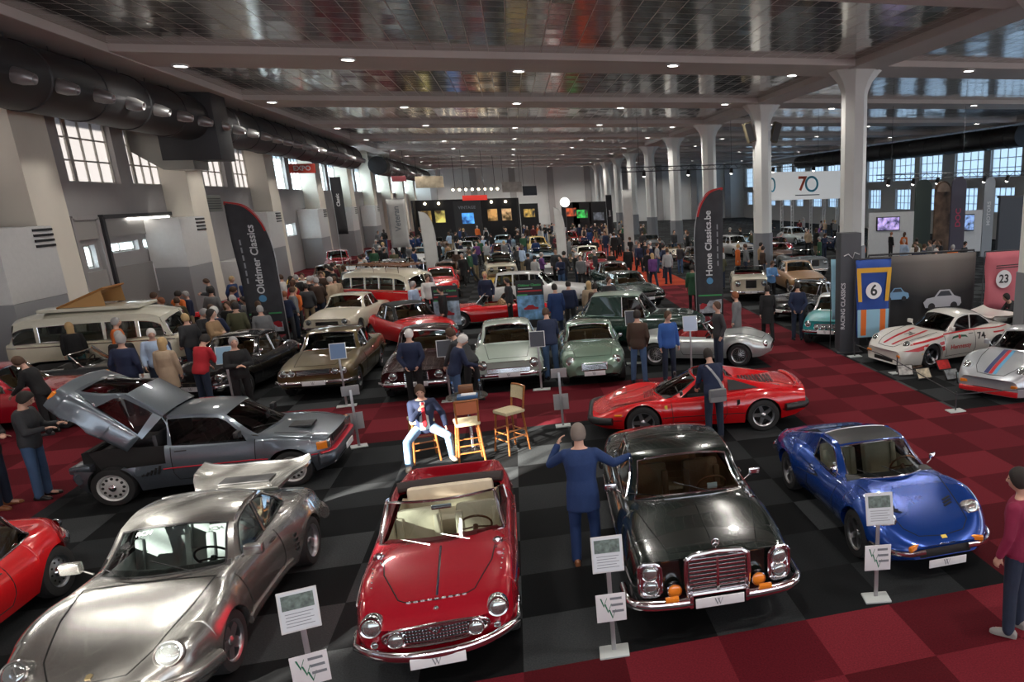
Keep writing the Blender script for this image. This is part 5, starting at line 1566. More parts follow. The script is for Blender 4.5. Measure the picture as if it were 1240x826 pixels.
CROWD = {}
def crowd_mesh(pose, coat, style):
    """one low detail mesh of a distant figure; slots: skin, top, trousers, shoe, hair"""
    k = (pose, coat, style)
    if k in CROWD: return CROWD[k]
    B = bank(pose, POSES[pose], coat=coat, lod=2); mb = MB()
    for i, key in enumerate(('body', 'top', 'trousers')):
        mb.cur = i; mb.add([v.co[:] for v in B[key].vertices], [tuple(p.vertices) for p in B[key].polygons])
    mb.cur = 3
    for m in B['shoes']: mb.add([v.co[:] for v in m.vertices], [tuple(p.vertices) for p in m.polygons])
    mb.cur = 4
    if style: m = B['hair'][style]; mb.add([v.co[:] for v in m.vertices], [tuple(p.vertices) for p in m.polygons])
    o = mb.build('person', [SKIN, cloth('navy', 0), cloth('jeans', 0), SHOE_K, HAIRC['dark']], ang=80)
    CROWD[k] = o.data; bpy.data.objects.remove(o)
    return CROWD[k]
def far_person(loc, rz, label, group, pose, top, trousers, hair, style='short', coat=False, scale=1.):
    o = bpy.data.objects.new('person', crowd_mesh(pose, coat, style)); COL.objects.link(o)
    o.location = loc; o.rotation_euler = (0, 0, rz); o.scale = (scale,) * 3
    for i, m in ((1, cloth(top, 0)), (2, cloth(trousers, 0)), (4, HAIRC[hair])):
        o.material_slots[i].link = 'OBJECT'; o.material_slots[i].material = m
    return tag(o, label, 'person', group)
# ================================================================= the exhibition hall
HC = 9.2; XL, XR, YB, YN = -14.5, 39.5, 128., -27.
BEAM_Y = [28.6 + 11.6 * k for k in range(-3, 9)]
COLX = 13.5
W_GREY = mat('wall_grey', (.34, .325, .32), .8, var=.06, vscale=.6, bump=.1, bscale=20)
W_CREAM_SUNLIT = mat('pier_cream_sunlit', (.70, .65, .56), .75, var=.06, vscale=.5)  # pale cream has the window sunlight on the piers put into the colour
BEAMW = mat('beam_white', (.52, .475, .45), .6, var=.05, vscale=.4)
COLW = mat('column_white', (.70, .71, .69), .6, var=.04, vscale=.5)
COLG = mat('column_grey_base', (.20, .21, .23), .6)
STEELG = mat('painted_steel_dark', (.05, .05, .055), .5, .3)
WHITEP = mat('white_panel', (.60, .60, .59), .55, var=.03)

def node_mat(name):
    m = bpy.data.materials.new(name); m.use_nodes = True
    return m, m.node_tree, m.node_tree.nodes['Principled BSDF']
def M_(nt, op, a, b=None, clamp=False):
    n = nt.nodes.new('ShaderNodeMath'); n.operation = op; n.use_clamp = clamp
    for i, x in enumerate((a, b)):
        if x is None: continue
        if isinstance(x, (int, float)): n.inputs[i].default_value = x
        else: nt.links.new(x, n.inputs[i])
    return n.outputs[0]

def carpet(name, cols, tile=1.0, seed=0., fuzz=.25):
    """one-metre carpet tiles, each tile picking one of a few tones"""
    m, nt, b = node_mat(name)
    g = nt.nodes.new('ShaderNodeNewGeometry'); sep = nt.nodes.new('ShaderNodeSeparateXYZ'); nt.links.new(g.outputs['Position'], sep.inputs[0])
    fx = M_(nt, 'FLOOR', M_(nt, 'DIVIDE', M_(nt, 'ADD', sep.outputs[0], .31 + seed), tile)); fy = M_(nt, 'FLOOR', M_(nt, 'DIVIDE', M_(nt, 'ADD', sep.outputs[1], .31), tile))
    cb = nt.nodes.new('ShaderNodeCombineXYZ'); nt.links.new(fx, cb.inputs[0]); nt.links.new(fy, cb.inputs[1])
    wn = nt.nodes.new('ShaderNodeTexWhiteNoise'); wn.noise_dimensions = '2D'; nt.links.new(cb.outputs[0], wn.inputs['Vector'])
    par = M_(nt, 'MODULO', M_(nt, 'ABSOLUTE', M_(nt, 'ADD', fx, fy)), 2.0)
    fac = M_(nt, 'ADD', M_(nt, 'MULTIPLY', par, .62), M_(nt, 'MULTIPLY', wn.outputs['Value'], .38))
    r = nt.nodes.new('ShaderNodeValToRGB'); r.color_ramp.interpolation = 'LINEAR'
    e = r.color_ramp.elements
    for i, c in enumerate(cols):
        p = i / (len(cols) - 1)
        el = e[i] if i < 2 else e.new(p)
        el.position = p; el.color = (*c, 1)
    nt.links.new(fac, r.inputs[0])
    n = nt.nodes.new('ShaderNodeTexNoise'); n.inputs['Scale'].default_value = 55; n.inputs['Detail'].default_value = 6; nt.links.new(g.outputs['Position'], n.inputs['Vector'])
    mx = nt.nodes.new('ShaderNodeMix'); mx.data_type = 'RGBA'; mx.blend_type = 'MULTIPLY'; mx.inputs[0].default_value = 1
    mr = nt.nodes.new('ShaderNodeMapRange'); mr.inputs['From Min'].default_value = .3; mr.inputs['From Max'].default_value = .7; mr.inputs['To Min'].default_value = 1 - fuzz; mr.inputs['To Max'].default_value = 1 + fuzz
    nt.links.new(n.outputs['Fac'], mr.inputs['Value']); nt.links.new(r.outputs[0], mx.inputs[6]); nt.links.new(mr.outputs[0], mx.inputs[7]); nt.links.new(mx.outputs[2], b.inputs['Base Color'])
    b.inputs['Roughness'].default_value = .95; b.inputs['Specular IOR Level'].default_value = .15
    bp = nt.nodes.new('ShaderNodeBump'); bp.inputs['Strength'].default_value = .35; bp.inputs['Distance'].default_value = .004; nt.links.new(n.outputs['Fac'], bp.inputs['Height']); nt.links.new(bp.outputs[0], b.inputs['Normal'])
    return m
RED_CARPET = carpet('carpet_red_tiles', [(.062, .003, .006), (.095, .005, .011), (.155, .014, .022)])
BLACK_CARPET = carpet('carpet_black_tiles', [(.0045, .005, .0055), (.008, .009, .010), (.014, .0155, .017), (.055, .06, .063)])
ORANGE_CARPET = carpet('carpet_orange_tiles', [(.30, .035, .012), (.38, .05, .02)])
CONCRETE = mat('concrete_floor', (.14, .135, .13), .6, var=.15, vscale=.8)

def make_floor():
    """one floor; carpet areas laid edge to edge"""
    xs = [-40, XL, -8.2, -7.55, 5.3, 5.75, 6.3, 8.6, 13, XR, 46]; ys = [-29, 6.69, 13.0, 15.0, 18.1, 30, 37, 70, YB + 2]
    mb = MB()
    def kind(x, y):
        if y < 6.69: return 0
        if y < 15.0:
            if y < 13.0 or x < 8.6: return 1 if -7.55 < x < (5.3) else (0 if x < 8.6 or y < 13 else 1)
            return 1
        if y < 18.1 and x < 8.6: return 0
        if x > 8.6: return 1
        if x > 6.3: return 0 if y < 37 else 2
        if x > -8.2: return 1 if y < 70 else 3
        if x > XL: return 0
        return 3
    for i in range(len(xs) - 1):
        for j in range(len(ys) - 1):
            x0, x1, y0, y1 = xs[i], xs[i + 1], ys[j], ys[j + 1]
            mb.cur = kind((x0 + x1) / 2, (y0 + y1) / 2)
            mb.add([(x0, y0, 0), (x1, y0, 0), (x1, y1, 0), (x0, y1, 0), (x0, y0, -.2), (x1, y0, -.2), (x1, y1, -.2), (x0, y1, -.2)], [(0, 1, 2, 3), (7, 6, 5, 4)])
    struct('floor', mb, [RED_CARPET, BLACK_CARPET, ORANGE_CARPET, CONCRETE])

def ceiling_material():
    m, nt, b = node_mat('ceiling_metal_tiles')
    g = nt.nodes.new('ShaderNodeNewGeometry'); sep = nt.nodes.new('ShaderNodeSeparateXYZ'); nt.links.new(g.outputs['Position'], sep.inputs[0])
    sx, sy = .555, .62
    ux, uy = M_(nt, 'DIVIDE', M_(nt, 'ADD', sep.outputs[0], .27), sx), M_(nt, 'DIVIDE', sep.outputs[1], sy)
    ax = M_(nt, 'LESS_THAN', M_(nt, 'FRACT', ux), .05); ay = M_(nt, 'LESS_THAN', M_(nt, 'FRACT', uy), .045)
    seam = M_(nt, 'MAXIMUM', ax, M_(nt, 'MULTIPLY', ay, .45))
    cb = nt.nodes.new('ShaderNodeCombineXYZ'); nt.links.new(M_(nt, 'FLOOR', ux), cb.inputs[0]); nt.links.new(M_(nt, 'FLOOR', uy), cb.inputs[1])
    wn = nt.nodes.new('ShaderNodeTexWhiteNoise'); wn.noise_dimensions = '2D'; nt.links.new(cb.outputs[0], wn.inputs['Vector'])
    # each sheet hangs at a slightly different angle
    vm = nt.nodes.new('ShaderNodeVectorMath'); vm.operation = 'SUBTRACT'; nt.links.new(wn.outputs['Color'], vm.inputs[0]); vm.inputs[1].default_value = (.5, .5, .5)
    sc = nt.nodes.new('ShaderNodeVectorMath'); sc.operation = 'MULTIPLY'; nt.links.new(vm.outputs[0], sc.inputs[0]); sc.inputs[1].default_value = (.006, .03, 0)
    ad = nt.nodes.new('ShaderNodeVectorMath'); ad.operation = 'ADD'; nt.links.new(g.outputs['Normal'], ad.inputs[0]); nt.links.new(sc.outputs[0], ad.inputs[1])
    nm = nt.nodes.new('ShaderNodeVectorMath'); nm.operation = 'NORMALIZE'; nt.links.new(ad.outputs[0], nm.inputs[0]); nt.links.new(nm.outputs[0], b.inputs['Normal'])
    mx = nt.nodes.new('ShaderNodeMix'); mx.data_type = 'RGBA'; nt.links.new(seam, mx.inputs[0]); mx.inputs[6].default_value = (.38, .355, .325, 1); mx.inputs[7].default_value = (.55, .50, .46, 1)
    nt.links.new(mx.outputs[2], b.inputs['Base Color'])
    nt.links.new(M_(nt, 'SUBTRACT', 1.0, M_(nt, 'MULTIPLY', seam, .95)), b.inputs['Metallic'])
    nt.links.new(M_(nt, 'ADD', .13, M_(nt, 'MULTIPLY', seam, .5)), b.inputs['Roughness'])
    return m

def frosted(name, col=(.9, .9, .9), t=.75):
    m = bpy.data.materials.new(name); m.use_nodes = True; nt = m.node_tree; nt.nodes.clear()
    o = nt.nodes.new('ShaderNodeOutputMaterial'); tr = nt.nodes.new('ShaderNodeBsdfTranslucent'); tr.inputs[0].default_value = (*col, 1)
    d = nt.nodes.new('ShaderNodeBsdfTransparent'); d.inputs[0].default_value = (.8, .85, .9, 1); mx = nt.nodes.new('ShaderNodeMixShader'); mx.inputs[0].default_value = 1 - t
    nt.links.new(tr.outputs[0], mx.inputs[1]); nt.links.new(d.outputs[0], mx.inputs[2]); nt.links.new(mx.outputs[0], o.inputs[0]); return m

def wall_with_holes(X, y0, y1, z0, z1, holes, th, sgn):
    """wall slab at X spanning y,z with rectangular openings (ya,yb,za,zb)"""
    ys = sorted({y0, y1, *[h[0] for h in holes], *[h[1] for h in holes]}); zs = sorted({z0, z1, *[h[2] for h in holes], *[h[3] for h in holes]})
    mb = MB(); inh = lambda y, z: any(h[0] < y < h[1] and h[2] < z < h[3] for h in holes)
    X2 = X + sgn * th
    for i in range(len(ys) - 1):
        for j in range(len(zs) - 1):
            a, b, c, d = ys[i], ys[i + 1], zs[j], zs[j + 1]
            if inh((a + b) / 2, (c + d) / 2): continue
            mb.add([(X, a, c), (X, b, c), (X, b, d), (X, a, d), (X2, a, c), (X2, b, c), (X2, b, d), (X2, a, d)], [(0, 1, 2, 3), (7, 6, 5, 4)])
    for a, b, c, d in holes:
        mb.add([(X, a, c), (X, b, c), (X, b, d), (X, a, d), (X2, a, c), (X2, b, c), (X2, b, d), (X2, a, d)], [(0, 1, 5, 4), (1, 2, 6, 5), (2, 3, 7, 6), (3, 0, 4, 7)])
    return mb

WIN_N = [0]
def window(X, ya, yb, za, zb, cols, rows, pane, framem, sgn, groups=None):
    WIN_N[0] += 1
    o = bpy.data.objects.new('window_%d' % WIN_N[0], None); COL.objects.link(o); o.location = (X + sgn * .22, ya, za); o['kind'] = 'structure'
    W, Hh = yb - ya, zb - za; f = MB(); t = .055
    for y in (0, W): f.box((0, y, Hh / 2), (.10, .10, Hh + .1))
    for z in (0, Hh): f.box((0, W / 2, z), (.10, W + .1, .10))
    edges = [W * k / cols for k in range(cols + 1)]
    for k in range(1, cols): f.box((0, edges[k], Hh / 2), (.07, t if not (groups and k in groups) else .22, Hh))
    for k in range(1, rows): f.box((0, W / 2, Hh * k / rows), (.06, W, t))
    f.build('window_frame', framem, o, smooth=False)
    p = MB(); p.box((sgn * .03, W / 2, Hh / 2), (.012, W, Hh)); p.build('window_pane', pane, o, smooth=False)
    return o

def make_hall():
    make_floor()
    CM = ceiling_material()
    c = MB(); c.box(((XL + XR) / 2, (YB + YN) / 2, HC + .1), (XR - XL + 8, YB - YN, .2)); struct('ceiling', c, CM)
    # beams across the hall, lengthwise beams, columns
    for Y in BEAM_Y:
        b = MB(); b.box(((XL + XR) / 2, Y, HC - .1), (XR - XL, 2.7, .24), None, .03); struct('ceiling_beam', b, BEAMW)
    n = 0
    for X, w in ((-11.6, 1.4), (COLX, 1.25), (37.8, 1.4)):
        n += 1
        b = MB(); b.box((X, (YB + YN) / 2, HC - .12), (w, YB - YN, .26), None, .03); struct('trim_%d' % n, b, BEAMW)
    for X in (COLX,):
        for Y in BEAM_Y[2:]:
            m = MB(); r = .47
            def ring(q, z): return [(X + q * cos(a + pi / 8) * 1.08, Y + q * sin(a + pi / 8) * 1.08, z) for a in lin(9, 0, 2 * pi)[:-1]]
            m.ring_tube([ring(r + .04, 0), ring(r + .04, 2.25)]); 
            m2 = MB(); m2.ring_tube([ring(r, 2.25), ring(r, HC - 1.1), ring(r + .03, HC - .95), ring(r + .16, HC - .62), ring(r + .42, HC - .30), ring(r + .5, HC - .22)])
            o = bpy.data.objects.new('column', None); COL.objects.link(o); o['kind'] = 'structure'
            m.build('column_base', COLG, o, smooth=False); m2.build('column_shaft', COLW, o, smooth=True, ang=30)
    # left wall with piers and windows
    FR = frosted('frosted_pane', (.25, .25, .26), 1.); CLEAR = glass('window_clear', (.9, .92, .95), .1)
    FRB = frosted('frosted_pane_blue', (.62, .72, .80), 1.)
    FRW = mat('window_frame_paint', (.42, .40, .36), .5)
    holes, wins = [], []
    for k, Y in enumerate(BEAM_Y):
        y0 = Y - .6
        if k == 0: spans = [(.9, 4.2, False), (5.2, 10.2, False)]
        else: spans = [(3.3, 6.9, True), (7.9, 11.0, True)]
        if k == 0: spans = [(1.6, 3.2, False), (4.4, 7.8, False)]  # unseen clear windows, added and sized for the sun patches they let in
        for a, b, fr in spans:
            if y0 + b > YB: continue
            holes.append((y0 + a, y0 + b, 5.45, 7.75)); wins.append((y0 + a, y0 + b, 5.45, 7.75, fr, k))
    low = [(31.2, 31.9, 2.5, 3.3), (33.0, 35.2, 2.92, 3.3), (35.6, 36.5, 2.92, 3.3), (36.8, 37.5, 2.92, 3.3), (37.7, 38.4, 2.92, 3.3), (24.4, 25.8, 2.5, 3.4), (56.0, 58.2, 2.4, 3.2), (59.2, 60.6, 2.4, 3.2), (76, 79, 2.2, 3.6)]
    holes += low
    struct('wall_left', wall_with_holes(XL, YN, YB, 0, HC + .2, holes, .45, -1), W_GREY)
    for a, b, c_, d, fr, k in wins:
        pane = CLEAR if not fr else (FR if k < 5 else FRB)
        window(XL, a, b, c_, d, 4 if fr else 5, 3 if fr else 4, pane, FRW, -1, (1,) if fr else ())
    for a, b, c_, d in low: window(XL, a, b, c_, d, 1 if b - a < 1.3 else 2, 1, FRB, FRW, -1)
    for k, Y in enumerate(BEAM_Y):
        if k < 2: continue
        p = MB(); a, b = Y - 1.75, Y + .05
        prof = [(XL, 0), (XL + 1.05, 0), (XL + 1.0, 4.0), (XL + .95, HC), (XL, HC)]
        p.add([(x, a, z) for x, z in prof] + [(x, b, z) for x, z in prof], [(0, 1, 2, 3, 4), (9, 8, 7, 6, 5)] + [(i, i + 5, (i + 1) % 5 + 5, (i + 1) % 5) for i in range(5)])
        o = p.build('wall_pier', W_CREAM_SUNLIT, smooth=False); o['kind'] = 'structure'
        if k > 8 or k < 3: continue
        # ventilation cabinet with louvres at the foot of the pier
        t = thing('ventilation_cabinet', 'white ventilation cabinet with louvred top against the left wall pier, %s from the camera' % ('first', 'second', 'third', 'fourth', 'fifth', 'sixth')[k - 3], 'cabinet', (XL + .7, Y - 3.1, 0), 0, 'ventilation cabinets along the left wall')
        m = MB(); m.box((0, 0, 1.05), (1.3, 2.6, 2.1), None, .02); m.build('plinth', mat('plinth_grey', (.24, .24, .25), .6), t)
        m = MB(); m.box((.0, 0, 3.1), (1.32, 2.62, 2.0), None, .02); m.build('cabinet_body', WHITEP, t)
        l = MB()
        for q in range(4): l.box((.67, .80, 3.55 + q * .15), (.03, .95, .07))
        l.build('louvre', BLACKTRIM, t)
    # back and right walls
    bw = MB(); bw.box(((XL + XR) / 2, YB + .2, HC / 2), (XR - XL + 1, .4, HC + .2)); struct('wall_back', bw, mat('wall_back_grey', (.66, .66, .65), .8, var=.05, vscale=.3))
    for i, X in enumerate(lin(9, XL + 3, XR - 3)):
        p = MB(); p.box((X, YB - .2, HC / 2), (1.0, .5, HC)); o = p.build('wall_pier', W_GREY, smooth=False); o['kind'] = 'structure'
    holes = [(-10., 14., 0., 6.5), (15., 40., 0., 6.5)]  # two large unseen openings added to let daylight in from the right
    for Y in BEAM_Y[4:]:
        for a, b in ((.9, 5.0), (6.0, 10.4)):
            if Y + b < YB: holes += [(Y + a, Y + b, 5.1, 8.2), (Y + a + .6, Y + b - .6, 2.2, 4.3)]
    struct('wall_right', wall_with_holes(XR, YN, YB, 0, HC + .2, holes, .45, 1), mat('wall_right_white', (.52, .52, .52), .8))
    for a, b, c_, d in holes[2:]: window(XR, a, b, c_, d, 4, 4 if c_ > 5 else 3, FRB, FRW, 1)

def duct_run(name, label, x, z, y0, y1, r, pitch, nozz=True):
    d = thing(name, label, 'air duct', (x, y0, z - r), 0)
    m = MB(); L = y1 - y0
    ys = [0]; prof = []
    k = 0.
    while k < L:
        prof += [(r, k), (r, k + pitch * .48), (r * 1.035, k + pitch * .49), (r * 1.035, k + pitch * .51), (r, k + pitch * .52)]; k += pitch
    prof = [(.01, 0)] + prof + [(r, L), (.01, L)]
    m.lathe(prof, Matrix.Translation((0, 0, r)) @ Matrix.Rotation(-pi / 2, 4, 'X'), 28); m.build('duct_tube', mat('duct_dark', (.045, .045, .048), .45, .5), d)
    k = pitch * .6
    i = 0
    while k < L - .5:
        a = -.25
        M = Matrix.Translation((0, k, r)) @ frame_to((cos(a), .0, sin(a)))
        n = MB(); n.lathe([(.20, r * .85), (.20, r + .18), (.155, r + .34), (.13, r + .42), (.10, r + .42), (.001, r + .2)], M, 16)
        n.build('nozzle', mat('nozzle_grey', (.36, .36, .36), .35, .7), d)
        h = MB()
        h.tube([(.3, k - pitch * .3, r * 1.9), (.3, k - pitch * .3, r * 2 + .5)], .012, 5); h.build('hanger', STEELG, d)
        k += pitch / 1.5; i += 1
    return d

def lamps():
    """recessed round lamps in the ceiling beams, each with its own light"""
    em = mat('lamp_glow', (1, .96, .90), .5, emit=14., ecol=(1, .95, .88)); ring = mat('lamp_ring', (.6, .6, .6), .4)
    n = 0
    for bi, Y in enumerate(BEAM_Y):
        for xi, X in enumerate((-9.9, -4.6, .7, 6.0, 11.2, 18, 26, 34)):
            y = Y + (.9 if (bi + xi) % 2 else -.9)
            t = thing('ceiling_downlight', 'round white downlight set in a ceiling beam', 'ceiling light', (X, y, HC - .24), 0, 'downlights in the ceiling beams')
            MB().lathe([(.24, .02), (.24, -.03), (.19, -.035), (.19, .01)], None, 20).build('rim', ring, t)
            MB().lathe([(.19, -.012), (.001, -.012)], None, 20).build('lamp_disc', em, t)
            if X < 30:
                l = bpy.data.lights.new('downlight', 'SPOT'); l.energy = 560 if bi < 4 else 650 if bi < 9 else 800; l.spot_size = radians(150); l.spot_blend = .6; l.shadow_soft_size = .22; l.color = (1, .95, .88)
                o = bpy.data.objects.new('downlight', l); COL.objects.link(o); o.location = (X, y, HC - .36)

def lights():
    w = bpy.data.worlds.new('sky'); SC.world = w; w.use_nodes = True; nt = w.node_tree
    bg = nt.nodes['Background']; tc = nt.nodes.new('ShaderNodeTexCoord'); sp = nt.nodes.new('ShaderNodeSeparateXYZ'); nt.links.new(tc.outputs['Generated'], sp.inputs[0])
    r = nt.nodes.new('ShaderNodeValToRGB'); r.color_ramp.elements[0].position = .0; r.color_ramp.elements[0].color = (.55, .58, .62, 1); r.color_ramp.elements[1].position = .6; r.color_ramp.elements[1].color = (.42, .55, .75, 1)
    nt.links.new(sp.outputs[2], r.inputs[0]); nt.links.new(r.outputs[0], bg.inputs[0]); bg.inputs[1].default_value = 4.0
    s = bpy.data.lights.new('sun', 'SUN'); s.energy = 58.0; s.angle = radians(.6); s.color = (1, .90, .76)
    o = bpy.data.objects.new('sun', s); COL.objects.link(o)
    d = V((cos(radians(45)), sin(radians(45)), -tan(radians(19))))
    o.rotation_euler = d.to_track_quat('-Z', 'Y').to_euler()
    SC.view_settings.view_transform = 'Standard'; SC.view_settings.look = 'None'; SC.view_settings.gamma = 1; SC.view_settings.use_curve_mapping = False
    SC.view_settings.exposure = .15
# ================================================================= everything in its place
for _p in POSES: bank(_p, POSES[_p], lod=1)
for _p in ('photo', 'phone', 'crossed', 'hip', 'bow', 'sit'): bank(_p, POSES[_p], lod=0)
for _p in ('stand', 'relaxed', 'walk'): bank(_p, POSES[_p], coat=.34, lod=1)
bank('photo', POSES['photo'], coat=.16, lod=0)
for _p in ('stand', 'relaxed', 'pockets', 'walk', 'behind', 'phone', 'crossed'): bank(_p, POSES[_p], lod=2)
for _p in ('stand', 'walk'): bank(_p, POSES[_p], coat=.34, lod=2)
make_camera(); lights(); make_hall(); lamps()
def park(c, x, y, deg):
    r = c.root if isinstance(c, Car) else c
    r.location = (x, y, 0); r.rotation_euler = (0, 0, radians(deg)); return c
DUCT = duct_run('air_duct', 'thick dark ventilation duct with jet nozzles under the left edge of the ceiling', -12.3, 8.0, 12, 69, .88, 2.9)
duct_run('air_duct', 'second dark ventilation duct far down the left wall, beyond a gap', -12.3, 7.9, 82, 124, .88, 2.9)
duct_run('air_duct', 'dark ventilation duct with nozzles high along the far right wall', 37.5, 8.0, 50, 96, .8, 2.9)
# duct drop box on the left wall
t = DUCT; _T = Matrix.Translation((0, 24.6, 6.3 - 7.12))
MB().box((0, .2, 1.35), (2.1, 1.7, 2.6), _T, .02).build('drop_box', mat('duct_dark', (.045, .045, .048), .45, .5), t)
MB().prism([(0, 1.0), (1.3, 1.0), (2.1, .15), (2.1, -.6), (1.0, -.6), (0, .1)], -.8, .8, _T @ Matrix.Translation((-2.1, .2, .3)) @ Matrix.Rotation(pi / 2, 4, 'X')).build('trunk', mat('duct_galvanised', (.30, .29, .26), .4, .5), t)

# ---------------------------------------------------------------- front row
park(car_dino(), 4.62, 9.04, -89.5)
park(car_930(), -3.85, 8.85, -93.5)
park(car_merc(), 1.80, 9.0, -92)
park(car_308(), 3.31, 14.05, 172.4)
park(car_205(), -5.14, 13.82, -1.3)
park(car_red_convertible(), -1.1, 8.75, -89)
c = gen_car('sports_car', 'bright red car with a chrome quarter bumper cut off by the left edge, front row', P_RED, wb=2.4, fo=.72, ro=.80, W=1.62, cowl=.88, belt=.84, nose=.78, tail=.90, style='round', grille=None, bumper=.50, rim='steel', plate=False, hump=.10)
park(c, -6.52, 8.86, -93)

# ---------------------------------------------------------------- second row
P_OLIVE = paint('olive_gold', (.15, .115, .05), .6, .28); P_MAROON = paint('black_maroon', (.03, .012, .012), .3, .22); P_MINT = paint('mint', (.42, .50, .44), .0, .25); P_SAGE = paint('sage_green', (.17, .26, .20), .25, .25)
P_BLACK = paint('black', (.008, .008, .009), .1, .2); P_DKGREEN = paint('dark_green', (.010, .035, .026), .1, .25); P_PALEGREEN = paint('pale_green', (.36, .47, .40), 0, .28); P_ALU = paint('aluminium', (.50, .54, .53), .55, .3)
P_CREAM = paint('cream', (.62, .57, .44), 0, .3); P_WHITE = paint('white', (.66, .67, .66), 0, .3); P_TAN = paint('tan', (.36, .20, .09), .1, .3); P_TURQ = paint('turquoise', (.02, .32, .32), 0, .3); P_GREYC = paint('mid_grey', (.16, .18, .19), .4, .3)
P_NAVY = paint('navy', (.012, .025, .09), .2, .25); P_SKY = paint('sky_blue', (.22, .42, .58), 0, .3); P_YELLOW = paint('yellow', (.70, .45, .05), 0, .3); P_DKGREY = paint('dark_grey', (.05, .055, .06), .5, .3); P_BROWN = paint('brown', (.10, .045, .02), .3, .3)
park(gen_car('coupe_car', 'black rounded coupe beside the gold saloon, front angled to the left', P_BLACK, style='round', W=1.66, lamps=((.52, .62, .085),), grille=(.24, .09, .52, 4)), -7.1, 21.3, -102)
park(gen_car('saloon_car', 'olive gold four-lamp saloon in the second row', P_OLIVE, lamps=((.47, .68, .07), (.65, .68, .07)), grille=(.36, .055, .68, 3), W=1.74, wb=2.65, ro=1.1, interior=BLACK_LEATHER), -4.80, 21.0, -92)
park(gen_car('saloon_car', 'dark maroon saloon with a chrome-framed windscreen behind a man in a navy jacket', P_MAROON, lamps=((.50, .64, .085), (.64, .50, .06)), grille=(.26, .10, .60, 5), W=1.68, H=1.42), -2.42, 19.9, -92)
park(gen_car('saloon_car', 'pale mint saloon with wide oval headlamps and a low mesh grille', P_MINT, lamps=((.60, .68, .10),), grille=(.50, .065, .52, 6), W=1.72, H=1.40, wb=2.6, interior=TAN_LEATHER), -.42, 20.1, -90)
park(gen_car('coupe_car', 'sage green rounded coupe with a wide chrome grille', P_SAGE, style='round', W=1.66, H=1.34, lamps=((.55, .66, .095),), grille=(.30, .09, .55, 6), rr=-.6, bb=-1.45, bumper=None), 1.68, 19.6, -93)
c = park(gen_car('delivery_car', 'dark green car with a pale green roof and yellow lettering on its flank', [P_DKGREEN], style='round', W=1.72, H=1.62, wb=2.6, rr=-1.35, bb=-1.80, roofm=(P_DKGREEN, P_PALEGREEN), wins=[(.30, -.42, -.55, 0)], cowl=1.02, belt=.98, nose=.88, tail=.95, lamps=((.54, .72, .09),), grille=(.28, .10, .6, 5)), 3.55, 22.9, -17)
tx = text_mb('S&', .38, .02)
decal(c, MB().add([(-.95 + v[0], .74 + v[1] * .8, 0) for v in tx.v], tx.f), 'side_lettering', mat('lettering_yellow', (.75, .50, .03), .5), 'side', -1, .006)
q = MB(); quad(q, [(.05 + .2 * cos(a), .68 + .2 * sin(a)) for a in lin(25, 0, 2 * pi)[:-1]]); decal(c, q, 'race_roundel', PLATEWHITE, 'side', -1, .005)
tx = text_mb('11', .24, .012); decal(c, MB().add([(.05 + v[0], .68 + v[1], 0) for v in tx.v], tx.f), 'race_number', BLACK_INK, 'side', -1, .008)
park(gen_car('racing_roadster', 'silver grey open roadster with wire wheels, nose towards the red aisle', P_ALU, style='round', open_top=True, wb=2.3, W=1.60, fo=.85, ro=.9, cowl=.84, belt=.78, nose=.72, tail=.80, bb=-.70, rim='wire', alloy=ALLOY, bumper=None, grille=(.20, .07, .46, 2), lamps=((.50, .58, .075),), interior=RED_LEATHER, plate=False, hump=.09), 4.75, 19.65, -24)

# ---------------------------------------------------------------- third row and beyond
park(gen_car('convertible_car', 'red convertible with a black soft top behind the gold saloon', P_RED, style='round', W=1.66, roofm=mat('soft_top', (.02, .022, .022), .9), lamps=((.54, .64, .085),), detail=False), -3.5, 25.7, -58)
park(gen_car('saloon_car', 'cream two-tone car with a green bonnet band behind the red convertible', P_CREAM, W=1.7, detail=False), -6.0, 29.2, -100)
BUS = car_bus('camper_van', 'red and cream camper van with a wooden roof rack', P_RED, P_CREAM); park(BUS, -4.95, 32.6, -38)
c = car_bus('camper_van', 'cream camper van with a raised brown pop-top by the left wall', P_CREAM, paint('cream_light', (.58, .56, .46)), rack=False, poptop=True); park(c, -10.95, 24.05, 1)
park(gen_car('convertible_car', 'dark grey open convertible in front of the cream camper van', P_DKGREY, W=1.7, open_top=True, bb=-1.0, interior=BLACK_LEATHER, detail=False), -10.6, 21.2, 3)
park(gen_car('coupe_car', 'dark red coupe at the left edge in front of the dark grey convertible', P_REDC, style='round', W=1.66, lamps=((.55, .62, .085),), detail=False), -10.9, 19.25, -4)
RED3 = gen_car('sports_car', 'red low sports car behind the crowd, near the left feather flag', P_RED, style='round', W=1.62, H=1.22, cowl=.84, belt=.80, nose=.70, tail=.76, detail=False, rr=-.5, bb=-1.2); park(RED3, -9.9, 31.0, -20)
WAG = gen_car('estate_car', 'white estate car behind the roll-up banners', P_WHITE, W=1.68, H=1.45, rr=-1.75, bb=-2.0, wins=[(.30, -.30, -.55, 0), (-.36, -1.0, 0, 0), (-1.06, -1.75, 0, .2)], detail=False); park(WAG, .9, 33.2, -12)
RS = gen_car('roadster_car', 'small red roadster between the two roll-up banners', P_RED, style='round', open_top=True, W=1.5, cowl=.80, belt=.74, nose=.66, tail=.7, bb=-.8, detail=False); park(RS, -1.0, 28.7, -172)
SAL = gen_car('saloon_car', 'dark green saloon in the rows behind the sage coupe', P_DKGREEN, W=1.72, detail=False, lamps=((.47, .66, .07), (.63, .66, .07))); park(SAL, 4.5, 31.6, -75)
CPE = gen_car('coupe_car', 'dark green rounded coupe beside the orange aisle', P_DKGREEN, style='round', W=1.66, detail=False, lamps=((.54, .64, .085),)); park(CPE, 4.6, 36.8, -80)
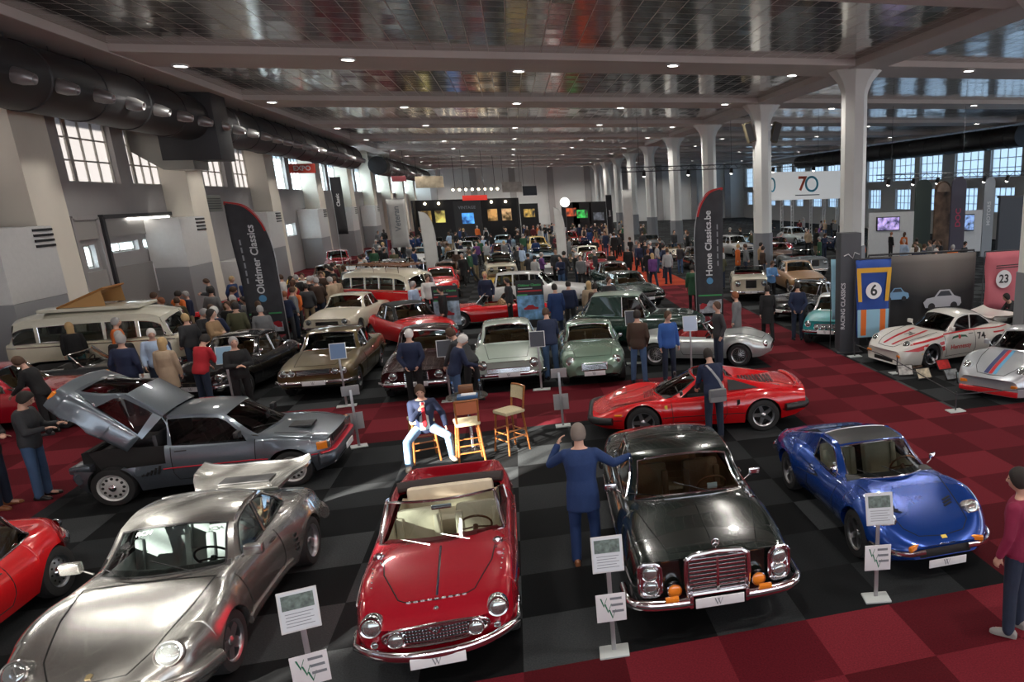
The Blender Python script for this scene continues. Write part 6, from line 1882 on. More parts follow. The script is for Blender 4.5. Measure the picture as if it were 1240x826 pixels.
OLD = gen_car('touring_car', 'cream open tourer with maroon seats on the right of the aisle', P_CREAM, W=1.70, H=1.5, open_top=True, cowl=1.05, belt=.98, nose=.98, tail=.9, bb=-1.2, R=.36, rim='wire', interior=RED_LEATHER, style='box', detail=False, lamps=((.55, .80, .11),), grille=(.22, .18, .78, 0)); park(OLD, 9.9, 31.5, -105)
park(copy_tree(SAL, label='tan brown saloon behind the man in the sky blue shirt', swap={'paint_dark_green': P_TAN}), 12.6, 32.5, -95)
C930 = gen_car('coupe_car', 'black coupe with silver wheels beside the red aisle on the right', P_BLACK, style='round', W=1.76, H=1.30, wb=2.28, rim='star', cowl=.88, belt=.84, nose=.74, tail=.84, lamps=((.58, .66, .10),), grille=None, rr=-.5, bb=-1.5, detail=False, hump=.07); park(C930, 10.35, 25.5, -148)
park(copy_tree(C930, label='white coupe half hidden behind the tall dark pillar banner', swap={'paint_black': P_WHITE}), 13.0, 24.4, -120)
c = gen_car('rally_saloon', 'turquoise rally saloon with extra lamps beside the dark pillar banner', P_TURQ, W=1.55, wb=2.1, fo=.5, ro=.5, H=1.36, wsb=.6, rf=.1, rr=-.9, bb=-1.2, roofm=P_WHITE, lamps=((.55, .66, .085), (.28, .56, .08), (.09, .56, .08)), detail=False); park(c, 9.55, 21.3, -125)
# racing cars on the right hand stand
d = -168; p = at(1115, 447); D = V((cos(radians(d)), sin(radians(d)), 0)); N = V((-D.y, D.x, 0)); q = p - D * 1.136 - N * .80 + V((.28, .05, 0))
park(car_racer('white racing coupe with red stripes and number 74'), q.x, q.y, d)
d = -150; p = at(1243, 484); D = V((cos(radians(d)), sin(radians(d)), 0)); N = V((-D.y, D.x, 0)); q = p - D * 1.136 - N * .80 + V((.38, .05, 0))
park(car_racer('silver racing coupe with blue and red stripes cut off by the right edge', True), q.x, q.y, d)
# parked rows further down the hall: copies in other colours
KEEP = ('shut_line', 'wiper', 'door', 'number_plate', 'side_moulding', 'dashboard', 'steering_wheel', 'wing_mirror', 'front_indicator')
COLS = [('silver grey', P_ALU), ('cream', P_CREAM), ('dark green', P_DKGREEN), ('black', P_BLACK), ('navy blue', P_NAVY), ('red', P_RED), ('white', P_WHITE), ('sky blue', P_SKY), ('brown', P_BROWN), ('mid grey', P_GREYC), ('yellow', P_YELLOW), ('maroon', P_REDC)]
KINDS = [(SAL, 'saloon', 'paint_dark_green'), (CPE, 'rounded coupe', 'paint_dark_green'), (RS, 'roadster', 'paint_bright_red'), (WAG, 'estate car', 'paint_white'), (RED3, 'low sports car', 'paint_bright_red'), (OLD, 'open tourer', 'paint_cream')]
rr = random.Random(5); used = {}
def rect(o):
    o = getattr(o, 'root', o)
    b = next((c for c in kids(o) if c.name.split('.')[0] == 'body'), None)
    xs = [v.co.x for v in b.data.vertices]; ys = [v.co.y for v in b.data.vertices]
    return (o.location.x, o.location.y, o.rotation_euler.z, max(xs), min(xs), max(ys))
def corners(r, m=0.):
    c, s = cos(r[2]), sin(r[2]); return [(r[0] + c * a - s * b, r[1] + s * a + c * b) for a, b in ((r[3] + m, r[5] + m), (r[3] + m, -r[5] - m), (r[4] - m, -r[5] - m), (r[4] - m, r[5] + m))]
def clash(r1, r2, m=.06):
    A, B = corners(r1, m), corners(r2, m)
    for P in (A, B):
        for i in range(4):
            nx, ny = P[(i + 1) % 4][1] - P[i][1], P[i][0] - P[(i + 1) % 4][0]
            pa = [nx * x + ny * y for x, y in A]; pb = [nx * x + ny * y for x, y in B]
            if max(pa) < min(pb) or max(pb) < min(pa): return False
    return True
RECTS = [rect(o) for o in bpy.data.objects if o.parent is None and o.get('category') in ('car', 'van')]
def pushed(x, y, R=.27):
    """nearest free standing place beside the cars"""
    for it in range(12):
        hit = False
        for r in RECTS:
            c, s = cos(r[2]), sin(r[2]); dx, dy = x - r[0], y - r[1]; u, v = c * dx + s * dy, -s * dx + c * dy
            pu, nu, pv = r[3] + R - u, u - r[4] + R, r[5] + R - abs(v)
            if pu > 0 and nu > 0 and pv > 0:
                hit = True; k = min(pu, nu, pv)
                if k == pu: u += pu + .01
                elif k == nu: u -= nu + .01
                else: v += (pv + .01) * (1 if v > 0 else -1)
                x, y = r[0] + c * u - s * v, r[1] + s * u + c * v
        if not hit: break
    return x, y
def more_car(x, y, deg, kind, ci, where):
    src, nm, pm = KINDS[kind]; cn, cm = COLS[ci]
    lab = '%s %s parked %s' % (cn, nm, where)
    p_ = rect(src); p_ = (x, y, radians(deg)) + p_[3:]
    if any(clash(p_, q) for q in RECTS): return
    RECTS.append(p_)
    o = copy_tree(src.root, (x, y, 0), radians(deg), lab, None, {pm: cm}, KEEP); o['group'] = 'old cars parked ' + where
    used[lab] = used.get(lab, 0) + 1
spots = []
FIX = ((-4.95, 32.6), (-6.0, 29.2), (-9.9, 31), (.9, 33.2), (4.5, 31.6), (4.6, 36.8), (9.9, 31.5), (12.6, 32.5), (10.3, 25.5), (13, 24.4))
for y, where in ((38.2, 'behind the camper van rows'), (43.8, 'in the fourth row down the hall'), (49.6, 'midway down the hall'), (55.5, 'well beyond the roll-up banners'), (62, 'before the black stand'), (69, 'just before the black stand')):
    for x in lin(5, -6.5, 4.6):
        spots.append((x + rr.uniform(-.2, .2), y + rr.uniform(-.4, .4), where))
for y, where in ((35.5, 'by the left wall past the flag'), (41, 'by the left wall near the second pier'), (47.5, 'by the left wall halfway along'), (55, 'far along the left wall')):
    spots.append((-11.6 + rr.uniform(-.2, .2), y, where)); spots.append((-9.6, y + 2.4, where))
for y, where in ((28.2, 'behind the racing car stand'), (38, 'right of the aisle near the second column'), (44, 'right of the aisle by the third column'), (52, 'right of the orange aisle'), (60, 'far right of the orange aisle')):
    for x in (11.0, 15.5, 19.0, 23.5):
        if (x == 11.0 and y < 36) or (x >= 19 and y < 46): continue
        spots.append((x + rr.uniform(-.5, .5), y + rr.uniform(-.6, .6), where))
ki = 0
spots = [q for q in spots if all(abs(q[0] - a) > 2.4 or abs(q[1] - b) > 5 for a, b in FIX)]
for x, y, w in spots:
    k = ki % 6; ci = (ki * 5 + ki // 12) % 12; ki += 1
    more_car(x, y, rr.choice((-90, -98, -84, 90)) + rr.uniform(-4, 4), k, ci, w)
# ---------------------------------------------------------------- display stands and furniture
POLE = mat('pole_grey', (.42, .42, .43), .35, .6); BASEP = mat('base_pale', (.50, .54, .53), .5); CARD = mat('card_pale', (.58, .62, .66), .45); CARDBACK = mat('card_back_grey', (.30, .30, .31), .6); CARDDARK = mat('card_dark', (.03, .035, .05), .4)
CARDBLUE = mat('card_blue', (.10, .17, .30), .4)
def vees(mb, w, h, x0, z0):
    s = w
    for k, (dx, dz) in enumerate(((-.30, .22), (-.17, .0), (-.04, -.22))):
        for a, b, c, d in (((-.09, .12), (-.05, .12), (.015, -.10), (0, -.14)), ((0, -.14), (.012, -.07), (.09, .12), (.105, .12))):
            mb.add([(x0 + s * (dx + q[0] * 1.2), 0, z0 + h * (dz + q[1] * 1.3)) for q in (a, b, c, d)], [(0, 1, 2, 3)])
def info_stand(loc, rz, label, hts=((1.32, .93), (.68, .37)), w=.31, back=False, upper=CARD, lower=True, base=(.30, .22), photo=True):
    """card holder: base plate, pole, sloping upper card and a lower card with the three green letters"""
    t = thing('info_stand', label, 'sign stand', loc, rz, None)
    MB().box((0, 0, .012), (base[0], base[1], .024), None, .01).build('base_plate', BASEP, t)
    top = (hts[0][0] + hts[0][1]) / 2
    MB().box((0, .02, top / 2 + .02), (.045, .025, top), None, .006).build('pole', POLE, t)
    z1, z0 = hts[0]; h = (z1 - z0) * .92
    M = Matrix.Translation((0, -.02, top)) @ Matrix.Rotation(-.30, 4, 'X')
    p = MB().box((0, 0, 0), (w, .014, h), M, .004).build('upper_card', CARDBACK if back else mat('card_frame', (.60, .61, .62), .4), t)
    if not back:
        MB().box((0, -.008, 0), (w - .03, .004, h - .03), M).build('card_sheet', upper, p)
        if photo:
            MB().box((0, -.0105, h * .22), (w - .06, .003, h * .36), M).build('card_photo', mat('card_photo_green', (.10, .14, .12), .4, var=.5, vscale=25), p)
            l = MB()
            for k in range(5): l.box((-.01 * (k % 2), -.0105, -.02 - k * h * .075), (w - .09 - .03 * (k % 2), .002, .006), M)
            l.build('text_line', GREY_INK, p)
    if lower:
        z1, z0 = hts[1]; h = z1 - z0; zc = (z1 + z0) / 2
        q = MB().box((0, -.012, zc), (w * .96, .012, h), None, .003).build('lower_card', CARDBACK if back else PLATEWHITE, t)
        if not back:
            v = MB(); vees(v, w, h, .02, zc + .0); v.v = [(a, -.0195, b) for a, _, b in v.v]; v.build('letter', GREEN_INK, q, smooth=False)
            l = MB()
            for dx, dz in ((.07, .33), (.10, .10), (.12, -.13)): l.box((dx * w + .03, -.0195, zc + dz * h), (w * .38, .002, h * .085))
            l.build('text_line', GREY_INK, q)
    return t
info_stand(at(744, 790), radians(-4), 'info stand with green letters in front of the black-green luxury coupe')
info_stand(at(1061, 725), radians(-10), 'info stand with green letters in front of the blue sports car')
info_stand(V((-2.12, 6.57, 0)), radians(12), 'info stand with green letters between the silver coupe and the red convertible')
info_stand(at(435, 541), radians(196), 'grey-backed info stand on the red strip beside the grey-blue hatchback', ((1.23, 1.0), (.68, .35)), back=True)
info_stand(at(682, 516), radians(180), 'grey-backed info stand near the nose of the wedge sports car', ((1.23, 1.0), (.68, .35)), back=True)
info_stand(at(656, 472), radians(-4), 'slim dark card stand between the mint saloon and the sage coupe', ((1.47, 1.05), (.6, .3)), w=.36, upper=CARDDARK, lower=False, base=(.42, .2), photo=False)
info_stand(at(546, 486), radians(0), 'slim dark card stand between the maroon saloon and the mint saloon', ((1.47, 1.05), (.6, .3)), w=.34, upper=CARDDARK, lower=False, base=(.40, .2), photo=False)
info_stand(at(420, 492), radians(6), 'slim blue card stand in front of the olive gold saloon', ((1.50, 1.1), (.6, .3)), w=.34, upper=CARDBLUE, lower=False, base=(.42, .2), photo=False)
info_stand(at(284, 492), radians(6), 'slim blue card stand beside the man in the black coat', ((1.45, 1.0), (.6, .3)), w=.34, upper=mat('card_sky', (.22, .38, .52), .4), lower=False, base=(.42, .2), photo=False)
info_stand(at(838, 458), radians(-8), 'slim white and blue card stand beside the silver roadster', ((1.62, 1.2), (.6, .3)), w=.36, upper=mat('card_white_blue', (.38, .46, .60), .4), lower=False, base=(.42, .2), photo=False)
info_stand(at(768, 440), radians(-4), 'slim framed card stand behind the man in the brown jacket', ((1.50, 1.05), (.6, .3)), w=.36, upper=CARDDARK, lower=False, base=(.42, .2), photo=False)

STOOLWOOD = mat('stool_wood', (.33, .115, .03), .35, coat=.4, var=.15, vscale=20); STOOLPAD = mat('stool_pad_cream', (.60, .52, .33), .5, var=.1, vscale=40)
def bar_stool(loc, rz, label, pad=STOOLPAD, back=True, backm=None):
    t = thing('bar_stool', label, 'bar stool', loc, rz, 'bar stools around the high table')
    s = MB(); s.box((0, 0, .765), (.42, .42, .07), None, .03); s.build('seat', pad, t)
    for sx in (-1, 1):
        for sy in (-1, 1):
            l = MB(); l.tube([(sx * .17, sy * .17, .74), (sx * .225, sy * .225, .0)], [.021, .017], 8); l.build('leg', STOOLWOOD, t)
    r = MB()
    for z, f in ((.25, .205), (.38, .198)):
        r.tube([(-f, -f, z), (-f, f, z)], .013, 6); r.tube([(f, -f, z), (f, f, z)], .013, 6); r.tube([(-f, -f, z + .05), (f, -f, z + .05)], .013, 6); r.tube([(-f, f, z + .05), (f, f, z + .05)], .013, 6)
    r.build('stretcher', STOOLWOOD, t)
    if back:
        for sy in (-1, 1): MB().tube([(-.18, sy * .18, .74), (-.215, sy * .185, 1.0), (-.25, sy * .19, 1.20)], .018, 8).build('back_post', STOOLWOOD, t)
        b = MB(); rows = []
        for z in lin(5, .96, 1.19): rows.append([(-.215 - (z - .95) * .14 - .03 * (1 - abs(v) ** 2), .18 * v, z) for v in lin(9, -1, 1)])
        b.grid(rows); b.grid([[(x + .03, y, z) for x, y, z in reversed(r)] for r in rows]); b.build('backrest', backm or STOOLPAD, t)
        MB().tube([(-.25 - .03 * (1 - abs(v) ** 2), .19 * v, 1.205) for v in lin(9, -1, 1)], .018, 8).build('back_rail', STOOLWOOD, t)
    return t
bar_stool(at(516, 556), radians(-75), 'wooden bar stool the seated man sits on', back=False)
bar_stool(at(571, 560), radians(100), 'wooden bar stool seen from behind with an orange back, in front of the high table', backm=mat('stool_back_orange', (.55, .17, .08), .4))
bar_stool(at(621, 545), radians(215), 'empty wooden bar stool with a cream seat, to the right of the high table')
t = thing('high_table', 'round dark high table with a chrome foot between the bar stools', 'table', (-1.12, 14.0, 0))
MB().lathe([(.001, 1.0), (.36, 1.0), (.375, 1.012), (.36, 1.03), (.001, 1.03)], None, 36).build('table_top', mat('table_top_dark', (.05, .045, .035), .25, coat=.5), t)
MB().lathe([(.24, 0), (.24, .015), (.05, .035), (.035, .06), (.035, 1.0)], None, 24).build('pedestal', CHROME, t)
tag(MB().box((-1.10, 13.84, 1.055), (.36, .24, .05), Matrix.Identity(4), .008).build('brochure_pile', [mat('brochure_blue', (.05, .13, .28), .4)]), 'blue brochure pile with white covers on the high table', 'brochures')
tag(MB().box((-1.08, 13.87, 1.085), (.26, .16, .012), Matrix.Identity(4), .003).build('leaflet', PLATEWHITE), 'white leaflet lying on the blue brochure pile', 'leaflet')
tag(MB().box((-1.14, 14.17, 1.11), (.26, .14, .16), Matrix.Identity(4), .01).build('wooden_box', WOODRIM), 'small reddish wooden box on the high table', 'box')
BOTTLE = glass('bottle_glass', (.75, .85, .92), .3)
for i, (x, y, l) in enumerate(((-1.36, 14.02, 'clear water bottle at the left of the high table'), (-.88, 14.06, 'clear water bottle at the right of the high table'))):
    b = thing('water_bottle', l, 'bottle', (x, y, 1.03)); MB().lathe([(.001, 0), (.035, .003), (.036, .15), (.03, .19), (.014, .22), (.013, .25)], None, 16).build('bottle_body', BOTTLE, b); MB().lathe([(.016, .245), (.016, .275), (.001, .275)], None, 12).build('bottle_cap', mat('cap_blue', (.05, .15, .4), .4), b)

# ---------------------------------------------------------------- flags and banners
FL_DARK = mat('flag_charcoal', (.035, .036, .042), .8, var=.2, vscale=2.5); FL_RED = mat('flag_red_edge', (.42, .02, .02), .8); FL_WHITE = mat('flag_white', (.52, .52, .50), .85, var=.06, vscale=2); FL_BLACK = mat('flag_black', (.02, .02, .024), .8)
INKW = mat('flag_white_ink', (.55, .56, .58), .7); INKG = mat('ink_green', (.05, .30, .10), .6); INKR = mat('ink_red', (.40, .02, .03), .6); INKB = mat('ink_blue', (.08, .25, .45), .6)
def flat(mb, M): return MB().add([M @ V((v[0], 0, v[1])) for v in mb.v], mb.f)
def feather(loc, rz, label, mirror=1, H=4.6, w=1.05, m=FL_DARK, edge=FL_RED, txt=None, picture=True, lean=0., z0=.45):
    t = thing('feather_flag', label, 'flag', loc, rz)
    s = mirror; T = Matrix.Rotation(lean, 4, 'Y')
    MB().lathe([(.001, 0), (.25, .0), (.25, .03), (.03, .06), (.02, .12), (.001, .12)], None, 20).build('flag_base', STEELG, t)
    curve = [(0, z0), (0, H * .60), (.03 * w, H * .72), (.12 * w, H * .83), (.30 * w, H * .92), (.58 * w, H * .98), (1.0 * w, H)]
    cx, cz = pchip([(i, p[0]) for i, p in enumerate(curve)]), pchip([(i, p[1]) for i, p in enumerate(curve)])
    cv = [(cx(i), cz(i)) for i in lin(31, 0, 6)]
    p = MB(); p.tube([T @ V((0, 0, 0))] + [T @ V((s * x, 0, z)) for x, z in cv], .014, 6); p.build('flag_pole', POLE, t)
    rows = []
    for i, (x, z) in enumerate(cv):
        xr = w * (1.0 - .10 * (1 - z / H)); n = 9
        rows.append([T @ V((s * (lerp(x, xr, k / (n - 1))), .05 * sin(2.2 * z + 3 * k / (n - 1)) * k / (n - 1), z)) for k in range(n)])
    cloth_o = MB().grid(rows); fl = cloth_o.build('flag_cloth', m, t); sd = fl.modifiers.new('t', 'SOLIDIFY'); sd.thickness = .006
    if edge: MB().tube([r[0].lerp(r[1], .25) + V((0, 0, 0)) for r in rows[14:]], 1., 8, flat=(.045, .012), up=(0, 0, 1)).build('flag_edge', edge, t)
    def wave(x, z): return .05 * sin(2.2 * z + 3 * max(0, min(1, x / w))) * max(0, min(1, x / w))
    def ink(mb, name, mm, side=-1, off=.012):
        o = MB().add([T @ V((s * v[0], wave(v[0], v[1]) + side * off, v[1])) for v in mb.v], mb.f); return o.build(name, mm, fl, smooth=False)
    if txt:
        tm = text_mb(txt, .30, .006); q = MB().add([((.48 * w) + s * (-v[1]) * 1.0, H * .62 + v[0], 0) for v in tm.v], tm.f)
        ink(q, 'flag_lettering', INKW)
        l = MB()
        for k in range(6): quad(l, [(.76 * w, H * .46 + k * .24), (.80 * w, H * .46 + k * .24), (.80 * w, H * .46 + k * .24 + .17), (.76 * w, H * .46 + k * .24 + .17)])
        ink(l, 'small_print', mat('flag_grey_ink', (.25, .26, .28), .7))
        d = MB(); quad(d, [(.48 * w + .11 * cos(a), H * .355 + .11 * sin(a)) for a in lin(21, 0, 2 * pi)[:-1]]); ink(d, 'globe_emblem', INKB)
    if picture:
        a = MB(); quad(a, [(.08 * w, H * .245), (.88 * w, H * .245), (.88 * w, H * .255), (.08 * w, H * .255)]); ink(a, 'green_line', INKG)
        a = MB(); quad(a, [(.10 * w, H * .12), (.86 * w, H * .12), (.86 * w, H * .22), (.45 * w, H * .21), (.30 * w, H * .17), (.10 * w, H * .19)]); ink(a, 'flag_picture', mat('picture_grey', (.34, .36, .40), .7, var=.5, vscale=6))
        a = MB(); quad(a, [(.12 * w, H * .15), (.36 * w, H * .15), (.36 * w, H * .185), (.2 * w, H * .195), (.12 * w, H * .18)]); ink(a, 'picture_car', INKR, off=.016)
    return t
feather(V((-7.35, 26.6, 0)), radians(0), 'charcoal feather flag with a red edge at the left, beside the crowd', -1, 4.62, 1.15, txt='Oldtimer Classics')
feather(V((5.75, 24.3, 0)), radians(-8), 'charcoal feather flag with a red edge beside the red aisle on the right', 1, 4.66, 1.0, txt='Home Classics.be')
def hanging(loc, w, h, label, m, txt=None, name='hanging_banner', rz=0., ink=GREY_INK, size=None, vertical=True, pole=True, frame=None):
    t = thing(name, label, 'banner', loc, rz)
    rows = [[(w * (k / 8 - .5), .03 * sin(5 * z / h + k * .6), z) for k in range(9)] for z in lin(9, 0, h)]
    o = MB().grid(rows).build('banner_cloth', m, t); sd = o.modifiers.new('t', 'SOLIDIFY'); sd.thickness = .01
    if pole: MB().tube([(-w / 2, 0, -loc[2]), (-w / 2, 0, h + .05), (w / 2, 0, h + .05)], .018, 6).build('banner_pole', POLE if not frame else frame, t)
    if txt:
        tm = text_mb(txt, size or w * .45, .004)
        MB().add([((-v[1], -.05, h * .6 + v[0]) if vertical else (v[0], -.05, h * .6 + v[1])) for v in tm.v], tm.f).build('banner_lettering', ink, o, smooth=False)
    return t
def pxbox(x0, y0, x1, y1, Y):
    a, b = aty(x0, y1, Y), aty(x1, y0, Y); m_ = aty((x0 + x1) / 2, (y0 + y1) / 2, Y)
    return m_.x, a.z, abs(aty(x1, y1, Y).x - a.x), b.z - a.z
for (x0, y0, x1, y1, Y, lab, m, tx) in ((471, 241, 493, 300, 52, 'tall white banner in front of the left wall, nearest the black stand', FL_WHITE, 'Veteran'), (404, 214, 417, 284, 44, 'narrow black banner with white letters before the left wall windows', FL_BLACK, 'Classic'), (735, 236, 742, 292, 62, 'narrow black banner left of the white pillar banner', FL_BLACK, 'Speed'), (755, 230, 767, 312, 52, 'tall narrow white banner left of the orange column', FL_WHITE, None)):
    x, z, w, h = pxbox(x0, y0, x1, y1, Y); hanging(V((x, Y, max(z, .05))), w, h, lab, m, tx, ink=GREY_INK if m is FL_WHITE else INKW)
feather(V((aty(532, 325, 46).x, 46, 0)), 0, 'pale grey feather flag in front of the black stand', -1, 3.9, .75, FL_WHITE, None, None, False)
feather(V((aty(688, 325, 46).x, 46, 0)), 0, 'pale grey feather flag under the round white lamp', -1, 3.9, .6, FL_WHITE, None, None, False)
def rollup(px0, py0, px1, py1, Y, label, pic):
    x, z, w, h = pxbox(px0, py0, px1, py1, Y); z = max(z, .08)
    t = thing('roll_up_banner', label, 'banner', (x, Y, 0))
    MB().box((0, 0, .05), (w + .06, .16, .10), None, .02).build('banner_base', POLE, t)
    MB().cyl((0, .05, .1), (0, .05, z + h), .012, seg=6).build('support_pole', POLE, t)
    H = z + h
    p = MB().box((0, 0, .1 + (H - .1) / 2), (w, .012, H - .1)).build('banner_sheet', mat('rollup_black', (.02, .022, .024), .5), t)
    def strip(z0, z1, x0, x1, m, name, off=.009): MB().box((w * (x0 + x1) / 2, -off, H * (z0 + z1) / 2), (w * (x1 - x0), .002, H * (z1 - z0))).build(name, m, p)
    tm = text_mb('Oldtimer Classics', w * .118, .004); MB().add([(v[0], -.009, H * .90 + v[1]) for v in tm.v], tm.f).build('banner_title', mat('title_green', (.06, .42, .12), .5), p, smooth=False)
    strip(.83, .845, -.42, .1, INKW, 'small_print'); strip(.77, .80, -.44, .44, INKR, 'red_line'); strip(.70, .725, -.46, -.1, mat('title_green', (.06, .42, .12), .5), 'green_line')
    strip(.22, .70, -.49, .49, pic, 'banner_picture', .008)
    a = MB().prism([(-.26 * w, 0), (.26 * w, 0), (.27 * w, .07), (.15 * w, .09), (.08 * w, .16), (-.10 * w, .16), (-.18 * w, .09), (-.27 * w, .06)], -.002, .002, Matrix.Translation((0, -.012, H * .42)) @ Matrix.Rotation(pi / 2, 4, 'X')); a.build('picture_car', INKR, p)
    return t
rollup(525, 345, 557, 400, 26.5, 'roll-up banner with a green title behind the maroon saloon', mat('picture_pale_blue', (.34, .44, .54), .5, var=.6, vscale=5))
rollup(626, 338, 659, 390, 26.5, 'roll-up banner with a green title and a blue sky picture behind the mint saloon', mat('picture_sky', (.18, .38, .62), .5, var=.7, vscale=4))
# dark pillar banner in front of the big column
p = at(1024, 428); t = thing('pillar_banner', 'tall dark pillar banner with vertical white letters at the corner of the racing stand', 'banner', (p.x + .15, p.y + .25, 0), radians(-8))
pb = MB().box((0, 0, 1.70), (.58, .50, 3.34), None, .012).build('pillar_body', mat('pillar_dark', (.055, .06, .07), .6), t)
MB().box((0, 0, .02), (.75, .66, .05), None, .01).build('pillar_foot', STEELG, t)
tm = text_mb('RACING CLASSICS', .16, .003); MB().add([(-.20 - v[1], -.254, 1.35 + v[0]) for v in tm.v], tm.f).build('pillar_lettering', INKW, pb, smooth=False)
sg = MB().tube([(-.20, -.256, 2.75), (-.08, -.256, 2.80), (.05, -.256, 2.68), (.10, -.256, 2.84), (.24, -.256, 2.78)], .012, 6); sg.build('script_emblem', INKW, pb)
# cloth backdrop with a car print, jersey banners
BX0, BX1, BY = 10.15, 13.75, 20.2
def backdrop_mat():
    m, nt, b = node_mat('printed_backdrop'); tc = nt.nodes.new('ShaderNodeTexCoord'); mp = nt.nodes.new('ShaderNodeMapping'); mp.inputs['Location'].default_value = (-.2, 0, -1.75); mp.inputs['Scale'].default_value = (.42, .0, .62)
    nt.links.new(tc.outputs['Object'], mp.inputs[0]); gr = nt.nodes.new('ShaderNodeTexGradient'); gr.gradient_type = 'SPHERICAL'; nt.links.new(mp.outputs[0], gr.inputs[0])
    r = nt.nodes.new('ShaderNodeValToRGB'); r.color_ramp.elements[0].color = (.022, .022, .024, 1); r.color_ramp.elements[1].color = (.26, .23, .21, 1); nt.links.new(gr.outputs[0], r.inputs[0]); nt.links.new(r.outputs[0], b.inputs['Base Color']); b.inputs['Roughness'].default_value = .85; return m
t = thing('printed_backdrop', 'dark cloth backdrop printed with two small cars behind the white racing coupe', 'backdrop', ((BX0 + BX1) / 2, BY, 0), radians(0))
W2 = (BX1 - BX0) / 2
rows = [[(x, .05 * sin(7 * x) * (1 - z / 2.6), z) for x in lin(41, -W2, W2)] for z in lin(12, .05, 2.55)]
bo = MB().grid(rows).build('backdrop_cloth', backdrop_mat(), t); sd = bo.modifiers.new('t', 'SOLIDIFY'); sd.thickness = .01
fr = MB()
for x in (-W2, 0, W2): fr.cyl((x, .12, 0), (x, .12, 2.6), .02, seg=8)
fr.tube([(-W2, .12, 2.6), (W2, .12, 2.6)], .03, 8); fr.build('frame', STEELG, t)
def flatcar(x, z, s, col, name):
    body = [(-.62, 0), (-.70, .18), (-.58, .30), (-.30, .34), (-.12, .56), (.25, .56), (.42, .36), (.66, .28), (.70, .10), (.62, 0)]
    glassp = [(-.22, .36), (-.08, .52), (.22, .52), (.34, .36)]
    Q = Matrix.Translation((x, -.075, z)) @ Matrix.Rotation(pi / 2, 4, 'X') @ Matrix.Scale(s, 4)
    o = MB().prism(body, -.004, .004, Q).build(name, col, bo, smooth=False)
    MB().prism(glassp, .005, .008, Q).build('print_window', CARDDARK, o, smooth=False)
    for a in (-.40, .42): MB().lathe([(.13, .006), (.13, .010), (.001, .010)], Q @ Matrix.Translation((a, .02, 0)), 18).build('print_wheel', BLACK_INK, o)
flatcar(-.95, 1.25, .62, mat('print_blue', (.18, .34, .52), .7), 'printed_blue_car')
flatcar(.65, .92, .95, mat('print_white', (.45, .46, .50), .7), 'printed_white_car')
def sheet(loc, w, h, rz, label, m, name='jersey_banner'):
    t = thing(name, label, 'banner', loc, rz)
    o = MB().grid([[(w * (k / 8 - .5) * (1 - .12 * (1 - z / h)), .03 * sin(6 * z + k), z) for k in range(9)] for z in lin(9, 0, h)]).build('banner_cloth', m, t); sd = o.modifiers.new('t', 'SOLIDIFY'); sd.thickness = .01
    MB().tube([(-w / 2, .03, h + .02), (w / 2, .03, h + .02)], .02, 6).build('banner_rail', STEELG, t)
    for s in (-1, 1): MB().cyl((s * w / 2, .05, -loc[2]), (s * w / 2, .05, h + .02), .015, seg=6).build('banner_post', STEELG, t)
    return t, o
YEL = mat('jersey_yellow', (.68, .38, .03), .7); BLU = mat('jersey_blue', (.012, .06, .30), .7); LBL = mat('jersey_light_blue', (.28, .52, .66), .7); ORG = mat('jersey_orange', (.70, .16, .02), .7)
t, o = sheet(V((9.45, 18.6, .5)), 1.02, 2.15, radians(-6), 'blue and yellow jersey banner with number 6 beside the dark pillar', BLU)
def P2(o, pts, m, name, off=-.05): 
    MB().add([(x, off, z) for x, z in pts], [tuple(range(len(pts)))]).build(name, m, o, smooth=False)
P2(o, [(-.50, 1.82), (-.38, 1.82), (-.33, 1.0), (-.44, 1.0)], YEL, 'jersey_stripe'); P2(o, [(.50, 1.82), (.38, 1.82), (.33, 1.0), (.44, 1.0)], YEL, 'jersey_stripe'); P2(o, [(-.5, 1.93), (.5, 1.93), (.5, 1.80), (-.5, 1.80)], YEL, 'jersey_band', -.052)
P2(o, [(-.44, .0), (.44, .0), (.46, .78), (-.46, .78)], LBL, 'jersey_lower'); P2(o, [(-.36, .05), (-.2, .05), (-.2, .78), (-.36, .78)], ORG, 'jersey_bar', -.054); P2(o, [(.36, .05), (.2, .05), (.2, .78), (.36, .78)], ORG, 'jersey_bar', -.054)
P2(o, [(.23 * cos(a), 1.30 + .23 * sin(a)) for a in lin(29, 0, 2 * pi)[:-1]], PLATEWHITE, 'number_disc', -.055)
tm = text_mb('6', .42, .014); MB().add([(v[0], -.06, 1.30 + v[1]) for v in tm.v], tm.f).build('number', BLACK_INK, o, smooth=False)
t, o = sheet(V((8.95, 19.6, .85)), .62, 1.75, radians(-30), 'pale blue banner with number 2 behind the dark pillar', LBL)
tm = text_mb('2', .6, .02); MB().add([(v[0] + .05, -.06, 1.15 + v[1]) for v in tm.v], tm.f).build('number', BLACK_INK, o, smooth=False); P2(o, [(0, .05), (.26, .05), (.28, .8), (0, .8)], ORG, 'jersey_bar')
t, o = sheet(V((14.55, 19.9, .75)), 1.35, 1.8, 0, 'pink racing banner with number 23 at the right edge', mat('jersey_pink', (.55, .14, .17), .7))
P2(o, [(.0 + .28 * cos(a), .95 + .28 * sin(a)) for a in lin(29, 0, 2 * pi)[:-1]], PLATEWHITE, 'number_disc'); tm = text_mb('23', .36, .012); MB().add([(v[0], -.06, .95 + v[1]) for v in tm.v], tm.f).build('number', BLACK_INK, o, smooth=False)
for z in (1.35, 1.28): P2(o, [(-.3, z), (.62, z + .02), (.62, z + .05), (-.3, z + .03)], BLACK_INK, 'seam_line')
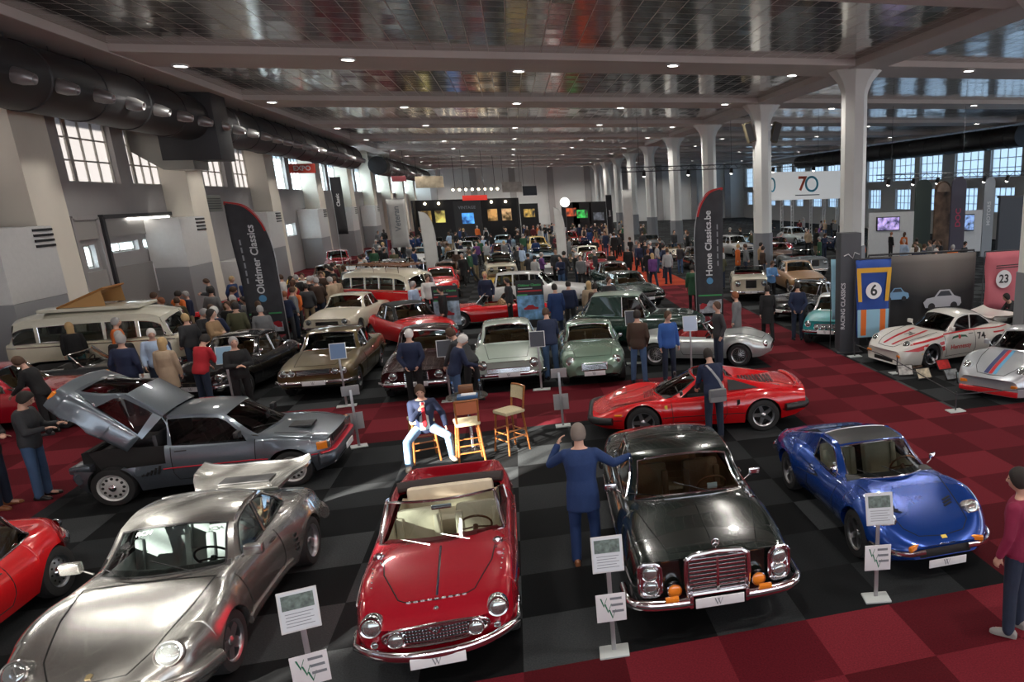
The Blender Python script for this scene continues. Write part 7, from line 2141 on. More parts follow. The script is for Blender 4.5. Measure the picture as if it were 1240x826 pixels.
# red tool trolley by the pink banner, low barrier, boards and prints on the racing stand
t = thing('tool_trolley', 'red metal tool trolley under the pink racing banner', 'trolley', (13.5, 19.1, 0))
MB().box((0, 0, .78), (.62, .42, .06), None, .01).build('tray_top', P_RED, t); MB().box((0, 0, .25), (.6, .4, .05), None, .01).build('tray_low', P_RED, t)
for a in (-1, 1):
    for b in (-1, 1): MB().cyl((a * .28, b * .18, 0), (a * .28, b * .18, .78), .02, seg=8).build('leg', P_RED, t)
MB().tube([(-.28, -.2, .28), (.28, -.2, .75)], .015, 6).build('brace', P_RED, t)
for i, (px, py, l) in enumerate(((1086, 452, 'short black barrier post at the front of the racing stand'), (1157, 498, 'short black barrier post at the corner of the racing stand'), (1035, 432, 'short black barrier post beside the dark pillar banner'))):
    q = at(px, py); t = thing('barrier_post', l, 'post', q); MB().cyl((0, 0, .02), (0, 0, .42), .016, seg=8).build('post', STEELG, t); MB().box((0, 0, .012), (.36, .24, .022), None, .008).build('foot_plate', BASEP, t)
tag(MB().tube([at(1037, 433) + V((0, 0, .36)), at(1083, 453) + V((0, 0, .36)), at(1157, 498) + V((0, 0, .36)), at(1157, 498) + V((1.2, -.08, .36)), at(1157, 498) + V((2.6, -.2, .36))], .012, 6).build('barrier_rail', STEELG), 'thin black barrier rail round the front of the racing stand', 'rail')
rp = random.Random(3); PCOL = [('pale', (.45, .44, .42)), ('cream', (.52, .46, .34)), ('orange', (.60, .22, .05)), ('red', (.50, .03, .03)), ('grey', (.30, .32, .34)), ('light blue', (.35, .45, .50)), ('white', (.60, .60, .58)), ('brown', (.20, .14, .10))]
for i, (px, py) in enumerate(((1096, 455), (1118, 459), (1124, 443), (1142, 448), (1152, 460), (1168, 464), (1180, 470), (1108, 447))):
    q = at(px, py); n, cc = PCOL[i]
    z = .16; M = Matrix.Translation(q + V((0, 0, .14))) @ Matrix.Rotation(rp.uniform(-.4, .4), 4, 'Z') @ Matrix.Rotation(.9, 4, 'X')
    t = thing('framed_print', '%s framed print propped on the racing stand floor' % n, 'picture', (0, 0, 0), 0, 'framed prints on the racing stand floor')
    MB().box((0, 0, 0), (.40, .30, .02), M, .004).build('print_frame', BLACKTRIM, t); MB().box((0, 0, .012), (.35, .25, .004), M).build('print_sheet', mat('print_' + n.replace(' ', '_'), cc, .4, var=.5, vscale=9), t)
    MB().cyl(M @ V((0, .10, -.01)), V(((M @ V((0, .10, -.01))).x, (M @ V((0, .10, -.01))).y + .12, 0)), .008, seg=6).build('print_prop', STEELG, t)

# ---------------------------------------------------------------- far end of the hall
def lit(name, c1, c2, e, sc=1.2):
    m, nt, b = node_mat(name); tc = nt.nodes.new('ShaderNodeTexCoord'); n = nt.nodes.new('ShaderNodeTexNoise'); n.inputs['Scale'].default_value = sc; n.inputs['Detail'].default_value = 5; r = nt.nodes.new('ShaderNodeValToRGB')
    r.color_ramp.elements[0].position = .38; r.color_ramp.elements[1].position = .62; r.color_ramp.elements[0].color = (*c1, 1); r.color_ramp.elements[1].color = (*c2, 1)
    nt.links.new(tc.outputs['Object'], n.inputs[0]); nt.links.new(n.outputs['Fac'], r.inputs[0]); nt.links.new(r.outputs[0], b.inputs['Base Color']); nt.links.new(r.outputs[0], b.inputs['Emission Color']); b.inputs['Emission Strength'].default_value = e
    return m
KB = mat('kiosk_black', (.012, .012, .014), .6); 
Y = 84.
x0, x1 = aty(507, 300, Y).x, aty(632, 300, Y).x; ztop = aty(570, 241, Y).z
t = thing('exhibition_booth', 'black exhibition booth with lit pictures at the far end', 'booth', ((x0 + x1) / 2, Y, 0))
w = x1 - x0
MB().box((0, 1.2, ztop / 2), (w, .2, ztop)).build('back_wall', KB, t); MB().box((-w / 2, .2, ztop / 2), (.2, 2.2, ztop)).build('side_wall', KB, t); MB().box((w / 2, .2, ztop / 2), (.2, 2.2, ztop)).build('side_wall', KB, t); MB().box((0, .75, ztop / 2 - .1), (w * .26, .9, ztop - .2)).build('centre_block', mat('kiosk_grey', (.035, .035, .037), .6), t)
for a, b, c_ in ((-.40, (.75, .48, .12), 1), (-.27, (.70, .60, .15), 1), (.24, (.55, .30, .10), 1), (.38, (.80, .50, .25), 1)):
    f = MB().box((a * w, 1.05, 2.75), (w * .105, .08, 1.35), None, .02).build('picture_frame', KB, t); MB().box((a * w, 1.0, 2.75), (w * .095, .03, 1.22)).build('lit_picture', lit('lit_picture', (.05, .03, .01), b, .9, 1.1 + a), f)
    MB().ball((a * w, .9, 4.1), .13, 10, 8).build('spot_lamp', mat('spot_glow', (1, .85, .6), .5, emit=9), t)
s_ = MB().box((0, .28, 2.5), (w * .115, .05, 1.1)).build('screen', lit('screen_blue', (.01, .04, .16), (.10, .40, .85), 1.1), t)
tm = text_mb('VINTAGE', .42, .02); MB().add([(v[0], .28, 3.6 + v[1]) for v in tm.v], tm.f).build('booth_lettering', GREY_INK, t, smooth=False)
x, z, w_, h_ = pxbox(560, 236, 590, 243, 80)
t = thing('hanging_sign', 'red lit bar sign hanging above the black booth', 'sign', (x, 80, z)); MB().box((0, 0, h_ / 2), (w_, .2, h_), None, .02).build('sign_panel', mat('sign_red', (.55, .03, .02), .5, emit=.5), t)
for s in (-1, 1): MB().cyl((s * w_ * .4, 0, h_), (s * w_ * .4, 0, HC - z), .02, seg=6).build('hanger', STEELG, t)
def hang_sign(x0, y0, x1, y1, Y, label, m, txt=None, ink=INKW, name='hanging_sign'):
    x, z, w_, h_ = pxbox(x0, y0, x1, y1, Y); t = thing(name, label, 'sign', (x, Y, z))
    MB().box((0, 0, h_ / 2), (w_, .12, h_), None, .01).build('sign_panel', m, t)
    for s in (-1, 1): MB().cyl((s * w_ * .42, 0, h_), (s * w_ * .42, 0, HC - z), .018, seg=6).build('hanger', STEELG, t)
    if txt:
        tm = text_mb(txt, h_ * .7, .01); MB().add([(v[0], -.075, h_ / 2 + v[1]) for v in tm.v], tm.f).build('sign_lettering', ink, t, smooth=False)
    return t
hang_sign(350, 198, 382, 210, 55, 'red sign with white letters hanging in front of a left wall window', mat('sign_red2', (.45, .04, .02), .5), 'EXPO'); hang_sign(474, 213, 492, 220, 78, 'small dark red sign far along the left wall', mat('sign_dark_red', (.14, .02, .025), .5))
hang_sign(503, 213, 537, 228, 88, 'wide beige picture board hanging beneath the far duct', mat('sign_beige', (.36, .29, .20), .6, var=.5, vscale=1.2)); hang_sign(608, 220, 632, 233, 95, 'pale board hanging before the back wall', mat('sign_pale', (.42, .38, .36), .6, var=.4, vscale=1)); hang_sign(633, 225, 650, 237, 95, 'dark screen hanging before the back wall', CARDDARK)
x, z, w_, h_ = pxbox(548, 219, 602, 228, 92)
t = thing('lighting_truss', 'short lighting truss with white lamps above the black booth', 'truss', (x, 92, z)); m = MB()
for a in (-.15, .15): m.cyl((-w_ / 2, a, 0), (w_ / 2, a, 0), .05, seg=6)
for k in range(14): m.cyl((-w_ / 2 + w_ * k / 14, -.15, 0), (-w_ / 2 + w_ * (k + .5) / 14, .15, .0), .03, seg=5)
m.build('truss_bar', POLE, t)
for k in range(8): MB().ball((w_ * (k / 7 - .5), 0, -.18), .14, 8, 6).build('lamp', mat('spot_glow', (1, .85, .6), .5, emit=9), t)
for s in (-1, 1): MB().cyl((s * w_ * .45, 0, 0), (s * w_ * .45, 0, HC - z), .03, seg=6).build('hanger', STEELG, t)
q = aty(684, 245, 60); t = thing('globe_lamp', 'round white globe lamp on a pole in mid hall', 'lamp', (q.x, 60, 0)); MB().ball((0, 0, q.z), .36, 20, 14).build('lamp_globe', mat('globe_glow', (1, .96, .9), .5, emit=2.5), t); MB().cyl((0, 0, 0), (0, 0, q.z - .3), .05, seg=8).build('pole', STEELG, t)
# green and orange lit patches on stands at the back
for px, py, c_, l in ((705, 259, (.05, .55, .10), 'green lit stand panel at the back of the hall'), (691, 257, (.60, .10, .03), 'red orange lit stand panel at the back of the hall'), (641, 258, (.55, .35, .08), 'amber lit picture panel right of the black booth'), (725, 262, (.10, .11, .13), 'dark stand panel at the back of the hall')):
    q = aty(px, py, 88); t = thing('stand_panel', l, 'panel', (q.x, 88, 0)); MB().box((0, .1, 1.9), (2.0, .12, 3.8)).build('panel_board', KB, t); MB().box((0, 0, q.z), (1.2, .06, .9)).build('lit_patch', lit('lit_panel', (.02, .02, .02), c_, .9, 1.6), t)
# big white fair stand with the 70 sign on the right
Y = 72.; x, z, w_, h_ = pxbox(926, 207, 1016, 243, Y)
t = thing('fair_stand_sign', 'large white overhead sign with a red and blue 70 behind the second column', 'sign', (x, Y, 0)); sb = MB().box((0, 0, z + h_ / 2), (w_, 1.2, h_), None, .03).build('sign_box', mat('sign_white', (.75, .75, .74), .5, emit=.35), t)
for k, a in enumerate((-.48, -.27, -.13, .12, .30, .48)):
    m = MB()
    for u in (-.12, .12): m.cyl((a * w_ + u, 0, 0), (a * w_ + u, 0, z), .05, seg=6)
    for j in range(10): m.cyl((a * w_ - .12, 0, z * j / 10), (a * w_ + .12, 0, z * (j + .5) / 10), .03, seg=5)
    m.build('truss_leg', mat('truss_white', (.6, .6, .6), .4, .3), t)
tm = text_mb('7', 1.9, .04); xo = aty(975, 225, Y).x - x; MB().add([(xo - .55 + v[0], -.62, z + h_ * .55 + v[1]) for v in tm.v], tm.f).build('number_seven', mat('seven_red', (.75, .12, .05), .5), sb, smooth=False)
MB().tube([(xo + .45 + .62 * cos(a), -.63, z + h_ * .55 + .68 * sin(a)) for a in lin(33, 0, 2 * pi)[:-1]], .11, 8, True).build('number_nought', mat('nought_blue', (.08, .42, .58), .5), sb)
MB().box((xo, -.62, z + h_ * .16), (2.6, .02, .10)).build('sign_line', GREY_INK, sb)
MB().tube([(-w_ * .42 + .28 * cos(a), -.63, z + h_ * .55 + .62 * sin(a)) for a in lin(25, 0, 2 * pi)[:-1]], .08, 8, True).build('letter', mat('nought_blue', (.08, .42, .58), .5), sb)
# right hand stands: screens, arches, dark panel, white wall
x, z, w_, h_ = pxbox(1052, 256, 1108, 300, 46); t = thing('white_partition', 'white stand partition carrying a purple screen behind the big column', 'partition', (x, 46, 0)); MB().box((0, 0, (z + h_) / 2), (w_, .15, z + h_)).build('partition_panel', WHITEP, t)
x2, z, w_, h_ = pxbox(1062, 262, 1090, 280, 45.8); t = thing('wall_screen', 'flat screen glowing purple on the white partition', 'screen', (x2, 45.86, z)); MB().box((0, 0, h_ / 2), (w_, .1, h_), None, .02).build('screen_case', BLACKTRIM, t); MB().box((0, -.055, h_ / 2), (w_ * .93, .01, h_ * .88)).build('screen_picture', lit('screen_purple', (.03, .03, .10), (.50, .38, .75), 1.0, 2.6), t)
x2, z, w_, h_ = pxbox(1167, 259, 1180, 280, 45.8); t = thing('wall_screen', 'small flat screen between the arched banners on the right', 'screen', (x2, 45.86, z)); MB().box((0, 0, h_ / 2), (w_, .1, h_), None, .02).build('screen_case', BLACKTRIM, t); MB().box((0, -.055, h_ / 2), (w_ * .9, .01, h_ * .88)).build('screen_picture', lit('screen_blue2', (.02, .03, .06), (.25, .40, .75), .9, 3), t)
x, z, w_, h_ = pxbox(1163, 254, 1192, 300, 46); t = thing('white_partition', 'narrow white partition behind the arched banners', 'partition', (x, 46.05, 0)); MB().box((0, .06, (z + h_) / 2), (w_, .15, z + h_)).build('partition_panel', WHITEP, t)
def arch(x0, y0, x1, y1, Y, label, m, face=None, tx=None, ink=INKW):
    x, z, w_, h_ = pxbox(x0, y0, x1, y1, Y); H = z + h_; t = thing('arched_banner', label, 'banner', (x, Y, 0))
    pts = [(-w_ / 2, .05)] + [(-w_ / 2 * cos(a) if False else w_ / 2 * cos(a), H - w_ * .5 + w_ * .5 * sin(a)) for a in lin(17, pi, 0)] + [(w_ / 2, .05)]
    o = MB().prism(pts, -.06, .06, Matrix.Rotation(pi / 2, 4, 'X')).build('banner_panel', m, t, smooth=False); MB().box((0, 0, .03), (w_ + .1, .6, .06)).build('banner_foot', STEELG, t)
    if face: MB().prism([(a * .8, b * .96) for a, b in pts[1:-1]], .062, .07, Matrix.Rotation(pi / 2, 4, 'X') @ Matrix.Translation((0, H * .02, 0))).build('banner_face', face, o, smooth=False)
    if tx: tm = text_mb(tx, w_ * .5, .01); MB().add([(-v[1], -.08, H * .55 + v[0]) for v in tm.v], tm.f).build('banner_lettering', ink, o, smooth=False)
arch(1108, 217, 1127, 287, 40, 'dark green arched banner with a pale bow shape', mat('arch_green', (.05, .075, .065), .6)); arch(1131, 219, 1150, 305, 39, 'brown arched banner printed with copper flowers', mat('arch_brown', (.18, .11, .07), .7, var=.8, vscale=1.6), mat('arch_salmon', (.42, .30, .22), .7, var=.5, vscale=1.2)); arch(1151, 214, 1168, 308, 38, 'dark purple arched banner with red vertical letters', mat('arch_purple', (.07, .06, .09), .6), None, 'DOC', mat('ink_crimson', (.5, .05, .12), .6)); arch(1191, 214, 1203, 285, 42, 'pale grey arched banner with vertical letters at the right', mat('arch_grey', (.24, .26, .28), .6), None, 'MOTORS')
for (x0, y0, x1, y1, Y) in ((1112, 240, 1124, 262, 39.8),):
    x, z, w_, h_ = pxbox(x0, y0, x1, y1, Y); 
x, z, w_, h_ = pxbox(1209, 237, 1262, 303, 34); t = thing('dark_partition', 'large dark slate panel standing at the right edge', 'partition', (x, 34, 0)); MB().box((0, 0, (z + h_) / 2), (w_, .2, z + h_)).build('panel_board', mat('slate_panel', (.035, .042, .055), .6), t); MB().box((0, 0, z + h_), (w_ + .1, .3, .12)).build('panel_cap', STEELG, t)
def truss(a, b, label, n=40, r=.16, lamps=0):
    t = thing('lighting_truss', label, 'truss', a); d = b - a; m = MB(); u = V((0, 0, 1)); s = d.normalized().cross(u)
    for k in range(3): o = (s * cos(2 * pi * k / 3 + .5) + u * sin(2 * pi * k / 3 + .5)) * r; m.tube([o, d + o], .028, 6)
    for i in range(n):
        k = i % 3; o1 = (s * cos(2 * pi * k / 3 + .5) + u * sin(2 * pi * k / 3 + .5)) * r; o2 = (s * cos(2 * pi * (k + 1) / 3 + .5) + u * sin(2 * pi * (k + 1) / 3 + .5)) * r; m.tube([d * (i / n) + o1, d * ((i + 1) / n) + o2], .014, 4)
    m.build('truss_bar', STEELG, t)
    for i in range(lamps):
        p = d * ((i + .5) / lamps); l = MB(); l.cyl(p - u * .15, p - u * .45 - s * .12, .10, .13, 10); l.build('spotlight', BLACKTRIM, t); MB().ball(p - u * .46 - s * .125, .10, 8, 6).build('spot_lens', mat('spot_glow_white', (1, .97, .92), .5, emit=5), t)
    for f in (.08, .5, .92): MB().cyl(d * f, d * f + V((0, 0, HC - (a.z + d.z * f))), .012, seg=5).build('hanger', STEELG, t)
truss(aty(752, 205, 50), aty(1010, 197, 50), 'long dark lighting truss crossing behind the second column', 60, .18, 5); truss(aty(1062, 214, 40), aty(1262, 208, 40), 'dark lighting truss with white spotlights on the far right', 44, .16, 7)
# loudspeakers on the second column
cy = BEAM_Y[4]
for s, l in ((-1, 'wooden-look loudspeaker on the left face of the second column'), (1, 'dark loudspeaker on the right face of the second column')):
    t = thing('wall_loudspeaker', l, 'loudspeaker', (COLX + s * .75, cy - .1, 7.6)); MB().box((0, 0, .0), (.42, .40, 1.05), Matrix.Rotation(s * .30, 4, 'Y'), .03).build('speaker_mount_box', mat('speaker_khaki', (.12, .10, .06), .6), t); MB().box((0, -.21, 0), (.34, .02, .92), Matrix.Rotation(s * .30, 4, 'Y')).build('speaker_grille', BLACKTRIM, t); MB().cyl((0, 0, 0), (-s * .35, .1, 0), .03, seg=8).build('bracket', STEELG, t)
# left wall furniture
def wl(px, py, X=None):
    X = X or XL + .02; d = CR * ((px - P_X) / F_PX) - CU * ((py - P_Y) / F_PX) + CF; return V((0, 0, CAM_H)) + d * (X / d.x)
a, b = wl(150, 267), wl(200, 267); t = thing('strip_light', 'bright fluorescent tube on the left wall above the shutter', 'light', (XL + .12, a.y, 4.1)); MB().box((.04, (b.y - a.y) / 2, .09), (.10, b.y - a.y, .05), None, .01).build('fitting', WHITEP, t); MB().cyl((.05, 0, .03), (.05, b.y - a.y, .03), .045, seg=10).build('tube', mat('tube_glow', (1, .97, .9), .5, emit=8), t)
a, b = wl(219, 258), wl(245, 237); t = thing('wall_heater', 'dark grey box on the left wall under the second pier windows', 'heater', (XL, a.y, a.z)); MB().box((.4, (b.y - a.y) / 2, (b.z - a.z) / 2), (.8, b.y - a.y, b.z - a.z), None, .02).build('heater_mount_case', mat('heater_grey', (.15, .16, .15), .5), t); l = MB(); [l.box((.81, (b.y - a.y) / 2, (b.z - a.z) * f), (.03, (b.y - a.y) * .85, .04)) for f in (.2, .35, .5, .65, .8)]; l.build('louvre', BLACKTRIM, t)
a, b = wl(268, 345), wl(295, 310); t = thing('electric_cabinet', 'plain white cabinet standing by the left wall past the second ventilation cabinet', 'cabinet', (XL + .5, a.y, 0)); MB().box((0, (b.y - a.y) / 2, b.z / 2), (.9, b.y - a.y, b.z), None, .02).build('cabinet_body', WHITEP, t); MB().box((.46, (b.y - a.y) / 2, b.z * .55), (.02, .04, .2)).build('handle', BLACKTRIM, t)
for i, (y0, y1, l) in enumerate(((30.6, 32.2, 'grey steel door with a small window in the left wall'), (32.6, 38.6, 'wide grey roller shutter in the left wall below the strip light'))):
    o = bpy.data.objects.new('door_%d' % (i + 1), None); COL.objects.link(o); o.location = (XL, y0, 0); o['kind'] = 'structure'; o['label'] = l
    m = MB()
    for z0, z1 in ((.02, 2.4), (3.5, 4.2)): m.box((.05, (y1 - y0) / 2, (z0 + z1) / 2), (.10, y1 - y0, z1 - z0))
    m.build('door_panel', mat('door_grey_%d' % i, (.27, .26, .25) if i else (.33, .32, .30), .55), o)
    f = MB(); f.box((.08, 0, 2.1), (.16, .18, 4.3)); f.box((.08, y1 - y0, 2.1), (.16, .18, 4.3)); f.box((.08, (y1 - y0) / 2, 4.25), (.16, y1 - y0, .15)); f.build('door_frame', STEELG if i else W_GREY, o)
for k, (y, l) in enumerate(((36.2, 'small red and white poster on the shutter, left of two'), (37.8, 'small red and white poster on the shutter, right of two'))):
    t = thing('wall_poster', l, 'poster', (XL + .12, y, 1.2)); MB().box((0, 0, .55), (.03, .9, 1.1)).build('poster_sheet', PLATEWHITE, t); MB().box((.02, 0, .85), (.01, .8, .35)).build('poster_picture', INKR, t); MB().box((.02, 0, .3), (.01, .7, .3)).build('poster_print', mat('card_dark', (.03, .035, .05), .4), t)
# ---------------------------------------------------------------- people
def face(deg): return radians(deg)
def hd(px, py, s=1.): 
    q = at(px, py, 1.64 * s); return V((q.x, q.y, 0))
SKIN_D = None
# in front
p = person('photo', at(712, 680) + V((.0, .0, 0)), face(80), 'man with cropped grey hair, blue suit and brown shoes, back turned, beside the black-green coupe', 'blue_suit', 'blue_suit', 'cropped', shoe=SHOE_B, scale=1.04, coat=.16, lod=0)
p = person('phone', at(55, 602), face(0), 'man in a dark sweater and jeans looking at his phone behind the grey-blue hatchback', 'charcoal', 'jeans', 'dark', shoe=SHOE_K, scale=1.02, lod=0)
tag(MB().box((0, 0, 0), (.145, .075, .010), Matrix.Translation(p.matrix_basis @ V((.44, 0, 1.17))) @ Matrix.Rotation(-.5, 4, 'Y'), .003).build('phone', BLACK_INK), 'dark phone held by the man in the dark sweater', 'phone')
G = MB()
for s in (1, -1): G.tube([POSES['phone'].headc + POSES['phone'].H @ V((.10 + .0 * a, s * .034 + .026 * cos(a), .016 + .02 * sin(a))) - V((0, 0, POSES['phone'].dz)) for a in lin(13, 0, 2 * pi)[:-1]], .003, 5, True)
G.build('spectacles', BLACK_INK, p)
person('crossed', at(6, 614), face(0), 'man in a black T-shirt and dark jeans with folded arms at the left edge', 'black', 'dark_jeans', 'brown', shoe=SHOE_B, scale=1.02, lod=0)
person('hip', at(1226, 764), face(120), 'person in a magenta sweater and dark jeans cut off by the right edge', 'magenta', 'dark_jeans', 'dark', shoe=mat('shoe_grey', (.25, .24, .23), .5), scale=1.03, lod=0)
p = person('bow', at(866, 532), face(95), 'man in navy with a grey shoulder bag, back turned, at the red wedge car', 'navy', 'dark_jeans', 'dark', scale=1.0, lod=0)
b = thing('shoulder_bag', 'grey shoulder bag worn by the man at the wedge sports car', 'bag', p.location + V((.02, -.21, .80)), face(5))
MB().box((0, 0, .12), (.34, .11, .26), None, .05).build('bag_body', mat('bag_grey', (.20, .20, .21), .7, bump=.3), b); MB().box((0, -.06, .17), (.30, .012, .13), None, .005).build('bag_flap', mat('bag_grey_dark', (.13, .13, .14), .7), b)
MB().tube([(.12, -.01, .22), (.02, -.04, .42), (-.12, -.02, .62), (-.17, .10, .69), (-.12, .30, .62)], 1., 8, flat=(.022, .005), up=(1, 0, 0)).build('bag_strap', mat('bag_strap_pale', (.34, .34, .35), .7), b)
p = person('sit', V((-1.86, 13.55, 0)), face(-78), 'man in navy jacket and light jeans sitting on a bar stool, hand to face', 'navy', 'light_jeans', 'brown', shoe=mat('shoe_tan', (.42, .36, .28), .5), scale=1.0, lod=0)
P_ = POSES['sit']; zz = -P_.dz
def chestpt(t, v, off): return P_.hipc + P_.uz * t + P_.fx * (off) + P_.sy * v + V((0, 0, zz))
sh = MB(); sh.grid([[chestpt(t, w * v, .128 + .026 * (1 - abs(v)) + (.0 if t < .44 else -.02)) for v in lin(9, -1, 1)] for t, w in ((.0, .085), (.12, .08), (.26, .072), (.38, .06), (.46, .05), (.53, .04))])
so = sh.build('shirt_front', cloth('white', 0), p); sd = so.modifiers.new('t', 'SOLIDIFY'); sd.thickness = .02
te = MB(); te.grid([[chestpt(t, w * v, .166 - (.0 if t < .44 else .02)) for v in lin(5, -1, 1)] for t, w in ((.06, .008), (.10, .040), (.30, .032), (.44, .024), (.52, .022), (.54, .03))])
to = te.build('tie', cloth('red', 0), p); sd = to.modifiers.new('t', 'SOLIDIFY'); sd.thickness = .012
# standing among the second row
def feet(px, py): return at(px, py)
L = [
 ('behind', feet(510, 484), 88, 'white-haired man in a navy jacket, back turned, in front of the dark maroon saloon', 'navy', 'black', 'white', 'short', 1.0),
 ('bow', feet(556, 500), 20, 'white-haired man in a navy sweater and jeans behind the high table', 'navy', 'jeans', 'white', 'short', 1.0),
 ('lean_in', feet(572, 486), 150, 'man in a dark coat bending beside the pale mint saloon', 'charcoal', 'black', 'brown', 'short', 1.05),
 ('bow', feet(667, 446), 95, 'man in navy jacket and jeans, back turned, between mint saloon and sage coupe', 'navy', 'jeans', 'brown', 'short', 1.05),
 ('relaxed', feet(770, 464), 70, 'man in a brown jacket and blue jeans, back turned, by the sage coupe', 'brown', 'jeans', 'dark', 'short', 1.03),
 ('stand', feet(805, 462), -75, 'man in a royal blue jacket facing the camera in front of the silver roadster', 'royal', 'dark_jeans', 'brown', 'short', 1.0),
 ('pockets', feet(872, 446), 190, 'man in a dark grey coat facing left beside the nose of the silver roadster', 'charcoal', 'dark_jeans', 'brown', 'short', 1.02),
 ('stand', feet(893, 424), 150, 'ginger-haired person just behind the man in the dark grey coat', 'grey', 'black', 'red', 'short', .98),
 ('walk', feet(930, 413), 80, 'man in a long black coat walking along the red aisle', 'black', 'black', 'dark', 'short', 1.0),
 ('behind', feet(974, 412), 75, 'man in a navy jacket, back turned, looking at the turquoise rally saloon', 'navy', 'dark_jeans', 'dark', 'short', 1.02),
 ('phone', feet(934, 366), -80, 'man in a sky blue jacket facing the camera on the red aisle', 'sky', 'black', 'brown', 'short', 1.0),
 ('bow', feet(262, 492), 60, 'person in a red sweater and jeans, back turned, at the black coupe', 'red', 'dark_jeans', 'dark', 'short', 1.0),
 ('crossed', feet(300, 502), -60, 'grey-haired man in a black coat with folded arms beside the black coupe', 'black', 'black', 'grey', 'short', 1.0),
 ('shoulder', hd(217, 403), -70, 'white-haired man in a pale blue shirt in the left aisle', 'shirt_blue', 'dark_jeans', 'white', 'short', 1.02),
 ('pockets', hd(92, 420), 85, 'bald broad man in navy, back turned, behind the raised rear of the hatchback', 'navy', 'dark_jeans', 'grey', 'short', 1.05),
 ('stand', hd(147, 418), 80, 'woman with long blond hair and a beige coat, back turned', 'beige', 'black', 'blond', 'long', .97),
 ('stand', hd(154, 406), 100, 'balding man in a black jacket next to the blond woman in beige', 'black', 'black', 'grey', 'short', 1.0),
 ('relaxed', hd(138, 391), 10, 'grey-haired person in an orange-red jacket near the front of the cream camper', 'orange', 'black', 'grey', 'short', 1.0),
 ('phone', hd(179, 383), -20, 'grey-haired man in a dark check jacket reading a leaflet in the left aisle', 'charcoal', 'black', 'grey', 'short', 1.0),
 ('phone', hd(201, 377), 200, 'young dark-haired man in black next to the man reading a leaflet', 'black', 'black', 'dark', 'short', 1.02),
 ('pockets', hd(220, 379), 90, 'man in an olive green jacket, back turned, in the left aisle', 'olive', 'dark_jeans', 'dark', 'short', 1.03),
 ('stand', hd(233, 377), 80, 'grey-haired man in a green coat beside the olive jacket man', 'green', 'black', 'grey', 'short', 1.0),
 ('stand', hd(262, 374), 70, 'man in a charcoal coat, back turned, by the red low sports car', 'charcoal', 'black', 'brown', 'short', 1.0),
 ('stand', hd(293, 376), 100, 'grey-haired person in a dark coat near the foot of the left feather flag', 'grey', 'black', 'grey', 'short', .98),
 ('stand', hd(25, 381), 60, 'man in a black jacket at the far left side of the cream camper', 'black', 'black', 'dark', 'short', 1.03),
 ('relaxed', hd(53, 385), 20, 'man in a navy hooded top beside the cream camper', 'navy', 'black', 'dark', 'short', 1.0),
 ('stand', hd(102, 388), 110, 'woman with long tan hair in black beside the cream camper', 'black', 'teal', 'blond', 'long', .96),
 ('stand', hd(115, 377), -60, 'man in a maroon scarf and light jacket at the front of the cream camper', 'light_grey', 'dark_jeans', 'dark', 'short', 1.0),
 ('bow', feet(181, 505), 180, 'dark-haired man glimpsed behind the raised rear of the hatchback', 'black', 'black', 'brown', 'short', .98),
 ('stand', hd(499, 345), -30, 'man in a pale striped shirt left of the first roll-up banner', 'shirt_blue', 'dark_jeans', 'grey', 'short', 1.0),
 ('stand', hd(517, 353), 190, 'dark-haired man in black left of the first roll-up banner', 'black', 'black', 'dark', 'short', 1.0),
 ('pockets', hd(589, 337), -90, 'blond man in a navy puffer jacket between the roll-up banners', 'navy', 'black', 'blond', 'short', 1.04),
 ('stand', hd(611, 338), 190, 'man in a charcoal jacket turned left between the roll-up banners', 'charcoal', 'black', 'dark', 'short', 1.0),
 ('stand', hd(672, 350), 100, 'man in a blue coat beside the second roll-up banner', 'blue_suit', 'dark_jeans', 'dark', 'short', 1.02),
 ('stand', hd(688, 345), 80, 'dark-haired man in navy behind the sage coupe', 'navy', 'black', 'dark', 'short', 1.0),
 ('stand', hd(698, 344), 80, 'blond woman in a pale top behind the sage coupe', 'beige', 'dark_jeans', 'blond', 'long', .96),
 ('stand', hd(717, 350), 60, 'person in a dark brown top standing by the dark green car', 'brown', 'black', 'dark', 'short', 1.0),
 ('stand', hd(737, 340), -80, 'man in a grey jacket behind the dark green car', 'charcoal', 'black', 'brown', 'short', 1.0),
 ('stand', hd(463, 332), -80, 'man in a black open jacket standing before the red camper van', 'black', 'black', 'dark', 'short', 1.05),
 ('stand', hd(808, 305), 95, 'man in a light grey jacket walking away on the orange aisle', 'light_grey', 'dark_jeans', 'brown', 'short', 1.02),
 ('walk', hd(790, 308), 100, 'woman with fair hair in purple beside the man in light grey', 'purple', 'dark_jeans', 'blond', 'long', .97),
 ('stand', hd(838, 325), 90, 'man in a dark green coat behind the right feather flag', 'green', 'black', 'dark', 'short', 1.0),
 ('walk', hd(773, 296), -80, 'man in navy at the far end of the orange aisle', 'navy', 'black', 'brown', 'short', 1.0),
 ('stand', hd(760, 301), 80, 'person in a black coat beside the white pillar banner', 'black', 'black', 'grey', 'short', 1.0),
 ('stand', hd(517, 337) , -70, 'man in white by the pale feather flag', 'white', 'black', 'brown', 'short', 1.0),
 ('stand', hd(378, 338), -90, 'man in a grey cap-sleeved coat in the aisle left of the camper van', 'grey', 'black', 'grey', 'short', 1.0),
 ('stand', hd(366, 325), 70, 'man in a black coat in the group right of the left flag', 'black', 'black', 'dark', 'short', 1.0),
 ('relaxed', hd(398, 322), 95, 'person in a dark red jacket in the aisle left of the camper van', 'maroon', 'black', 'dark', 'short', 1.0),
 ('stand', hd(405, 337), 120, 'person in a cream jacket carrying a bag, left of the camper van', 'beige', 'black', 'brown', 'short', .97),
 ('crouch', V((14.25, 18.7, 0)), 170, 'man in a dark shirt bending over the red tool trolley', 'charcoal', 'black', 'dark', 'short', 1.0),
]
PL = []
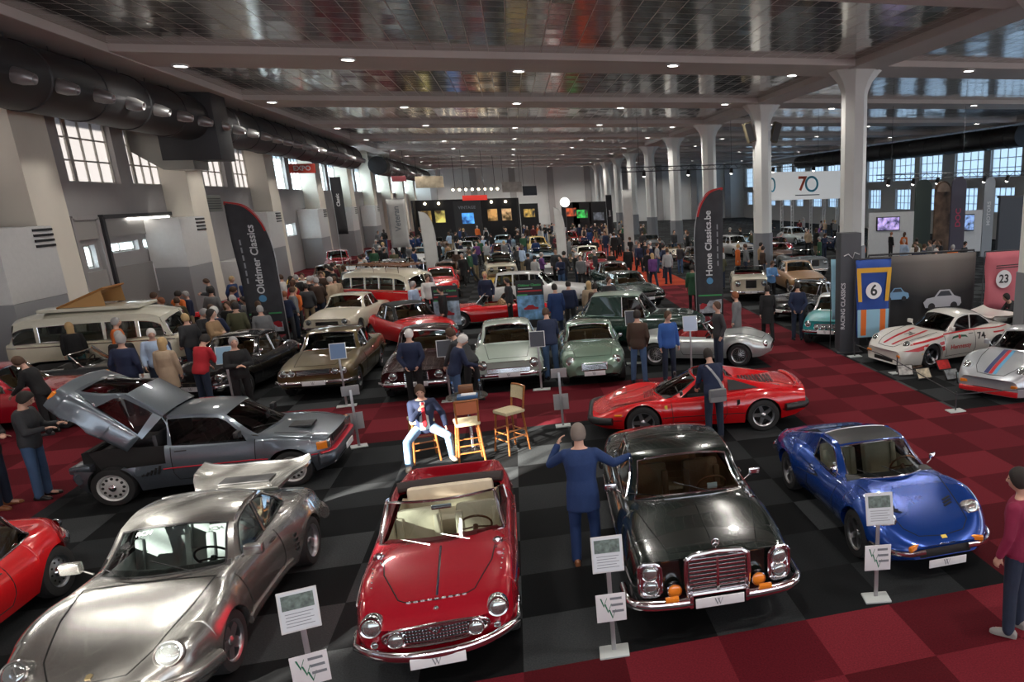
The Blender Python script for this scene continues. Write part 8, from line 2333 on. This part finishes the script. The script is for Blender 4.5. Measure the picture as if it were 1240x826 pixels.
for pose, q, deg, lab, top, tr, hair, st, sc in L:
    if 'between mint' in lab: q = V((.62, 19.0, 0))
    else:
        for k in range(24):
            x, y = pushed(q.x + (.14 * k if k % 2 else -.14 * k), q.y + .03 * k)
            if all(hypot(x - a, y - b) > .62 for a, b in PL): break
        q = V((x, y, 0))
    PL.append((q.x, q.y))
    r = person(pose, q, face(deg), lab, top, tr, hair, st, scale=sc, coat=.34 if (' coat' in lab and pose in ('stand', 'relaxed', 'walk')) else 0, lod=1)
    if 'pale blue shirt in the left aisle' in lab:
        jk = thing('carried_jacket', 'navy jacket slung over the shoulder of the white-haired man in the left aisle', 'jacket', r.location + V((.22, .05, .62)), face(-70)); MB().tube([(0, 0, 0), (.02, 0, .25), (.0, 0, .55), (-.06, 0, .80), (-.16, 0, .84)], [.10, .13, .13, .12, .07], 12, flat=(.55, 1.)).build('jacket_cloth', cloth('navy', 0), jk)
        bg = thing('carrier_bag', 'white carrier bag with a blue print held in the left aisle', 'bag', r.location + V((-.34, -.12, .34)), 0); MB().box((0, 0, .2), (.32, .10, .40), None, .02).build('bag_body', PLATEWHITE, bg); MB().box((0, -.052, .12), (.22, .004, .16), None).build('bag_print', mat('bag_blue', (.06, .20, .42), .6), bg); MB().tube([(-.08, 0, .40), (-.05, 0, .52), (.05, 0, .52), (.08, 0, .40)], .006, 5).build('bag_handle', PLATEWHITE, bg)
# the crowd further back: every visitor a figure of its own
cr = random.Random(11)
TOPS = ['navy', 'black', 'charcoal', 'grey', 'brown', 'blue_suit', 'beige', 'olive', 'red', 'maroon', 'white', 'light_grey', 'orange', 'teal', 'green', 'purple', 'shirt_blue', 'tan']
CN = dict(navy='navy', black='black', charcoal='charcoal', grey='grey', brown='brown', blue_suit='dark blue', beige='beige', olive='olive', red='red', maroon='maroon', white='white', light_grey='light grey', orange='orange', teal='teal', green='green', purple='purple', shirt_blue='pale blue', tan='tan')
HN = dict(dark='dark', brown='brown', grey='grey', white='white', blond='fair', red='ginger')
W8 = [12, 18, 14, 7, 5, 5, 3, 3, 2, 2, 3, 3, 1, 1, 2, 1, 2, 2]
CP = ['stand', 'relaxed', 'pockets', 'walk', 'behind', 'phone', 'crossed']
ZONES = [  # name, count, x range, y range
 ('in the aisle along the left wall', 22, (-9.0, -7.4), (33, 62)), ('beside the red camper van', 14, (-8.8, -6.6), (27, 34)), ('in rows behind the camper van', 20, (-7, 5), (36.5, 47)), ('midway down the hall', 25, (-7, 5.5), (47, 60)),
 ('before the black booth', 28, (-8.5, 2.5), (60, 81)), ('right of the black booth', 28, (2.5, 12), (64, 86)), ('on the orange aisle', 16, (6.4, 8.5), (38, 62)), ('right of the orange aisle', 16, (9, 13), (34, 60)),
 ('among cars right of the columns', 21, (14, 24), (30, 58)), ('under the white 70 sign', 14, (22, 33), (58, 72)), ('by the arched banners on the right', 10, (18, 23), (31, 37)), ('by the front of the cream camper van', 9, (-9.0, -7.7), (22.2, 27)), ('between the left flag and the wall', 11, (-12, -8.3), (27.2, 34)), ('far along the left wall', 6, (-12.5, -9), (58, 84))]
placed = [(o.location.x, o.location.y) for o in bpy.data.objects if o.get('category') == 'person']
for zn, n, xr_, yr_ in ZONES:
    k = 0; tries = 0
    while k < n and tries < 1500:
        tries += 1
        x, y = cr.uniform(*xr_), cr.uniform(*yr_)
        if any((x - a) ** 2 + (y - b) ** 2 < .4 for a, b in placed): continue
        if pushed(x, y, .36) != (x, y): continue
        if any((x - sx) ** 2 + (y - sy) ** 2 < 1.2 for sx, sy in ((-7.35, 26.6), (5.75, 24.3), (aty(684, 245, 60).x, 60), (aty(688, 325, 46).x, 46), (aty(532, 325, 46).x, 46), (aty(755, 300, 52).x, 52), (aty(482, 300, 52).x, 52))): continue
        if abs(y - 46) < .7 and x > 15: continue
        if abs(x - COLX) < .9 and any(abs(y - by) < .9 for by in BEAM_Y): continue
        placed.append((x, y)); top = cr.choices(TOPS, W8)[0]; hair = cr.choices(['dark', 'brown', 'grey', 'white', 'blond', 'red'], [6, 6, 4, 2, 2, 1])[0]; st = 'long' if cr.random() < .2 else 'short'
        pose = cr.choice(CP); coat = .34 if cr.random() < .45 and pose in ('stand', 'walk') else 0
        far_person(V((x, y, 0)), cr.uniform(0, 2 * pi), 'visitor with %s%s hair in %s %s, %s' % ('long ' if st == 'long' else '', HN[hair], CN[top], 'coat' if coat else 'jacket', zn), 'visitors ' + zn, pose, top, cr.choice(['black', 'dark_jeans', 'jeans', 'dark_jeans', 'charcoal', 'khaki']), hair, st, coat, cr.uniform(.94, 1.06))
        k += 1
